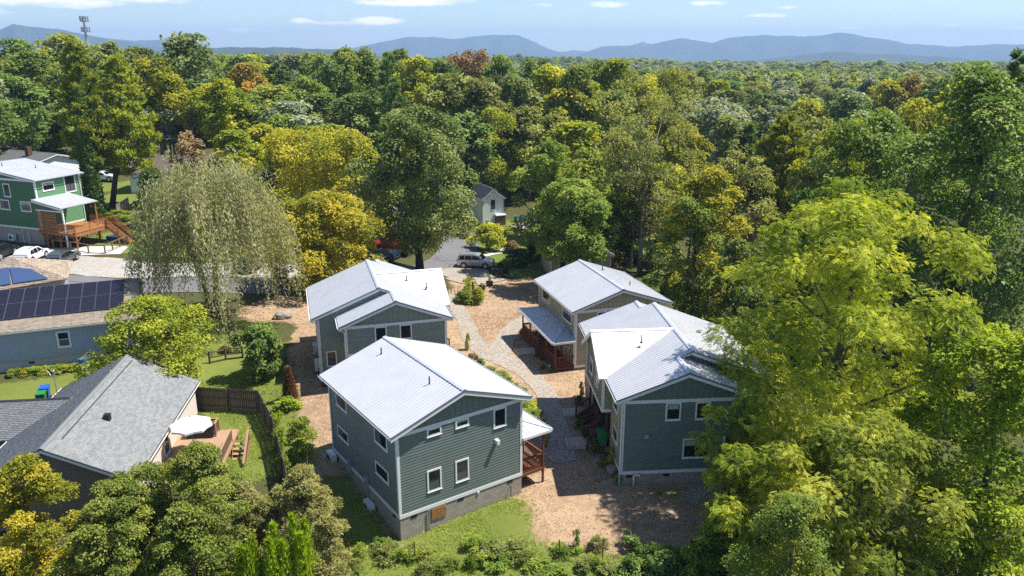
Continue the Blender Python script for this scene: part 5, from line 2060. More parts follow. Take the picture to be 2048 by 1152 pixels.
def trunk_mesh(name, rng, H, zb, r0, clumps, mat, n_limb=9, top=.8, lean=(0, 0), twigs=0, multi=1, below=.6):
    mb = MB()
    for k in range(multi):
        a0 = rng.random() * 6.28
        off = np.array([math.cos(a0), math.sin(a0)]) * (0 if multi == 1 else .35)
        pts, rad = [], []
        n = 7
        wob = rng.normal(size=(n, 2)) * H * .012
        for i in range(n):
            t = i / (n - 1)
            sp = off * (1 + 5 * t * (1 if multi > 1 else 0))
            pts.append((lean[0] * t + wob[i, 0] * t + sp[0], lean[1] * t + wob[i, 1] * t + sp[1], -below + (H * top + below) * t))
            rad.append(r0 * (1.35 if i == 0 else 1.0) * (1 - .82 * t) / (1 if multi == 1 else 1.35))
        mb.tube(pts, rad, 8)
        P_ = np.array(pts)
        order = rng.permutation(len(clumps))[:n_limb]
        for j in order:
            c = clumps[j]
            zt = min(max(zb * .55, c[2] - np.hypot(c[0], c[1]) * .75), H * top * .92)
            t = (zt + below) / (H * top + below)
            i = min(int(t * (n - 1)), n - 2)
            f = t * (n - 1) - i
            s = P_[i] * (1 - f) + P_[i + 1] * f
            rs = max(.03, (rad[i] * (1 - f) + rad[i + 1] * f) * .55)
            m1 = s * .55 + c * .45 + np.array([0, 0, -.06 * H * (.3 + rng.random() * .5)]) + rng.normal(size=3) * .15
            mb.tube([s, m1, c], [rs, rs * .6, rs * .22], 5, caps=False)
            for q in range(twigs):
                e2 = c + rng.normal(size=3) * (H * .06)
                mb.tube([m1 * .4 + c * .6, e2], [rs * .3, rs * .06], 4, caps=False)
    return mb.mesh(name, mat, smooth=True)

def put_tree(name, trunk_me, crown_me, loc, label, cat='tree', group=None, rz=0.0, scale=(1, 1, 1), mat=None, crown_name='crown', trunk_label=None):
    e = thing(name, label, cat, loc, rz, group)
    e.scale = scale
    if trunk_me is not None:
        link(bpy.data.objects.new('trunk', trunk_me), e)
    c = link(bpy.data.objects.new(crown_name, crown_me), e)
    if mat is not None:
        c.material_slots[0].link = 'OBJECT'
        c.material_slots[0].material = mat
    return e

def size_at(px, py_top, Y, rpx):
    """world x, top height and radius of a crown read off the photograph at depth Y"""
    x, y, z = at(px, py_top, Y)
    f = Y * math.cos(PITCH) + (CAMZ - z) * math.sin(PITCH)
    return x, z, rpx * f / FPX

def hero(seed, name, label, px, top, rpx, Y, mat, bark='bark', zb=.25, n_clump=34, clump=.28, n_leaf=16000, leaf=(.32, .2), shape='round', group=None, cat='tree', r0=None, n_limb=12, style='leaf', ybase=None, **kw):
    rng = np.random.default_rng(seed)
    x, z, Rr = size_at(px, top, Y, rpx * 1.10)
    g0 = gz(x, Y)
    H = z - g0
    tw = kw.pop('twigs', 0)
    multi = kw.pop('multi', 1)
    topf = kw.pop('topf', .82)
    lean = kw.pop('lean', (0, 0))
    if style == 'leaf':
        n_leaf, leaf = int(n_leaf * 1.35), (leaf[0] * .84, leaf[1] * .84)
    cm, c, rd = crown_mesh('crown', rng, H, H * zb, Rr, MT[mat], n_clump, clump, n_leaf, leaf, shape, style=style, **kw)
    tm = trunk_mesh('trunk', rng, H, H * zb, r0 or H * .022, c, MT[bark], n_limb, topf, lean, tw, multi)
    return put_tree(name, tm, cm, (x, Y, g0), label, cat, group)

# the big trees one can tell apart
hero(1, 'walnut_tree', 'huge lime green walnut tree with feathery leaves overhanging the right end of the green house', 1722, 372, 300, 44.5, 'walnut', 'bark', .10, 135, .14, 26000, (.38, .3), 'broad', style='frond', droop=.3, n_limb=18, flat=.7, up=.5)
hero(2, 'walnut_tree', 'pale green feathery tree at the bottom right, in front of the huge walnut', 1745, 850, 215, 33.5, 'walnut_pale', 'bark', .12, 56, .19, 13000, (.29, .2), 'round', style='frond', droop=.3, n_limb=14, twigs=1, flat=.7, up=.5)
hero(3, 'walnut_tree', 'small walnut with yellow tipped leaves beside the path end at the bottom right', 1535, 895, 125, 35.5, 'walnut', 'bark', .10, 24, .27, 5200, (.38, .3), 'round', style='frond', droop=.5, flat=.75)
hero(4, 'walnut_tree', 'slender young walnut leaning over the stair of the green house', 1490, 810, 85, 40.0, 'walnut', 'bark', .3, 12, .3, 1700, (.42, .3), 'vase', style='frond', droop=.4, flat=.75)
hero(5, 'maple_tree', 'bright green leafy tree cut by the right edge, beside the huge walnut', 2035, 660, 175, 35.0, 'bright', 'bark', .15, 40, .24, 17000, (.26, .19), 'round', droop=.3)
hero(6, 'maple_tree', 'low bright tree in the bottom right corner', 1985, 985, 125, 31.0, 'bright', 'bark', .15, 26, .28, 9000, (.22, .15), 'dome')
hero(7, 'poplar_tree', 'tall glossy dark green tree at the right edge rising above the huge walnut', 1985, 128, 190, 66.0, 'glossy', 'bark', .10, 70, .20, 24000, (.40, .30), 'spindle')
hero(8, 'poplar_tree', 'glossy dark green tree left of the tallest tree at the right edge', 1770, 225, 150, 76.0, 'glossy', 'bark', .12, 46, .22, 14000, (.42, .3), 'round')
hero(9, 'poplar_tree', 'yellow green glossy tree between the pine and the tall right edge tree', 1700, 250, 105, 88.0, 'lime', 'bark', .12, 30, .26, 8000, (.45, .32), 'round')
hero(10, 'oak_tree', 'broad dark oak with big leaves standing behind the sage green house', 828, 214, 128, 93.0, 'oak', 'bark_dark', .20, 90, .165, 30000, (.36, .26), 'round', r0=.48, n_limb=16, tintspread=.5, droop=.4)
hero(11, 'tulip_tree', 'yellow leaved tree reaching down between the road and the sage green house', 645, 388, 122, 83.0, 'tulip', 'bark', .10, 60, .18, 22000, (.32, .24), 'round', droop=.3)
hero(12, 'tulip_tree', 'yellow green tree behind the willow, left of the broad oak', 595, 262, 125, 108.0, 'tulip', 'bark', .10, 40, .24, 13000, (.42, .30), 'round')
hero(13, 'tulip_tree', 'olive yellow tree touching the left side of the broad oak', 690, 262, 88, 102.0, 'tulip', 'bark', .10, 30, .26, 9000, (.42, .30), 'round')
hero(14, 'cherry_tree', 'spreading tree with yellowing leaves in front of the blue grey house', 292, 596, 136, 56.5, 'yellow', 'bark_pale', .20, 64, .15, 9500, (.26, .17), 'dome', n_limb=18, twigs=2, droop=.4, lean=(0, 0), flat=.6)
hero(15, 'maple_tree', 'golden leaved tree in the bottom left corner', 30, 915, 118, 33.0, 'gold', 'bark', .08, 46, .21, 24000, (.15, .10), 'dome', flat=.6)
hero(16, 'holly_tree', 'dark green shrubby tree at the bottom left, beside the golden tree', 235, 950, 118, 33.2, 'bush', 'bark', .03, 130, .135, 34000, (.13, .078), 'dome', up=.5)
hero(17, 'holly_tree', 'dark green shrubby tree in front of the grey shingle roof', 390, 884, 112, 34.0, 'bush', 'bark', .03, 130, .135, 34000, (.13, .075), 'dome', up=.5)
hero(18, 'privet_tree', 'olive brown feathery tree at the shaded corner of the dark green house', 600, 935, 92, 36.5, 'feather', 'bark_pale', .06, 110, .14, 28000, (.17, .06), 'dome', n_limb=26, twigs=3, droop=-.2, up=.6)
hero(19, 'privet_tree', 'olive feathery shrub tree between the dark shrubby tree and the arborvitae', 482, 968, 74, 35.5, 'feather', 'bark_pale', .08, 38, .21, 15000, (.17, .06), 'dome', n_limb=16, twigs=3, droop=-.2, up=.6)
hero(33, 'holly_tree', 'dark green shrub filling the bottom edge, right of the golden tree', 190, 1045, 95, 31.5, 'bush', 'bark', .02, 40, .22, 14000, (.14, .085), 'dome', up=.5)
hero(34, 'holly_tree', 'lighter green shrub at the bottom edge left of the arborvitae', 370, 1010, 100, 32.0, 'bush', 'bark', .02, 44, .22, 16000, (.14, .085), 'dome', up=.5)
hero(35, 'holly_tree', 'dark green shrub between the two tallest shrubby trees by the grey shingle roof', 305, 925, 95, 34.6, 'bush', 'bark', .02, 40, .22, 14000, (.14, .085), 'dome', up=.5)
hero(36, 'privet_tree', 'olive feathery shrub at the bottom edge right of the tallest arborvitae', 655, 1030, 60, 33.5, 'feather', 'bark_pale', .03, 26, .24, 9000, (.17, .06), 'dome', n_limb=16, twigs=3, droop=-.2, up=.6)
hero(20, 'locust_tree', 'tall thin leaved tree with bare grey limbs behind the tan house', 1300, 128, 110, 97.0, 'olive', 'bark_pale', .22, 60, .16, 9000, (.36, .2), 'vase', n_limb=34, twigs=3, topf=.80, r0=.32)
hero(21, 'ash_tree', 'vine hung yellow green tree behind the right of the tan house', 1425, 330, 95, 77.0, 'yellow', 'bark_dark', .05, 50, .20, 9500, (.36, .26), 'spindle', n_limb=22, twigs=2, topf=.95, multi=2)
hero(22, 'ash_tree', 'olive tree with thin limbs right of the tall thin leaved tree', 1480, 300, 85, 88.0, 'olive', 'bark', .12, 36, .22, 7000, (.38, .24), 'round', n_limb=20, twigs=2)
hero(23, 'oak_tree', 'leaning tree with a dark trunk by the lawn beyond the tan house', 1146, 362, 82, 88.0, 'mid', 'bark_dark', .30, 44, .22, 14000, (.36, .26), 'round', lean=(1.5, 0), n_limb=14)
hero(24, 'maple_tree', 'tall green tree right behind the leaning tree by the lawn', 1105, 285, 78, 100.0, 'mid', 'bark', .18, 36, .24, 10000, (.42, .3), 'round')
hero(25, 'crab_apple_tree', 'small round tree alone on the lawn near the silver car', 975, 452, 33, 110.0, 'yellow', 'bark', .28, 18, .30, 3000, (.34, .24), 'dome')
hero(27, 'sapling', 'young green tree with arching branches beside the mulched yard', 520, 655, 52, 58.5, 'deep', 'bark', .08, 22, .28, 4200, (.34, .2), 'vase', droop=.5)
hero(29, 'maple_tree', 'yellow green tree right of the broad oak, by the narrow white house', 985, 215, 58, 158.0, 'yellow', 'bark', .12, 26, .28, 6500, (.45, .34), 'round')
hero(30, 'dogwood_tree', 'small bushy tree under the tall thin leaved tree beside the tan roof', 1385, 395, 66, 74.5, 'mid', 'bark', .05, 26, .26, 6000, (.30, .2), 'round')
hero(31, 'holly_tree', 'dark undergrowth tree between the tan house and the huge walnut', 1480, 470, 62, 68.0, 'deep', 'bark_dark', .05, 26, .28, 6000, (.32, .22), 'round')
hero(32, 'boxelder_tree', 'shaded tree at the bottom right below the path end', 1600, 985, 130, 30.0, 'mid', 'bark', .03, 40, .22, 15000, (.15, .09), 'dome')

def pine_crown(rng, H, zb, Rr, n_bough, n_tuft, mat, tl=.42):
    """tiers of flat boughs carrying upturned needle tufts, with gaps between the tiers"""
    Cs, Ds, cen = [], [], []
    for i in range(n_bough):
        t = (i + .5 * rng.random()) / n_bough
        z = zb + (H - zb) * t
        env = Rr * (1.0 - .85 * t**1.6) * (.6 + .4 * min(1, t * 5))
        ln = env * (.6 + .5 * rng.random())
        a = i * 2.39996 + rng.normal() * .4
        d = np.array([math.cos(a), math.sin(a), .12 + .35 * t])
        m = max(40, int(n_tuft / n_bough * (.4 + 1.2 * (ln / Rr))))
        s = .25 + .75 * np.sqrt(rng.random(m))
        side = np.array([-d[1], d[0], 0])
        wid = ln * .34 * np.sin(np.pi * np.clip(s * .8 + .1, 0, 1))
        p = np.array([0, 0, z]) + d * (ln * s)[:, None] + side * (rng.uniform(-1, 1, m) * wid)[:, None]
        p[:, 2] += rng.normal(size=m) * ln * .05 + np.abs(rng.normal(size=m)) * .12 - .1 * ln * s * s
        Cs.append(p)
        Ds.append(np.repeat(d[None], m, 0))
        cen.append(np.array([0, 0, z]) + d * ln * .8)
    C, D = np.concatenate(Cs), np.concatenate(Ds)
    n = len(C)
    A_ = nrm(D * .6 + np.array([0, 0, .7]) + rng.normal(size=(n, 3)) * .5)
    N = perp(A_, rng)
    sz = .7 + .6 * rng.random(n)
    V1, F1 = leaf_quads(C, A_, N, tl * sz, tl * .30 * sz)
    V2, F2 = leaf_quads(C, nrm(A_ + rng.normal(size=(n, 3)) * .4), np.cross(A_, N), tl * sz, tl * .30 * sz)
    V, F = np.concatenate([V1, V2]), np.concatenate([F1, F2 + len(V1)])
    tt = np.clip(.5 + rng.normal(size=n) * .25, 0, 1)
    return np_mesh('crown', V, F, mat, np.concatenate([np.repeat(tt, 4)] * 2)), cen

def white_pine(seed, label, px, top, rpx, Y, mat='pine', zbf=.30, nb=46, nt=7500, base_px=None, group='tall white pines beside the lawn'):
    rng = np.random.default_rng(seed)
    x, z, Rr = size_at(px, top, Y, rpx)
    g0 = gz(x, Y)
    H = z - g0
    cm, cen = pine_crown(rng, H, H * zbf, Rr, nb, nt, MT[mat], .75)
    mb = MB()
    lean = 0.0
    if base_px is not None:
        xb = at(base_px, 415, Y)[0]
        lean = x - xb
    mb.tube([(-lean, 0, -.6), (-lean * .55, 0, H * .3), (-.1 * lean, 0, H * .6), (0, 0, H * .97)], [.48, .36, .24, .04], 8)
    for c in cen:
        mb.tube([(0, 0, c[2] - .25 * math.hypot(c[0], c[1])), c], [.07, .02], 4, caps=False)
    e = put_tree('pine_tree', mb.mesh('trunk', MT['bark'], True), cm, (x, Y, g0), label, group=None)
    return e
white_pine(101, 'tall white pine with a long bare trunk beside the ivy covered trunk', 150, 92, 62, 113, base_px=178, nb=50)
white_pine(102, 'tall white pine with low lime boughs right of the bare trunked pine', 232, 118, 72, 117, base_px=222, zbf=.22, nb=54)
white_pine(103, 'blue green pine standing in the wood wall above the broad oak', 775, 112, 48, 150, 'pine_blue', .2, 44, 6000)
white_pine(104, 'blue green pine, lower one, left of the reddish tree in the wood wall', 790, 172, 50, 140, 'pine_blue', .2, 40, 5500)
white_pine(105, 'dark pine at the far right edge of the wood', 2040, 110, 40, 80, 'pine_blue', .3, 36, 4500)
white_pine(106, 'dark green hemlock below the tall white pines', 300, 345, 42, 108, 'pine_blue', .02, 40, 5500)

white_pine(107, 'wide pine with a bare trunk behind the huge walnut', 1575, 238, 84, 101, 'pine', .42, 40, 7500)

def ivy_trunk(px, top, base, Y):
    rng = np.random.default_rng(77)
    x, _, z = at(px, top, Y)
    g0 = gz(x, Y)
    H = z - g0
    n = 6500
    t = rng.random(n)
    a = rng.random(n) * 6.28
    rr = (1.25 - .5 * t) * (.75 + .35 * rng.random(n))
    d = np.stack([np.cos(a), np.sin(a), np.zeros(n)], 1)
    C = d * rr[:, None]
    C[:, 2] = t * H
    N = nrm(d + rng.normal(size=(n, 3)) * .4)
    A_ = nrm(perp(N, rng) - np.array([0, 0, .6]))
    V, F = leaf_quads(C, A_, N, np.full(n, .4), np.full(n, .3))
    m = np_mesh('ivy', V, F, MT['deep'], np.repeat(rng.random(n) * .5, 4))
    mb = MB()
    mb.tube([(0, 0, -.5), (.1, 0, H * .5), (0, 0, H * .98)], [.5, .4, .15], 8)
    put_tree('ivy_covered_tree', mb.mesh('trunk', MT['bark_dark'], True), m, (x, Y, g0), 'dark ivy covered tree trunk left of the white pines', crown_name='ivy')
ivy_trunk(152, 170, 418, 111)

def willow(px, top, rpx, Y, base):
    rng = np.random.default_rng(55)
    x, z, Rr = size_at(px, top, Y, rpx)
    g0 = gz(x, Y)
    H = z - g0
    ns = 2900
    a = rng.random(ns) * 6.283
    rho = Rr * np.sqrt(rng.random(ns)) * 1.0
    lob = 1 + .20 * np.sin(a * 5 + 1) + .13 * np.sin(a * 9)
    rho *= lob
    top_z = H * (.60 + .38 * np.sqrt(np.clip(1 - (rho / (Rr * 1.15))**2, 0, 1))) + rng.normal(size=ns) * .9 + 1.1 * np.sin(a * 6 + rho * 1.1)
    ln = (1.5 + 5.2 * rng.random(ns)**1.3) * np.where(rho > Rr * .55, 1.35, 1.0)
    ln = np.minimum(ln, top_z - .8)
    C, T, Az = [], [], []
    tone = rng.random(ns)
    for i in range(ns):
        m = int(ln[i] / .27)
        if m < 3:
            continue
        s = np.arange(m) / m
        out = .8 * (1 - (1 - s)**2)
        p = np.stack([np.cos(a[i]) * (rho[i] + out), np.sin(a[i]) * (rho[i] + out), top_z[i] + .35 * np.sin(s * 3) - ln[i] * s], 1)
        p += rng.normal(size=p.shape) * .07
        C.append(p)
        T.append(np.full(m, tone[i]))
        Az.append(np.full(m, a[i]))
    C, T, Az = np.concatenate(C), np.concatenate(T), np.concatenate(Az)
    n = len(C)
    A_ = nrm(np.stack([np.cos(Az) * .25, np.sin(Az) * .25, -np.ones(n)], 1) + rng.normal(size=(n, 3)) * .55)
    N = perp(A_, rng)
    V, F = leaf_quads(C, A_, N, .36 * (.7 + .6 * rng.random(n)), np.full(n, .10), .1)
    me = np_mesh('crown', V, F, MT['willow'], np.clip(np.repeat(.5 + (T - .5) * .7 + rng.normal(size=n) * .15, 4), 0, 1))
    mb = MB()
    bx = at(base, 655, Y)[0] - x
    for k, (dx, dy) in enumerate(((0.1, 0), (-.9, .3))):
        tp = np.array([bx * .3 + dx * 2.2, dy * 3, H * .55])
        mb.tube([(bx + dx * .7, dy, -.5), (bx * .85 + dx, dy, H * .2), tp], [.42 - .12 * k, .32 - .1 * k, .2], 8)
        for j in range(9):
            aa = rng.random() * 6.28
            rr = Rr * (.4 + .5 * rng.random())
            e_ = np.array([rr * math.cos(aa), rr * math.sin(aa), H * (.66 + .2 * rng.random())])
            mid = (tp + e_) / 2 + np.array([0, 0, H * .10])
            mb.tube([tp - np.array([0, 0, H * .2 * rng.random()]), mid, e_], [.15, .09, .03], 5, caps=False)
    put_tree('willow_tree', mb.mesh('trunk', MT['bark'], True), me, (x, Y, g0), 'large olive weeping willow in front of the gravel parking lot')
willow(408, 350, 124, 70.0, 437)

def arborvitae(loc, H, Rr, label, seed, tips=3):
    rng = np.random.default_rng(seed)
    Cs, Ds = [], []
    for k in range(tips):
        a = k * 2.1 + seed
        off = np.array([math.cos(a), math.sin(a)]) * Rr * (.42 if tips > 1 else 0)
        h = H * (1 if k == 0 else .86 + .1 * rng.random())
        n = 5200 // tips
        t = rng.random(n)**1.15
        r = Rr * (.78 if tips > 1 else 1) * np.where(t < .2, .75 + t * 1.25, (1 - (t - .2) / .8)**.75)
        aa = rng.random(n) * 6.283
        rr = r * (.72 + .3 * rng.random(n)) * (1 + .12 * np.sin(aa * 6 + t * 14))
        Cs.append(np.stack([off[0] + rr * np.cos(aa), off[1] + rr * np.sin(aa), t * h], 1))
        Ds.append(np.stack([np.cos(aa), np.sin(aa), np.full(n, .3)], 1))
    C, D = np.concatenate(Cs), np.concatenate(Ds)
    n = len(C)
    A_ = nrm(D * .35 + np.array([0, 0, 1.0]) + rng.normal(size=(n, 3)) * .28)
    N = nrm(np.cross(A_, np.cross(D, A_)) + rng.normal(size=(n, 3)) * .7)
    V, F = leaf_quads(C, A_, N, .30 * (.6 + .7 * rng.random(n)), np.full(n, .10))
    me = np_mesh('crown', V, F, MT['arbor'], np.clip(np.repeat(.5 + rng.normal(size=n) * .25, 4), 0, 1))
    mb = MB()
    mb.tube([(0, 0, -.3), (0, 0, H * .8)], [.09, .03], 6)
    put_tree('arborvitae', mb.mesh('trunk', MT['bark'], True), me, loc, label, cat='conifer')
for px, ty, Y, Rr, lab, sd in ((492, 1085, 31.4, .72, 'lime green arborvitae, shortest and leftmost of three', 1), (548, 1058, 31.7, .80, 'lime green arborvitae in the middle of three', 2), (597, 1034, 32.2, .72, 'lime green arborvitae, tallest and nearest to the olive tree', 3)):
    x, y, z = at(px, ty, Y)
    arborvitae((x, y, gz(x, y)), z - gz(x, y), Rr, lab, sd)

def browned(loc, H):
    rng = np.random.default_rng(9)
    n = 2600
    t = rng.random(n)
    a = rng.random(n) * 6.28
    r = .5 * (1 - t)**.6 * (.5 + .6 * rng.random(n))
    C = np.stack([r * np.cos(a), r * np.sin(a), t * H], 1)
    A_ = nrm(np.stack([np.cos(a), np.sin(a), np.full(n, 1.1)], 1) + rng.normal(size=(n, 3)) * .3)
    N = perp(A_, rng)
    V, F = leaf_quads(C, A_, N, np.full(n, .24), np.full(n, .07))
    me = np_mesh('crown', V, F, MT['browned'], np.repeat(rng.random(n), 4))
    mb = MB()
    mb.tube([(0, 0, -.2), (0, 0, H * .9)], [.06, .02], 5)
    put_tree('conifer', mb.mesh('trunk', MT['bark'], True), me, loc, 'dead browned conifer shrub at the edge of the mulched yard', cat='conifer')
x, y = P(581, 800)
browned((x, y, gz(x, y)), 2.7)

# shrubs and weeds: a few meshes shared by many plants
SHRUB = {}
def shrub_mesh(kind, seed):
    k = (kind, seed)
    if k not in SHRUB:
        rng = np.random.default_rng(400 + seed)
        if kind == 'round':
            me, c, r = crown_mesh('foliage', rng, 1.0, .08, .6, MT['weed'], 12, .38, 1500, (.13, .085), 'dome', flat=.8, up=.5)
        elif kind == 'thicket':
            me, c, r = crown_mesh('foliage', rng, 1.0, .02, .6, MT['weed'], 22, .27, 5200, (.062, .04), 'dome', flat=.8, up=.5)
        elif kind == 'tall':
            me, c, r = crown_mesh('foliage', rng, 1.0, .05, .52, MT['weed'], 9, .32, 800, (.13, .06), 'vase', flat=.9, up=.4)
        else:
            me, c, r = crown_mesh('foliage', rng, 1.0, .0, .7, MT['weed'], 14, .3, 1100, (.16, .05), 'dome', flat=.9, up=.9, droop=-.7)
        mb = MB()
        for j in range(min(6, len(c))):
            mb.tube([(0, 0, -.12), c[j] * .6, c[j]], [.022, .014, .005], 4, caps=False)
        SHRUB[k] = (me, mb.mesh('stem', MT['bark']))
    return SHRUB[k]

def shrub(px, py, h, w, label, mat='weed', kind='round', seed=0, group=None, xy=None, name='shrub', cat='shrub'):
    if w > 2.4 and kind == 'round':
        kind = 'thicket'
    x, y = xy if xy else P(px, py)
    fo, st = shrub_mesh(kind, seed % 3)
    e = thing(name, label, cat, (x, y, gz(x, y)), (px * .37) % 6.28, group)
    e.scale = (w / 1.2, w / 1.2, h)
    link(bpy.data.objects.new('stem', st), e)
    f = link(bpy.data.objects.new('foliage', fo), e)
    f.material_slots[0].link = 'OBJECT'
    f.material_slots[0].material = MT[mat]
    return e

for px, py, h, w, lab, mat, kind in (
    (928, 606, 1.3, 1.9, 'yellow green bush left of the wooden post by the courtyard', 'weed', 'round'),
    (958, 604, 1.5, 2.0, 'yellow green bush right of the wooden post by the courtyard', 'lime', 'round'),
    (940, 590, 1.9, 1.9, 'taller loose shrub behind the wooden post by the courtyard', 'yellow', 'loose'),
    (605, 880, 1.5, 2.2, 'loose green weed clump on the mulch beside the dark green house', 'weed', 'loose'),
    (600, 912, 1.1, 1.8, 'smaller weed clump in front of the loose green weed clump', 'weed', 'loose'),
    (575, 820, 1.0, 1.8, 'bright leafy vine at the foot of the browned conifer', 'bright', 'round'),
    (552, 870, 1.6, 1.3, 'leafy vine on the wooden fence corner', 'bright', 'tall'),
    (560, 905, 1.8, 1.4, 'leafy vine hanging on the long side of the wooden fence', 'weed', 'tall'),
    (572, 955, 1.5, 1.2, 'thin vine at the near end of the wooden fence', 'weed', 'tall'),
    (935, 700, 1.6, .8, 'young shrub by the porch corner of the sage green house', 'yellow', 'tall'),
    (1018, 770, .6, .9, 'tuft of ornamental grass in the bed beside the striped roof', 'weed', 'loose'),
    (1000, 755, .4, 1.6, 'low weedy planting nearest the junction of the gravel paths', 'olive', 'round'),
    (1038, 788, .45, 1.8, 'low weedy planting in the middle of the bed beside the gravel path', 'olive', 'round'),
    (1060, 815, .5, 1.8, 'low weedy planting at the near end of the bed beside the gravel path', 'yellow', 'round'),
    (1045, 830, .5, 1.2, 'weedy planting close to the striped roof edge', 'olive', 'round'),
    (1092, 893, 1.0, .6, 'thin sapling by the porch railing of the dark green house', 'bright', 'tall'),
    (1219, 940, 1.7, .8, 'leafy shrub in the shade below the green house corner', 'bright', 'tall'),
    (1238, 965, .7, .7, 'dark tuft in front of the stone by the green house corner', 'deep', 'round'),
    (1187, 905, .9, .8, 'potted plant near the wooden step platform', 'weed', 'loose'),
    (1170, 870, .7, .8, 'dark shrub between the two wooden step platforms', 'deep', 'round'),
    (1160, 855, .6, .9, 'dark shrub behind the nearer wooden step platform', 'deep', 'round'),
    (1205, 930, .6, .8, 'dark low plant in the shade left of the green house corner', 'deep', 'round'),
    (1163, 793, 1.2, .7, 'upright plant at the sunlit corner near the cross gable', 'olive', 'tall'),
    (1157, 808, .7, .7, 'dark plant at the shadow edge near the cross gable', 'deep', 'round'),
    (1045, 670, .6, .8, 'small plant at the far corner of the tan house porch', 'olive', 'round'),
    (1075, 712, .5, .5, 'flowering plant beside the tan house walkway', 'orange_leaf', 'round'),
    (1085, 738, .5, .5, 'dark plant along the tan house porch skirt', 'deep', 'round'),
    (1100, 745, .4, .5, 'small plant at the near corner of the tan house porch', 'deep', 'round'),
    (945, 718, .5, 1.0, 'low flowers in the mulch bed beside the gravel path', 'rust_leaf', 'round'),
    (962, 728, .5, .8, 'dark low flowers nearest the striped roof ridge end', 'deep', 'round'),
    (1035, 530, 2.2, 4.6, 'dark rounded shrub on the lawn left of the leaning trunk', 'deep', 'round'),
    (1022, 505, 1.6, 2.2, 'reddish shrub beside the footpath across the lawn', 'rust_leaf', 'round'),
    (1065, 520, 2.4, 3.2, 'dark shrub at the foot of the leaning trunk', 'deep', 'round'),
    (1115, 540, 1.8, 3.0, 'green shrub beside the blue cart', 'mid', 'round'),
    (1215, 548, 1.6, 3.4, 'bare brownish shrub by the pale yellow house steps', 'rust_leaf', 'loose'),
    (1235, 530, 1.6, 3.0, 'brown scrub right of the pale yellow house steps', 'feather', 'loose'),
    (470, 700, .9, 1.6, 'dark shrub inside the low lattice fence', 'deep', 'round'),
    (455, 705, .8, 1.2, 'brown green plant beside the low lattice fence', 'feather', 'round'),
    (925, 470, .9, 5.0, 'tall meadow weeds before the narrow white house', 'olive', 'loose'),
    (1000, 466, .7, 5.0, 'tall grass right before the narrow white house', 'yellow', 'loose'),
    (960, 466, .8, 4.0, 'tall grass in the middle before the narrow white house', 'weed', 'loose'),
    (55, 590, 1.8, 2.0, 'bare branched shrub behind the solar roof', 'olive', 'loose'),
    (90, 585, 1.6, 1.6, 'sparse shrub at the road edge behind the solar roof', 'feather', 'loose'),
    (240, 440, 1.3, 4.0, 'rough grass clump at the bottom of the pine lawn', 'weed', 'loose'),
    (215, 430, 1.1, 3.0, 'rough grass clump beside the cedar stair', 'weed', 'loose')):
    shrub(px, py, h, w, lab, mat, kind, seed=px)
rng = np.random.default_rng(61)
for i in range(30):
    t_ = i / 29
    px, py = 985 + 95 * t_ + rng.normal() * 9, 748 + 105 * t_ + rng.normal() * 6
    mt_, hue_ = (('olive', 'olive'), ('yellow', 'yellow green'), ('rust_leaf', 'brown'), ('weed', 'fresh green'))[i % 4]
    shrub(px, py, .22 + .3 * rng.random(), .5 + .5 * rng.random(), hue_ + ' bed plant beside the gravel path, ' + ('at the near end' if t_ > .66 else 'midway' if t_ > .33 else 'at the far end'), mt_, ('round', 'loose')[i % 2], i, 'small plants in the bed beside the gravel path', name='bed_plant', cat='plant')
shrub(1152, 1100, 1.3, .6, 'small dark upright conifer at the edge of the sunlit mulch', 'deep', 'tall', 1)
for px, py in ((965, 458), (978, 456), (990, 457)):
    shrub(px, py, 1.0, 2.2, 'clump of tall yellow flowers before the narrow white house', 'flower', 'loose', px, 'clumps of tall yellow flowers')

# bottom hedge line of weeds and vines along the wire fence
rng = np.random.default_rng(33)
for i in range(46):
    px = 660 + i * 18 + rng.normal() * 8
    py = 1124 + max(-26, min(30, rng.normal() * 20))
    if px > 1500:
        continue
    m = ['weed', 'weed', 'mid', 'weed', 'olive', 'olive'][rng.integers(6)]
    if px > 1260:
        m = ['deep', 'deep', 'mid', 'glossy'][rng.integers(4)]
    kd = ['round', 'tall', 'loose', 'loose'][rng.integers(4)]
    hue = {'weed': 'fresh green', 'bright': 'bright green', 'deep': 'deep green', 'mid': 'green', 'olive': 'olive', 'glossy': 'glossy dark'}[m]
    shp = {'round': 'bushy weed', 'tall': 'upright weed', 'loose': 'spreading weed'}[kd]
    spot = [nm for lim_, nm in ((760, 'right of the tallest arborvitae'), (860, 'below the near foundation corner'), (960, 'below the plywood door'), (1060, 'below the porch corner'), (1150, 'at the edge of the mulch'), (1260, 'below the sunlit mulch'), (1360, 'in the tree shade'), (9999, 'below the low walnut')) if px < lim_][0]
    shrub(px, py, .3 + .45 * rng.random() + (.5 if px > 1260 else 0), .8 + 1.1 * rng.random(), hue + ' ' + shp + ' by the wire fence ' + spot, m, kd, int(rng.integers(9)), 'weeds along the wire fence at the bottom', name='weed')
for i in range(16):
    px, py = 25 + i * 13.5, 752 - i * 1.2
    shrub(px, py, .55, 1.1, 'low clipped border plant along the blue grey house, number ' .replace('number ', '') + ('by the left frame edge' if i < 4 else 'left of the wall vent' if i < 8 else 'right of the wall vent' if i < 12 else 'next to the blue bin'), 'yellow' if i % 3 else 'weed', 'round', i, 'border plants along the blue grey house', name='border_plant', cat='plant')

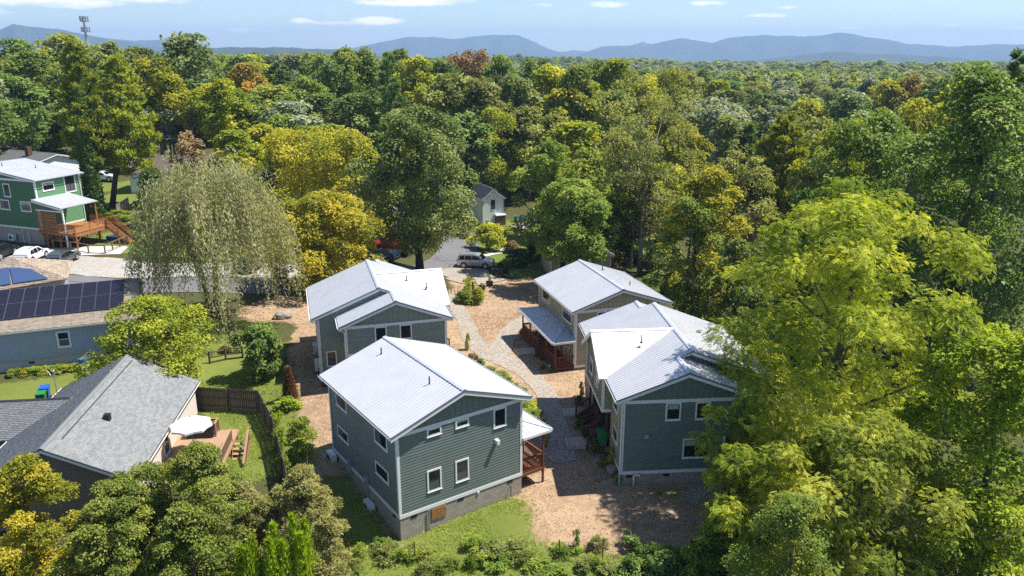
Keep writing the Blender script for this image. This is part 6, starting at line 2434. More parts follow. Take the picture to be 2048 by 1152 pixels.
# the wood behind: shared crowns and trunks, each tree an object
VAR = []
for s in range(9):
    rng = np.random.default_rng(900 + s)
    shp = ['round', 'round', 'spindle', 'round', 'vase', 'round', 'dome', 'round', 'spindle'][s]
    cm, c, rd = crown_mesh('crown', rng, 20, [9, 8, 5, 9, 9, 8, 9, 7, 6][s], 5.6, MT['mid'], [34, 28, 30, 40, 26, 30, 34, 24, 36][s], [.27, .3, .28, .24, .3, .28, .26, .33, .26][s], 4600, (.62, .44), shp, tintspread=.5)
    tm = trunk_mesh('trunk', rng, 20, 5, .36, c, MT['bark_pale' if s in (3, 7) else 'bark'], 10, .85)
    VAR.append((tm, cm))
PV = []
for s in range(2):
    rng = np.random.default_rng(950 + s)
    cm, cen = pine_crown(rng, 22, 5, 4.2, 40, 3200, MT['pine_blue'], 1.0)
    mb = MB()
    mb.tube([(0, 0, -.6), (0, 0, 21)], [.36, .05], 7)
    PV.append((mb.mesh('trunk', MT['bark_dark'], True), cm))

WOODLAB = {'mid': 'green leafed tree standing in the wood', 'deep': 'deep green tree standing in the wood', 'oak': 'dark oak crown standing in the wood', 'olive': 'olive brown tree standing in the wood', 'yellow': 'yellow green tree standing in the wood',
           'lime': 'lime green tree standing in the wood', 'silver': 'silvery green tree standing in the wood', 'rust_leaf': 'reddish brown tree in the wood', 'orange_leaf': 'orange tinged tree in the wood', 'pine_blue': 'blue green pine standing in the wood'}
placed = []
def wood_tree(x, y, top_z, Rr, mat, v, label=None):
    g0 = gz(x, y)
    H = top_z - g0
    if mat == 'pine_blue':
        tm, cm = PV[v % 2]
        sc = (Rr / 4.2, Rr / 4.2, H / 22)
        name = 'pine_tree'
    else:
        tm, cm = VAR[v % 9]
        sc = (Rr / 5.0, Rr / 5.0, H / 20)
        name = 'oak_tree' if mat in ('oak', 'deep') else 'maple_tree' if mat in ('yellow', 'orange_leaf', 'lime') else 'poplar_tree' if mat in ('mid', 'silver') else 'hickory_tree'
    placed.append((x, y, Rr))
    f_ = y * math.cos(PITCH) + (CAMZ - top_z) * math.sin(PITCH)
    px = 1024 + FPX * x / f_
    where = [nm for lim_, nm in ((110, 'the bright green house'), (270, 'the tall white pines'), (470, 'the willow'), (690, 'the yellow tulip tree'), (900, 'the broad oak'), (1040, 'the narrow white house'), (1190, 'the leaning tree'), (1370, 'the tall thin leaved tree'), (1520, 'the vine hung ash'), (1660, 'the wide pine'), (1850, 'the huge walnut'), (99999, 'the glossy right edge tree')) if px < lim_][0]
    row = 'just' if y < 140 else 'a little way' if y < 185 else 'far' if y < 245 else 'very far'
    lab = label or WOODLAB[mat].replace(' standing in the wood', '').replace(' in the wood', '') + (', tall,' if H > 20 else '') + ' in the wood ' + row + ' behind ' + where
    return put_tree(name, tm, cm, (x, y, g0), lab, group=None if label else 'trees in the wood behind ' + where, rz=(x * 1.7 + y * .9) % 6.28, scale=sc, mat=MT[mat])

# crowns of the wood wall read off the photograph: centre px, top py, half width px, depth, colour
WOOD = [
    (28, 150, 55, 150, 'deep'), (30, 80, 45, 205, 'deep'), (128, 66, 62, 200, 'mid'), (60, 105, 60, 180, 'mid'), (215, 82, 55, 190, 'olive'), (268, 95, 45, 195, 'olive'), (300, 120, 55, 160, 'lime'), (372, 70, 68, 165, 'oak'), (330, 150, 50, 150, 'lime'),
    (440, 160, 55, 142, 'lime'), (420, 175, 62, 150, 'lime'), (395, 250, 52, 152, 'silver'), (330, 215, 50, 150, 'silver'), (372, 262, 34, 122, 'rust_leaf'), (500, 190, 55, 150, 'deep'), (488, 128, 46, 190, 'orange_leaf'), (540, 172, 60, 160, 'mid'), (575, 205, 66, 145, 'silver'),
    (520, 250, 55, 132, 'lime'), (470, 262, 55, 125, 'lime'), (610, 150, 45, 165, 'deep'), (645, 108, 48, 175, 'oak'), (690, 98, 46, 178, 'mid'), (735, 96, 44, 182, 'deep'), (640, 190, 50, 155, 'oak'), (830, 112, 44, 180, 'lime'), (800, 102, 40, 190, 'mid'),
    (875, 118, 42, 185, 'deep'), (938, 102, 46, 205, 'rust_leaf'), (1000, 112, 38, 195, 'deep'), (900, 150, 62, 168, 'olive'), (960, 160, 60, 165, 'olive'), (1030, 150, 55, 170, 'oak'), (1065, 122, 44, 185, 'deep'), (1105, 130, 55, 175, 'yellow'),
    (1150, 135, 48, 172, 'mid'), (1195, 124, 44, 185, 'mid'), (1235, 122, 46, 180, 'lime'), (1130, 170, 60, 152, 'yellow'), (1180, 165, 55, 155, 'yellow'), (1060, 215, 58, 145, 'olive'), (1110, 232, 56, 138, 'olive'), (1160, 230, 55, 140, 'olive'),
    (990, 235, 44, 168, 'lime'), (1240, 185, 55, 150, 'olive'), (1300, 150, 50, 165, 'yellow'), (1340, 140, 50, 175, 'olive'), (1375, 175, 52, 160, 'olive'), (1430, 200, 60, 150, 'silver'), (1370, 250, 58, 122, 'yellow'), (1455, 230, 55, 128, 'olive'), (1235, 260, 58, 118, 'olive'),
    (1500, 250, 50, 130, 'pine_blue'), (1550, 215, 62, 160, 'silver'), (1640, 240, 55, 118, 'olive'), (1540, 190, 62, 185, 'oak'), (1620, 200, 52, 175, 'lime'), (1700, 190, 62, 170, 'oak'), (1580, 300, 55, 105, 'olive'), (1500, 330, 50, 100, 'rust_leaf'),
    (1780, 160, 40, 230, 'yellow'), (1830, 155, 40, 230, 'orange_leaf'), (1880, 160, 55, 190, 'oak'), (1920, 170, 60, 150, 'lime'), (1860, 200, 60, 120, 'lime'), (2010, 190, 70, 110, 'deep'), (1640, 330, 50, 90, 'olive'),
    (20, 195, 55, 165, 'deep'), (75, 225, 52, 168, 'lime'), (20, 240, 45, 166, 'silver'), (100, 232, 44, 166, 'yellow'), (130, 200, 48, 165, 'mid'), (-40, 180, 60, 135, 'deep'), (-60, 110, 70, 160, 'mid'), (270, 180, 50, 160, 'mid'), (205, 170, 45, 150, 'deep'),
    (880, 270, 50, 150, 'oak'), (760, 260, 50, 122, 'deep'), (620, 255, 46, 130, 'lime'), (665, 250, 48, 132, 'lime'), (700, 190, 60, 150, 'oak'), (1175, 300, 52, 108, 'mid'), (1210, 380, 48, 98, 'mid'),
    (560, 230, 40, 140, 'mid'), (1330, 330, 50, 105, 'yellow'), (1270, 350, 50, 100, 'olive')]
rng = np.random.default_rng(5)
for k, (px, top, rp, Y, mat) in enumerate(WOOD):
    x, z, Rr = size_at(px, top, Y, rp)
    if -4 < x < 16 and 139 < Y < 158:      # keep the narrow white house clear and in the sun
        Y = 163 + (k % 4) * 4
        x, z, Rr = size_at(px, top, Y, rp)
    lab = None
    if (px, top) == (372, 70):
        lab = 'tall dark oak standing above the tree line left of the distant ridge'
    elif (px, top) == (938, 102):
        lab = 'reddish brown crown on the skyline of the middle wood'
    elif (px, top) == (488, 128):
        lab = 'orange tinged tree below the flat white building'
    elif (px, top) == (128, 66):
        lab = 'tree on the left skyline below the cell tower'
    wood_tree(x, Y, z, Rr, mat, k * 4 + int(rng.integers(3)), lab)

CLEAR = [(-62, 128, 14), (-48, 140, 13), (-44, 134, 9), (-3, 148, 8), (-2, 132, 9), (-80, 136, 14), (-60, 105, 14), (-8, 115, 9), (-40, 108, 10), (10, 97, 8)]
palette = ['mid', 'deep', 'oak', 'olive', 'mid', 'silver', 'yellow', 'olive', 'oak', 'lime', 'deep', 'mid', 'pine_blue']
tries = n_ok = 0
while n_ok < 150 and tries < 9000:
    tries += 1
    y = 118 + 205 * rng.random()**.8
    x = rng.uniform(-.74, .74) * y
    if any((x - a)**2 + (y - b)**2 < c * c for a, b, c in CLEAR) or (y < 155 and -8 < x * 146 / y < 3) or (139 < y < 158 and -4 < x < 16) or (y < 150 and -.58 * y < x < -.29 * y and y > 118):
        continue
    Rr = 4.8 + 3.0 * rng.random()
    if any((x - a)**2 + (y - b)**2 < (.62 * (Rr + c))**2 for a, b, c in placed):
        continue
    H = 14 + 7 * rng.random() + (3 if x < -60 else 0)
    z = gz(x, y) + H
    lim = 27 - y * math.tan(math.radians(.55)) if x < y * .2 else 27 - y * math.tan(math.radians(2.2 + max(0, .6 * (260 - y) / 100)))
    z = min(z, lim)
    if z - gz(x, y) < 9:
        continue
    wood_tree(x, y, z, Rr, palette[rng.integers(len(palette))], int(rng.integers(9)))
    n_ok += 1

from collections import defaultdict
same = defaultdict(list)
for o in COL.objects:
    if o.parent is None and ' in the wood ' in str(o.get('label', '')):
        same[o['label']].append(o)
ORD = {2: ['left one of two', 'right one of two'], 3: ['left one of three', 'middle one of three', 'right one of three'], 4: ['leftmost of four', 'second from left of four', 'third from left of four', 'rightmost of four']}
for lab_, os_ in same.items():
    if len(os_) in ORD:
        for o, w_ in zip(sorted(os_, key=lambda q: q.location.x / q.location.y), ORD[len(os_)]):
            o['label'] = (lab_ if len((lab_ + ' ' + w_).split()) <= 16 else lab_.replace(' in the wood', '').replace(' a little way', '')) + ', ' + w_

# undergrowth thickets fill the floor of the wood near the houses
rng = np.random.default_rng(12)
spots = [(rng.uniform(15, 40), rng.uniform(50, 110)) for _ in range(40)] + [(rng.uniform(-58, -20), rng.uniform(106, 128)) for _ in range(22)] + [(rng.uniform(8, 34), rng.uniform(24, 38)) for _ in range(14)] + [(rng.uniform(-36, -14), rng.uniform(24, 35)) for _ in range(14)]
for i, (x, y) in enumerate(spots):
    if any((x - a)**2 + (y - b)**2 < c * c * .6 for a, b, c in CLEAR) or (-1 < x < 18 and 62 < y < 76):
        continue
    k_ = .6 if y < 40 else 1
    shrub(int(x * 31) % 628, 0, (1.6 + 2.6 * rng.random()) * k_, (3.0 + 2.4 * rng.random()) * k_ + .1, ['deep green', 'green', 'olive', 'fresh green', 'yellow green'][i % 5] + ' thicket shrub under the trees ' + ('behind the tan house' if i < 40 else 'behind the gravel lot' if i < 62 else 'at the bottom right' if i < 76 else 'at the bottom left'), ['deep', 'mid', 'olive', 'weed', 'yellow'][i % 5], 'round', i, 'thicket shrubs on the floor of the wood', xy=(x, y))

# the far woods: one mass of crowns, instanced
def far_woods():
    hid = bpy.data.collections.new('far crown sources')
    mats = ['mid', 'deep', 'oak', 'olive', 'mid', 'silver', 'yellow', 'deep']
    for k, mt in enumerate(mats):
        rng_ = np.random.default_rng(700 + k)
        cm, c, rd = crown_mesh('far_crown', rng_, 20, 3, 5.6, MT[mt], 22, .33, 1500, (1.15, .9), 'round', tintspread=.6)
        hid.objects.link(bpy.data.objects.new('far_crown', cm))
    rng_ = np.random.default_rng(8)
    pts, scl = [], []
    for (y0, y1, sp) in ((318, 520, 8.2), (520, 900, 10.5), (900, 1700, 15), (1700, 3400, 26)):
        n = int((y1 * y1 - y0 * y0) * .78 / (sp * sp) * 1.05)
        y = np.sqrt(rng_.uniform(y0 * y0, y1 * y1, n))
        x = rng_.uniform(-.78, .78, n) * y
        pts.append(np.stack([x, y, ground_np(x, y) - 1.0], 1))
        s = (sp / 8.2) * (.75 + .55 * rng_.random(n))
        hz = (.68 + .4 * rng_.random(n)) * (1 + .15 * (sp / 8.2 - 1))
        scl.append(np.stack([s, s, hz], 1))
    pts, scl = np.concatenate(pts), np.concatenate(scl)
    topz = pts[:, 2] + 20 * scl[:, 2]
    jit_ = rng_.normal(size=len(pts)) * .14
    lim = np.where(pts[:, 0] < pts[:, 1] * .2, 27 - pts[:, 1] * np.tan(np.radians(.7 + jit_)), 27 - pts[:, 1] * np.tan(np.radians(1.15 + jit_)))
    k = np.clip((lim - pts[:, 2]) / 20, .25, None)
    scl[:, 2] = np.minimum(scl[:, 2], k)
    me = bpy.data.meshes.new('far_woods')
    me.vertices.add(len(pts))
    me.vertices.foreach_set('co', pts.astype(np.float32).ravel())
    a = me.attributes.new('scl', 'FLOAT_VECTOR', 'POINT')
    a.data.foreach_set('vector', scl.astype(np.float32).ravel())
    a = me.attributes.new('rot', 'FLOAT_VECTOR', 'POINT')
    rr = np.zeros((len(pts), 3), np.float32)
    rr[:, 2] = rng_.random(len(pts)) * 6.283
    a.data.foreach_set('vector', rr.ravel())
    a = me.attributes.new('pick', 'INT', 'POINT')
    a.data.foreach_set('value', rng_.integers(0, len(mats), len(pts)).astype(np.int32))
    o = tag(link(bpy.data.objects.new('far_woods', me)), label='far off wood reading as one mass of crowns down the valley', cat='woods', kind='stuff')
    ng = bpy.data.node_groups.new('scatter crowns', 'GeometryNodeTree')
    ng.interface.new_socket('Geometry', in_out='INPUT', socket_type='NodeSocketGeometry')
    ng.interface.new_socket('Geometry', in_out='OUTPUT', socket_type='NodeSocketGeometry')
    gi, go = ng.nodes.new('NodeGroupInput'), ng.nodes.new('NodeGroupOutput')
    ci = ng.nodes.new('GeometryNodeCollectionInfo')
    ci.inputs['Collection'].default_value = hid
    ci.inputs['Separate Children'].default_value = True
    ci.inputs['Reset Children'].default_value = True
    ip = ng.nodes.new('GeometryNodeInstanceOnPoints')
    ip.inputs['Pick Instance'].default_value = True

    def na(nm, ty):
        n = ng.nodes.new('GeometryNodeInputNamedAttribute')
        n.data_type = ty
        n.inputs['Name'].default_value = nm
        return n.outputs['Attribute']
    L = ng.links.new
    L(gi.outputs[0], ip.inputs['Points'])
    L(ci.outputs[0], ip.inputs['Instance'])
    L(na('pick', 'INT'), ip.inputs['Instance Index'])
    L(na('rot', 'FLOAT_VECTOR'), ip.inputs['Rotation'])
    L(na('scl', 'FLOAT_VECTOR'), ip.inputs['Scale'])
    L(ip.outputs[0], go.inputs[0])
    md = o.modifiers.new('scatter', 'NODES')
    md.node_group = ng
far_woods()

# grass tufts standing on the near lawns
def tufts():
    rng_ = np.random.default_rng(19)
    n = 60000
    x = rng_.uniform(-26, 14, n)
    y = rng_.uniform(31, 58, n)
    g = np.zeros(n, bool)
    jx, jy = x + rng_.normal(size=n) * .55, y + rng_.normal(size=n) * .55
    for pl in GRASS:
        g |= in_poly(jx, jy, pl)
    s_ = np.zeros(n, bool)
    for pl in STRAW:
        s_ |= in_poly(x, y, pl)
    patch = np.sin(x * 1.3 + 1.1 * np.sin(y * .9)) + np.sin(y * 1.7 + x * .6) + rng_.normal(size=n) * .5
    keep = g & (patch > -.7) & ~(s_ & (patch < .2))
    x, y = x[keep], y[keep]
    z = ground_np(x, y)
    k = 3
    C = np.repeat(np.stack([x, y, z], 1), k, 0) + rng_.normal(size=(len(x) * k, 3)) * np.array([.07, .07, 0])
    m = len(C)
    A_ = nrm(np.stack([rng_.normal(size=m) * .7, rng_.normal(size=m) * .7, np.ones(m)], 1))
    N = perp(A_, rng_)
    V, F = leaf_quads(C, A_, N, .10 + .14 * rng_.random(m), np.full(m, .035), .1)
    me = np_mesh('grass', V, F, MT['blade'], np.clip(np.repeat(.5 + rng_.normal(size=m) * .25, 4), 0, 1))
    tag(link(bpy.data.objects.new('grass', me)), label='short green grass tufts on the near lawns', cat='grass', kind='stuff')
tufts()

# straw, chips and dead leaves lying on the mulched yards
def mulch():
    rng_ = np.random.default_rng(29)
    n = 260000
    x = rng_.uniform(-27, 18, n)
    y = rng_.uniform(32, 88, n)
    s_ = np.zeros(n, bool)
    for pl in STRAW:
        s_ |= in_poly(x, y, pl)
    clump = np.sin(x * .8 + 1.3 * np.sin(y * .5)) * np.sin(y * .9 + x * .35) + rng_.normal(size=n) * .7
    jx, jy = x + rng_.normal(size=n) * .7, y + rng_.normal(size=n) * .7
    for pl in GRASS:
        s_ &= ~in_poly(jx, jy, pl)
    keep = s_ & (clump > -.35)
    x, y, clump = x[keep], y[keep], clump[keep]
    z = ground_np(x, y) + .012
    m = len(x)
    N = nrm(np.stack([rng_.normal(size=m) * .3, rng_.normal(size=m) * .3, np.ones(m)], 1))
    A_ = perp(N, rng_)
    sz = .03 + .055 * rng_.random(m)**2 + y * .0005
    V, F = leaf_quads(np.stack([x, y, z], 1), A_, N, sz * 1.5, sz * .7, .05)
    tn = np.clip(.45 + .22 * np.sin(x * .5 + y * .33) + rng_.normal(size=m) * .3, 0, 1)
    me = np_mesh('mulch', V, F, MT['chips'], np.repeat(tn, 4))
    tag(link(bpy.data.objects.new('mulch', me)), label='loose straw, wood chips and dead leaves on the yards', cat='mulch', kind='stuff')
mulch()

# ------------------------------------------------------------------ hills
def ridge(prof, D, depth, base, seed, amp, step=2):
    rng_ = np.random.default_rng(seed)
    px = np.arange(prof[0][0], prof[-1][0] + .1, step)
    py = np.interp(px, [p[0] for p in prof], [p[1] for p in prof])
    az = np.arctan2((px - 1024) / FPX, math.cos(PITCH) + (576 - py) / FPX * math.sin(PITCH))
    el = np.arctan((576 - py) / np.sqrt(FPX**2 + (px - 1024)**2)) - PITCH * np.cos(np.arctan((px - 1024) / FPX))
    up = np.array([ray(a, b) for a, b in zip(px, py)])
    hd = np.hypot(up[:, 0], up[:, 1])
    top = CAMZ + D * up[:, 2] / hd
    n = len(px)
    rough = np.zeros(n)
    for f, a in ((9, 1), (23, .5), (57, .3), (131, .2), (301, .12)):
        rough += a * np.sin(np.arange(n) / n * f * 6.283 * n / 500 + rng_.random() * 6.28)
    top = top + rough * amp
    rows, m = [], 12
    for j in range(m + 1):
        t = j / m
        s = t * 2 - 1
        h = 1 - abs(s)**1.15 if j not in (0, m) else 0
        fold = np.sin(np.arange(n) * .21 * 500 / max(n, 500) + t * 4 + seed) * .10 + np.sin(np.arange(n) * .07 + t * 7 + seed) * .12
        z = base + (top - base) * np.clip(h * (1 + fold * (1 - h) * 4.0), 0, 1)
        r = D + s * depth / 2
        rows.append(np.stack([np.sin(az) * r, np.cos(az) * r, z], 1))
    V = np.concatenate(rows)
    i0 = (np.arange(m)[:, None] * n + np.arange(n - 1)[None, :]).ravel()
    F = np.stack([i0, i0 + 1, i0 + n + 1, i0 + n], 1)
    tag(link(bpy.data.objects.new('hills', np_mesh('hills', V, F, MT['mountain'], smooth=True))), kind='structure')
ridge([(-500, 55), (-200, 58), (0, 60), (24, 49), (60, 53), (116, 58), (170, 70), (300, 92), (420, 108)], 6500, 900, -80, 1, 2)
ridge([(-500, 70), (-200, 62), (0, 61), (41, 61), (90, 71), (147, 65), (191, 73), (240, 79), (273, 82), (335, 78), (350, 90), (420, 112)], 8800, 1700, -80, 2, 3)
ridge([(330, 128), (380, 105), (417, 96), (513, 94), (632, 97), (700, 101), (780, 115), (860, 128)], 3900, 900, -62, 3, 2.0)
ridge([(560, 125), (640, 108), (717, 94), (760, 84), (819, 74), (866, 75), (905, 78), (930, 76), (960, 71), (990, 69), (1037, 71), (1069, 84), (1104, 99.6), (1147, 111), (1200, 124), (1260, 140)], 8600, 1500, -80, 4, 3)
ridge([(780, 90), (840, 76), (866, 73), (905, 78), (960, 96), (1123, 103), (1150, 101), (1180, 103), (1240, 98), (1285, 84), (1310, 90), (1400, 110)], 9900, 1000, -80, 5, 2.5)
ridge([(1060, 130), (1120, 116), (1158, 109), (1205, 92), (1248, 92), (1303, 88), (1340, 80), (1366, 77), (1424, 85), (1457, 76), (1526, 69), (1560, 72), (1610, 73), (1650, 69), (1683, 65), (1730, 73), (1775, 78.5), (1811, 88), (1870, 89.5), (1913, 96), (1935, 91), (2048, 89), (2300, 80), (2600, 95)], 8200, 1800, -80, 6, 3)
ridge([(1380, 132), (1482, 122), (1560, 116), (1629, 106), (1683, 103), (1760, 108), (1848, 111), (1950, 119), (2048, 124), (2300, 118), (2600, 125)], 5200, 1100, -78, 7, 2.5)
ridge([(1800, 100), (1900, 94), (1990, 88), (2080, 92), (2300, 100)], 9900, 1000, -80, 8, 2.5)

# ------------------------------------------------------------------ cars
def car(kind, label, loc, rz, paint_m, group=None):
    t = thing('parked_car' if kind != 'pickup' else 'pickup_truck', label, 'car' if kind != 'pickup' else 'pickup truck', loc, rz, group)
    if kind == 'suv':
        L, W, belt = 4.85, 1.97, 1.12
        out = [(.10, .32), (.0, .48), (.0, .75), (.05, 1.05), (.13, 1.40), (.30, 1.70), (.55, 1.79), (1.6, 1.82), (2.6, 1.80), (2.95, 1.74), (3.62, 1.16), (3.75, 1.12), (4.45, 1.04), (4.72, .95), (4.83, .72), (4.85, .50), (4.74, .30)]
        wins = [[(.42, 1.16), (.50, 1.60), (1.02, 1.64), (1.06, 1.16)], [(1.16, 1.16), (1.14, 1.64), (2.0, 1.65), (2.02, 1.16)], [(2.12, 1.16), (2.10, 1.65), (2.72, 1.63), (3.30, 1.18)]]
        ws, rw = ((3.03, 1.68), (3.60, 1.19)), ((.15, 1.42), (.28, 1.66))
        wx, wr = (.95, 3.88), .37
    elif kind == 'crossover':
        L, W, belt = 4.55, 1.87, 1.02
        out = [(.10, .32), (.0, .48), (.0, .78), (.07, 1.02), (.42, 1.42), (.72, 1.60), (1.5, 1.66), (2.3, 1.65), (2.7, 1.56), (3.40, 1.10), (3.5, 1.06), (4.2, .95), (4.42, .82), (4.53, .62), (4.55, .45), (4.45, .28)]
        wins = [[(.75, 1.12), (.95, 1.46), (1.35, 1.52), (1.40, 1.07)], [(1.5, 1.06), (1.46, 1.53), (2.12, 1.54), (2.16, 1.05)], [(2.26, 1.05), (2.22, 1.54), (2.55, 1.50), (3.12, 1.10)]]
        ws, rw = ((2.78, 1.50), (3.38, 1.12)), ((.14, 1.10), (.62, 1.52))
        wx, wr = (.86, 3.64), .36
    elif kind == 'wagon':
        L, W, belt = 4.77, 1.84, .95
        out = [(.10, .28), (.0, .42), (.0, .72), (.05, .93), (.34, 1.26), (.60, 1.43), (1.4, 1.51), (2.3, 1.50), (2.75, 1.40), (3.45, 1.0), (3.55, .97), (4.35, .85), (4.62, .72), (4.75, .55), (4.77, .38), (4.66, .24)]
        wins = [[(.62, 1.04), (.82, 1.34), (1.36, 1.39), (1.42, 1.0)], [(1.5, .99), (1.46, 1.40), (2.12, 1.40), (2.16, .99)], [(2.25, .99), (2.2, 1.40), (2.58, 1.37), (3.15, 1.02)]]
        ws, rw = ((2.82, 1.35), (3.43, 1.02)), ((.12, 1.02), (.50, 1.36))
        wx, wr = (.88, 3.72), .33
    else:
        L, W, belt = 5.7, 2.0, 1.18
        out = [(.08, .50), (.0, .62), (.0, 1.16), (.06, 1.2), (2.0, 1.2), (2.05, 1.3), (2.16, 1.78), (2.4, 1.86), (3.3, 1.86), (3.6, 1.76), (4.12, 1.24), (4.25, 1.2), (5.3, 1.14), (5.6, 1.04), (5.7, .85), (5.7, .60), (5.6, .45)]
        wins = [[(2.30, 1.26), (2.34, 1.70), (2.80, 1.73), (2.82, 1.25)], [(2.92, 1.25), (2.90, 1.73), (3.35, 1.71), (3.85, 1.26)]]
        ws, rw = ((3.66, 1.70), (4.10, 1.28)), ((2.10, 1.36), (2.16, 1.72))
        wx, wr = (1.1, 4.55), .42
    top = max(z for _, z in out)
    x0 = -L / 2

    def hw(z):
        if z <= belt:
            return W / 2 * (1 - .05 * max(0, (.55 - z)))
        return W / 2 * (1 - .22 * (z - belt) / (top - belt))
    n = len(out)
    rows = []
    for s, ins in ((-1, .10), (-1, .03), (-1, 0.0), (1, 0.0), (1, .03), (1, .10)):
        cxm, czm = L / 2, .75
        row = []
        for (x, z) in out:
            k = .0 if abs(ins) < 1e-6 else (.045 if ins == .03 else .10)
            edge = {0.0: .86, .03: .965, .10: 1.0}[ins]
            f = {0.0: 0.0, .03: .022, .10: .075}[ins]
            xx = x + (cxm - x) * f * .55
            zz = z + (czm - z) * f * .8
            row.append((x0 + xx, s * hw(z) * edge, zz))
        rows.append(row)
    mb = MB()
    base = []
    for row in rows:
        base.append(len(mb.v))
        mb.v += row
    for r in range(5):
        for i in range(n - 1):
            mb.f.append((base[r] + i, base[r] + i + 1, base[r+1] + i + 1, base[r+1] + i))
            mb.m.append(0)
        mb.f.append((base[r] + n - 1, base[r], base[r+1], base[r+1] + n - 1))
        mb.m.append(0)
    mb.f.append(tuple(base[0] + i for i in range(n)))
    mb.f.append(tuple(base[5] + i for i in range(n - 1, -1, -1)))
    mb.m += [0, 0]
    body = mb.build('body', paint_m, t)
    for s in (-1, 1):
        for w_ in wins:
            m = MB()
            m.poly([(x0 + x, s * (hw(z) * (1.0) + .004), z) for x, z in (w_ if s < 0 else w_[::-1])])
            m.build('side_window', MT['car_glass'], t)
        for xw in wx:
            m = MB()
            m.lathe([(wr + .09, 0), (wr + .09, .005)], (x0 + xw, s * (W / 2 + .001) - (.005 if s > 0 else 0), wr + .02), 20, 'y')
            m.build('wheel_arch', MT['black'], t)
        m = MB()
        m.box(x0 + wx[0] + wr + .05, s * (W / 2 - .04), .24, x0 + wx[1] - wr - .05, s * (W / 2 + .012), .36)
        m.build('sill', MT['black'], t)
        m = MB()
        mx = wins[-1][3][0] - .12
        m.box(x0 + mx, s * (W / 2 - .03), belt + .02, x0 + mx + .12, s * (W / 2 + .18), belt + .17)
        m.build('mirror', paint_m, t)
        m = MB()
        for dx in [w_[3][0] - .22 for w_ in wins[-2:]]:
            m.box(x0 + dx - .1, s * (W / 2 - .01), belt - .13, x0 + dx + .08, s * (W / 2 + .02), belt - .10)
        m.build('door_handle', MT['iron'], t)
        for xw in wx:
            m = MB()
            y0 = s * (W / 2 - .20)
            m.lathe([(wr * .6, -.10), (wr * .95, -.11), (wr, -.07), (wr, .07), (wr * .95, .11), (wr * .6, .10)], (x0 + xw, s * (W / 2 - .09), wr), 20, 'y')
            ty = m.build('wheel', MT['black'], t)
            m = MB()
            m.lathe([(wr * .66, 0), (wr * .66, .012), (wr * .15, .02)], (x0 + xw, s * (W / 2 + .024) - (.02 if s > 0 else 0), wr), 16, 'y')
            for k in range(5):
                a = k * 1.2566
                yb = s * (W / 2 + .05)
                m.bar((x0 + xw, yb, wr), (x0 + xw + math.cos(a) * wr * .62, yb, wr + math.sin(a) * wr * .62), .02, .06)
            m.build('rim', MT['alu'], ty)

    def slope_panel(nm, a, b, mat, inset=.10):
        m = MB()
        (xa, za), (xb, zb) = a, b
        dx, dz = xb - xa, zb - za
        l = math.hypot(dx, dz)
        nx, nz = (dz / l, -dx / l)
        if nx * (1 if xa > L / 2 else -1) < 0:
            nx, nz = -nx, -nz
        o = .012
        m.poly([(x0 + xa + nx * o, -hw(za) + inset + .06, za + nz * o), (x0 + xb + nx * o, -hw(zb) + inset, zb + nz * o), (x0 + xb + nx * o, hw(zb) - inset, zb + nz * o), (x0 + xa + nx * o, hw(za) - inset - .06, za + nz * o)])
        m.build(nm, mat, t)
    slope_panel('windshield', ws[0], ws[1], MT['car_glass'])
    slope_panel('rear_window', rw[1], rw[0], MT['car_glass'])
    fz = .66 if kind != 'pickup' else .9
    for s in (-1, 1):
        m = MB()
        m.prism([(x0 + L - .30, s * (W/2 - .02), fz + .12), (x0 + L - .06, s * (W/2 - .30), fz + .10), (x0 + L + .006, s * (W/2 - .32), fz - .03), (x0 + L - .16, s * (W/2 + .006), fz - .03)], (0, 0, .10))
        m.build('headlight', MT['plastic_white'], t)
        m = MB()
        m.box(x0 - .012, s * (W/2 - .34), belt - .20, x0 + .10, s * (W/2 - .03), belt - .03 if kind != 'pickup' else belt - .02)
        m.build('tail_light', MT['tail'], t)
    m = MB()
    m.box(x0 + L - .05, -W/2 + .34, fz - .15, x0 + L + .012, W/2 - .34, fz + .06)
    m.build('grille', MT['black'], t)
    m = MB()
    m.box(x0 - .03, -W/2 + .12, .32, x0 + .1, W/2 - .12, .52)
    m.box(x0 + L - .1, -W/2 + .15, .28, x0 + L + .02, W/2 - .15, .42)
    m.build('bumper', MT['black'], t)
    m = MB()
    m.box(x0 - .045, -.26, .60, x0 - .006, .26, .73)
    m.build('number_plate', MT['plastic_white'], t)
    if kind == 'pickup':
        m = MB()
        m.box(x0 + .12, -W/2 + .16, 1.19, x0 + 1.95, W/2 - .16, 1.215)
        m.build('cargo_bed', MT['black'], t)
    elif kind != 'x':
        m = MB()
        for s in (-1, 1):
            m.bar((x0 + .9, s * W * .34, top + .05), (x0 + 2.4, s * W * .34, top + .05), .035, .035)
            for xx in (.95, 2.35):
                m.box(x0 + xx - .03, s * W * .34 - .02, top - .06, x0 + xx + .03, s * W * .34 + .02, top + .035)
        m.build('roof_rail', MT['black'], t)
    return t
MT['tail'] = paint('red tail lamp', (.45, .02, .02), .25, .03)
def car_paint(name, c, metal=.3):
    t = NT(name)
    b = t.pbr(c, .28, metal, .5)
    b.inputs['Coat Weight'].default_value = .6
    b.inputs['Coat Roughness'].default_value = .08
    return t.mat
CP = {k: car_paint(k + ' car paint', c, m) for k, c, m in (('silver', (.42, .44, .47), .5), ('white', (.72, .73, .75), 0), ('grey', (.10, .115, .13), .4), ('black', (.022, .025, .035), .2), ('red', (.35, .015, .02), .1), ('navy', (.03, .05, .12), .3))}

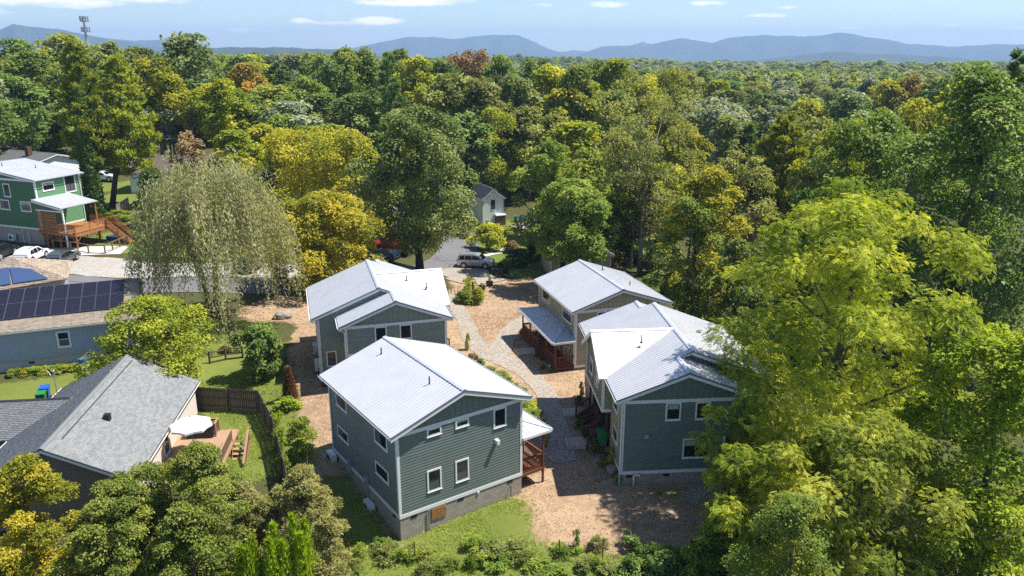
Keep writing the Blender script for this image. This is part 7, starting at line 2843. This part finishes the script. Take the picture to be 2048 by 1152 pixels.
def put_car(kind, label, px, py, rz, paint_k):
    x, y = P(px, py)
    return car(kind, label, (x, y, gz(x, y) + .06), R(rz), CP[paint_k])
put_car('suv', 'silver boxy SUV parked at the end of the shaded gravel drive', 952, 534, -9, 'silver')
put_car('wagon', 'dark grey station wagon, nearest to the wooden rail fence', 128, 526, 92, 'grey')
put_car('crossover', 'white crossover parked between two dark cars', 65, 521, 91, 'white')
put_car('crossover', 'black SUV cut by the left edge, beside the white crossover', 2, 514, 90, 'black')
put_car('pickup', 'red pickup truck parked behind the broad oak', 782, 503, 168, 'red')
put_car('wagon', 'dark blue car in front of the red pickup truck', 762, 521, 160, 'navy')
put_car('suv', 'dark grey SUV behind the red pickup truck', 795, 488, 168, 'grey')
put_car('suv', 'black SUV on the gravel pad right of the willow', 503, 540, 80, 'black')
put_car('crossover', 'white car showing through the willow crown', 352, 447, 15, 'white')
put_car('crossover', 'white car parked beyond the pine lawn', 205, 362, 10, 'white')

# ------------------------------------------------------------------ carts, tubs and small things
def cart(label, px, py, mat, rz=0.0, lid=None, group=None, xyz=None):
    if xyz is None:
        x, y = P(px, py)
        xyz = (x, y, gz(x, y))
    t = thing('wheeled_bin', label, 'bin', xyz, rz, group)
    m = MB()
    a, b = .24, .30
    n = len(m.v)
    for (w_, d_, z) in ((.22, .26, .06), (.29, .34, 1.0)):
        m.v += [(-w_, -d_, z), (w_, -d_, z), (w_, d_, z), (-w_, d_, z)]
    m.f += [(n+3, n+2, n+1, n), (n+4, n+5, n+6, n+7)] + [(n+i, n+(i+1) % 4, n+4+(i+1) % 4, n+4+i) for i in range(4)]
    m.m += [0] * 6
    m.build('bin_body', MT[mat], t)
    m = MB()
    m.prism([(-.32, -.38, 1.005), (.32, -.38, 1.005), (.32, .40, 1.03), (-.32, .40, 1.03)], (0, 0, .07))
    m.box(-.25, .40, 1.02, .25, .45, 1.06)
    m.build('lid', MT[lid or mat], t)
    for s in (-1, 1):
        m = MB()
        m.lathe([(.05, -.03), (.12, -.03), (.12, .03), (.05, .03)], (0, 0, 0), 12, 'y')
        o = m.build('wheel', MT['black'], t)
        o.location = (s * .25, .30, .12)
        o.rotation_euler = (0, 0, R(90))
    return t
cart('blue wheeled bin behind the green one at the grey shingle roof', 93, 800, 'blue_bin', .3)
cart('green wheeled bin next to the blue one at the grey shingle roof', 86, 812, 'green_bin', .3)
cart('blue bin lying low against the blue grey house', 172, 742, 'blue_bin', 1.2)
cart('blue wheeled bin beside the leaning trunk on the shaded lawn', 1090, 532, 'blue_bin', .4)
cart('blue wheeled bin, left one by the yellow leaved tree', 556, 556, 'blue_bin', .2)
cart('blue wheeled bin, right one by the yellow leaved tree', 570, 556, 'blue_bin', -.1)
cart('green bin beside the narrow white house driveway', 1031, 443, 'green_bin', .2)
cart('blue bin beside the narrow white house driveway', 1041, 443, 'blue_bin', -.3)
H3R = R(90 - 85.5)
def h3(u, v, z=None):
    a = H3R
    x, y = 6.89 + u * math.cos(a) - v * math.sin(a), 44.09 + u * math.sin(a) + v * math.cos(a)
    return (x, y, gz(x, y) if z is None else z)
cart('green bin on the shaded deck under the cross gable', 0, 0, 'green_bin', .1, xyz=h3(-.45, 3.85, 1.07))

def platform(label, px, py, w, d, h, rz, mat):
    x, y = P(px, py)
    z = gz(x, y)
    t = thing('wooden_platform', label, 'platform', (x, y, z), rz)
    n = int(w / .145)
    for k in range(n):
        piece('plank', mat, t, (-w/2 + (k + .5) * w / n, 0, h - .02), (w / n - .012, d, .04))
    m = MB()
    for q in ((-w/2, -d/2 + .02, w/2, -d/2 + .06), (-w/2, d/2 - .06, w/2, d/2 - .02), (-w/2, -d/2 + .061, -w/2 + .04, d/2 - .061), (w/2 - .04, -d/2 + .061, w/2, d/2 - .061)):
        m.box(q[0], q[1], -.15, q[2], q[3], h - .042)
    m.build('frame', MT[mat], t)
    return t
platform('brown wooden step platform nearer the camera, at the green house stairs', 1156, 890, 1.75, 1.25, .28, H3R, 'platform_wood')
platform('grey wooden step platform farther along the green house stairs', 1150, 829, 1.9, 1.25, .25, H3R, 'platform_wood')
tw = platform('grey wooden walkway with a yellow edge at the tan house porch', 1056, 704, 2.2, 1.5, .14, R(90 - 73), 'platform_wood')
m = MB()
m.box(-1.16, -.78, -.05, -1.105, .78, .16)
m.build('edge_board', MT['yellow_trim'], tw)

x, y = P(1172, 836)
t = thing('door_mat', 'dark mat lying on the grey step platform of the green house', 'mat', (*h3(0, 0)[:0], x, y, gz(x, y) + .262), H3R)
m = MB()
m.box(-.42, -.3, 0, .42, .3, .02)
m.build('mat', MT['black'], t)

for i, (px, py, lab) in enumerate(((1002, 534, 'brown half barrel planter nearest the silver SUV nose'), (1012, 546, 'brown half barrel planter in the tree shade right of the silver SUV'), (1000, 556, 'brown half barrel planter, middle of the row beside the shaded drive'), (979, 572, 'brown half barrel planter holding a leafy plant'), (964, 581, 'brown half barrel planter, nearest to the yellow green bushes'))):
    x, y = P(px, py)
    t = thing('barrel_planter', lab, 'planter', (x, y, gz(x, y) + .06), 0, 'half barrel planters along the drive')
    m = MB()
    m.lathe([(.34, 0), (.42, .25), (.42, .52), (.38, .52), (.37, .44)], (0, 0, 0), 14)
    m.build('tub', MT['tub'], t)
    m = MB()
    m.lathe([(.395, .12), (.405, .16)], (0, 0, 0), 14)
    m.lathe([(.432, .40), (.432, .44)], (0, 0, 0), 14)
    m.build('hoop', MT['iron'], t)
    if i in (3, 4):
        fo, st = shrub_mesh('tall', 1)
        f = link(bpy.data.objects.new('plant', fo), t)
        f.location = (0, 0, .42)
        f.scale = (.6, .6, .8 if i == 3 else .4)

# post in the bushes, bike rack, sandbox ring, boulder
x, y = P(946, 600)
t = thing('wooden_post', 'grey wooden post standing in the yellow green bushes', 'post', (x, y, gz(x, y)))
m = MB()
m.box(-.11, -.11, -.3, .11, .11, 2.1)
m.build('post', MT['greywood'], t)
m = MB()
m.prism([(-.14, -.14, 2.102), (.14, -.14, 2.102), (.14, .14, 2.102), (-.14, .14, 2.102)], (0, 0, .06))
m.build('cap', MT['greywood'], t)
x, y = P(906, 588)
t = thing('bike_rack', 'wavy metal bike rack by the corner of the bright white roof', 'bike rack', (x, y, gz(x, y)), .2)
m = MB()
pts = []
for k in range(49):
    s = k / 48
    ph = s * 3 * 2 * math.pi
    pts.append((s * 2.2 - 1.1, 0, .45 + .45 * math.tanh(2.2 * math.sin(ph - math.pi/2)) / math.tanh(2.2)))
pts = [(-1.1, 0, -.1)] + pts + [(1.1, 0, -.1)]
m.tube(pts, .03, 6)
m.build('rail', MT['rust'], t, smooth=True)
x, y = P(565, 636)
t = thing('boulder', 'pale grey boulder in the tree shade left of the sage green house', 'boulder', (x, y, gz(x, y)), .5)
bm_ = MB()
rng = np.random.default_rng(4)
me_v = []
rows_ = 7
for i in range(rows_):
    th = math.pi * i / (rows_ - 1)
    for k in range(12):
        ph = 2 * math.pi * k / 12
        r_ = 1 + .13 * math.sin(3 * ph + i) + .08 * math.cos(5 * ph + 2 * i)
        me_v.append((1.0 * r_ * math.sin(th) * math.cos(ph), .6 * r_ * math.sin(th) * math.sin(ph), .25 + .5 * math.cos(th) * (1 + .1 * math.sin(2 * ph))))
bm_.v = me_v
for i in range(rows_ - 1):
    for k in range(12):
        bm_.f.append((i * 12 + k, (i + 1) * 12 + k, (i + 1) * 12 + (k + 1) % 12, i * 12 + (k + 1) % 12))
        bm_.m.append(0)
bm_.build('stone', MT['stone'], t, smooth=False)
t = thing('planter', 'pale stone pot beside the green house corner', 'planter', (*P(1223, 948), gz(*P(1223, 948))))
m = MB()
m.lathe([(.2, 0), (.34, .2), (.36, .45), (.28, .55), (.22, .5)], (0, 0, 0), 12)
m.build('pot', MT['stone'], t)
for px, py, lab in ((1081, 707, 'black pot by the far end of the tan house walkway'), (1093, 721, 'white pot by the tan house porch skirt'), (1100, 736, 'small white lantern on the mulch at the tan house porch')):
    x, y = P(px, py)
    t = thing('plant_pot', lab, 'pot', (x, y, gz(x, y)))
    m = MB()
    m.lathe([(.12, 0), (.17, .3), (.15, .3), (.14, .26)], (0, 0, 0), 12)
    m.build('pot', MT['black' if 'black' in lab else 'plastic_white'], t)

# ------------------------------------------------------------------ fences
def picket_fence(label, pts, h, mat, pw=.14, gap=.012, ztop=None):
    x, y = pts[0]
    t = thing('wooden_fence', label, 'fence', (x, y, gz(x, y)))
    o = Vector(t.location)
    for (a, b) in zip(pts[:-1], pts[1:]):
        A_, B_ = Vector((*a, gz(*a))), Vector((*b, gz(*b)))
        d = B_ - A_
        n = max(1, int(d.length / (pw + gap)))
        s = Vector((-d.y, d.x, 0)).normalized()
        ang = math.atan2(d.y, d.x)
        rot = Matrix.Rotation(ang, 3, 'Z')
        for i in range(n):
            p = A_ + d * ((i + .5) / n) - o
            hh = h + (random.random() - .5) * .05
            piece('picket', mat, t, p + Vector((0, 0, hh / 2 - .02)), (pw, .02, hh), rot)
        for z in (.4, h * .55, h - .25):
            piece_ab('rail', mat, t, A_ - o + s * -.035 + Vector((0, 0, z)), B_ - o + s * -.035 + Vector((0, 0, z)), .04, .09)
        k = max(1, int(d.length / 2.4))
        for i in range(k + 1):
            p = A_ + d * (i / k) - o
            piece('post', mat, t, p + s * -.09 + Vector((0, 0, h / 2)), (.09, .09, h + .1))
    return t
random.seed(3)
picket_fence('weathered wooden fence around the small lawn beside the grey shingle roof', [P(396, 818), P(520, 826), P(548, 880), P(570, 965), P(585, 1030)], 1.85, 'oldfence')
picket_fence('short grey fence panel on the slope right of the cedar stair', [P(234, 436), P(258, 420)], 1.9, 'greywood')

def rail_fence(label, pix, h, mat, rails=(.35, .95), name='rail_fence'):
    pts = [P(*q) for q in pix]
    t = thing(name, label, 'fence', (*pts[0], gz(*pts[0])))
    o = Vector(t.location)
    for p in pts:
        q = Vector((*p, gz(*p))) - o
        piece('post', mat, t, q + Vector((0, 0, h / 2 - .1)), (.13, .13, h + .2))
    for a, b in zip(pts[:-1], pts[1:]):
        A_, B_ = Vector((*a, gz(*a))) - o, Vector((*b, gz(*b))) - o
        for z in rails:
            piece_ab('rail', mat, t, A_ + Vector((0, 0, z)), B_ + Vector((0, 0, z)), .05, .11)
    return t
rail_fence('brown wooden rail fence around the lawn of the bright green house', [(108, 497), (143, 500), (178, 507), (211, 508), (226, 501), (240, 495), (254, 489)], 1.15, 'rail_wood', (.08, 1.08))
rail_fence('rustic rail fence running from the willow trunk to the low lattice fence', [(458, 640), (470, 665), (478, 690)], 1.3, 'rail_wood', (.5, 1.1))
rail_fence('low brown fence along the bottom of the willow lawn', [(486, 716), (452, 720), (420, 727)], 1.1, 'oldfence', (.1, .5, .95))

def wire_fence(pix):
    pts = [P(*q) for q in pix]
    t = thing('wire_fence', 'old wire fence on thin posts along the bottom edge, overgrown by weeds', 'fence', (*pts[0], gz(*pts[0])))
    o = Vector(t.location)
    for p in pts:
        q = Vector((*p, gz(*p))) - o
        m = MB()
        m.tube([q + Vector((0, 0, -.3)), q + Vector((0, 0, 1.35))], .035, 6)
        m.build('post', MT['rust'], t)
    for a, b in zip(pts[:-1], pts[1:]):
        A_, B_ = Vector((*a, gz(*a))) - o, Vector((*b, gz(*b))) - o
        for z in (.3, .75, 1.2):
            m = MB()
            m.tube([A_ + Vector((0, 0, z)), (A_ + B_) / 2 + Vector((0, 0, z - .03)), B_ + Vector((0, 0, z))], .005, 4)
            m.build('wire', MT['rust'], t)
wire_fence([(700, 1128), (830, 1126), (960, 1124), (1118, 1122), (1205, 1121), (1285, 1120), (1400, 1118)])

# ------------------------------------------------------------------ bicycle, chairs and clutter under the cedar deck
GH = Matrix.Translation((-59.22, 96.43, 0)) @ Matrix.Rotation(R(90 - 110), 4, 'Z')
def gh(u, v, dz=0.0):
    p = GH @ Vector((u, v, 0))
    return (p.x, p.y, gz(p.x, p.y) + dz)
t = thing('bicycle', 'bicycle leaning under the cedar deck', 'bicycle', gh(5.2, 3.6, .06), R(-10))
for sx in (-.52, .52):
    m = MB()
    ring = [(sx + .33 * math.cos(a), 0, .34 + .33 * math.sin(a)) for a in [k * 2 * math.pi / 18 for k in range(19)]]
    m.tube(ring, .02, 5, caps=False)
    m.build('wheel', MT['black'], t)
m = MB()
m.tube([(-.52, 0, .34), (-.18, 0, .85), (.38, 0, .82), (.52, 0, .34)], .022, 5)
m.tube([(-.18, 0, .85), (-.02, 0, .32), (.38, 0, .82)], .022, 5)
m.tube([(-.52, 0, .34), (-.02, 0, .32)], .02, 5)
m.build('bicycle_frame', MT['iron'], t)
m = MB()
m.box(-.30, -.07, .93, -.08, .07, .98)
m.build('saddle', MT['black'], t)
m = MB()
m.tube([(.36, -.28, 1.0), (.36, 0, 1.02), (.36, .28, 1.0)], .018, 5)
m.build('handlebar', MT['black'], t)
for k, (u, v, rz, lab) in enumerate(((1.6, 1.2, 30, 'dark folding chair under the cedar deck, beside the house door'), (2.6, .8, -20, 'dark folding chair under the cedar deck, nearer the downspout'))):
    t = thing('chair', lab, 'chair', gh(u, v, .06), R(rz))
    m = MB()
    m.box(-.25, -.25, .42, .25, .25, .46)
    m.build('seat', MT['cover'], t)
    m = MB()
    m.prism([(-.25, .22, .5), (.25, .22, .5), (.25, .36, .98), (-.25, .36, .98)], (0, .03, 0))
    m.build('backrest', MT['cover'], t)
    for sx in (-.23, .23):
        for sy in (-.23, .23):
            piece('leg', 'iron', t, (sx, sy, .21), (.03, .03, .42))
t = thing('raised_planter', 'blue edged raised planter at the end of the patio under the cedar stair', 'planter', gh(6.5, 5.5, .0), R(-20))
m = MB()
for q in ((-1.6, -.6, 1.6, -.52), (-1.6, .52, 1.6, .6), (-1.6, -.519, -1.52, .519), (1.52, -.519, 1.6, .519)):
    m.box(q[0], q[1], 0, q[2], q[3], .5)
m.build('side_board', MT['blue_bin'], t)
m = MB()
m.box(-1.52, -.52, .1, 1.52, .52, .42)
m.build('soil', MT['tub'], t)

# ------------------------------------------------------------------ cell tower on the left skyline
x, y, z = at(170, 60, 420)
g0 = gz(x, y)
t = thing('cell_tower', 'cell tower with two tiers of antennas above the left tree line', 'tower', (x, y, g0))
ztop = at(170, 38, 420)[2] - g0
m = MB()
m.tube([(0, 0, 0), (0, 0, ztop)], [1.0, .45], 10)
m.build('mast', MT['steel'], t)
for zt_ in (ztop - 1.2, ztop - 6.2):
    m = MB()
    for k in range(3):
        a, b = k * 2.0944 + .3, (k + 1) * 2.0944 + .3
        A_, B_ = Vector((2.4 * math.cos(a), 2.4 * math.sin(a), zt_)), Vector((2.4 * math.cos(b), 2.4 * math.sin(b), zt_))
        m.bar(A_, B_, .16, .16)
        m.bar((0, 0, zt_), A_, .16, .16)
    m.build('platform', MT['iron'], t)
    for k in range(3):
        a, b = k * 2.0944 + .3, (k + 1) * 2.0944 + .3
        A_, B_ = Vector((2.4 * math.cos(a), 2.4 * math.sin(a), zt_)), Vector((2.4 * math.cos(b), 2.4 * math.sin(b), zt_))
        for f in (.1, .37, .63, .9):
            p = A_ * (1 - f) + B_ * f
            piece('antenna', 'steel', t, p * 1.04 + Vector((0, 0, .1)), (.42, .42, 2.4))

# ------------------------------------------------------------------ the air
def haze():
    m = MB()
    m.box(-10500, -1200, -130, 10500, 11000, 245)
    nt = NT('pale air')
    pv = nt.n('ShaderNodeVolumePrincipled')
    pv.inputs['Color'].default_value = (.45, .67, 1.0, 1)
    pv.inputs['Density'].default_value = 0.00014
    pv.inputs['Anisotropy'].default_value = 0.1
    nt.l(pv.outputs[0], nt.out.inputs['Volume'])
    nt.mat.volume_intersection_method if hasattr(nt.mat, 'volume_intersection_method') else None
    o = m.build('haze', nt.mat)
    tag(o, 'thin blue air over the whole valley', 'haze', None, 'stuff')
haze()
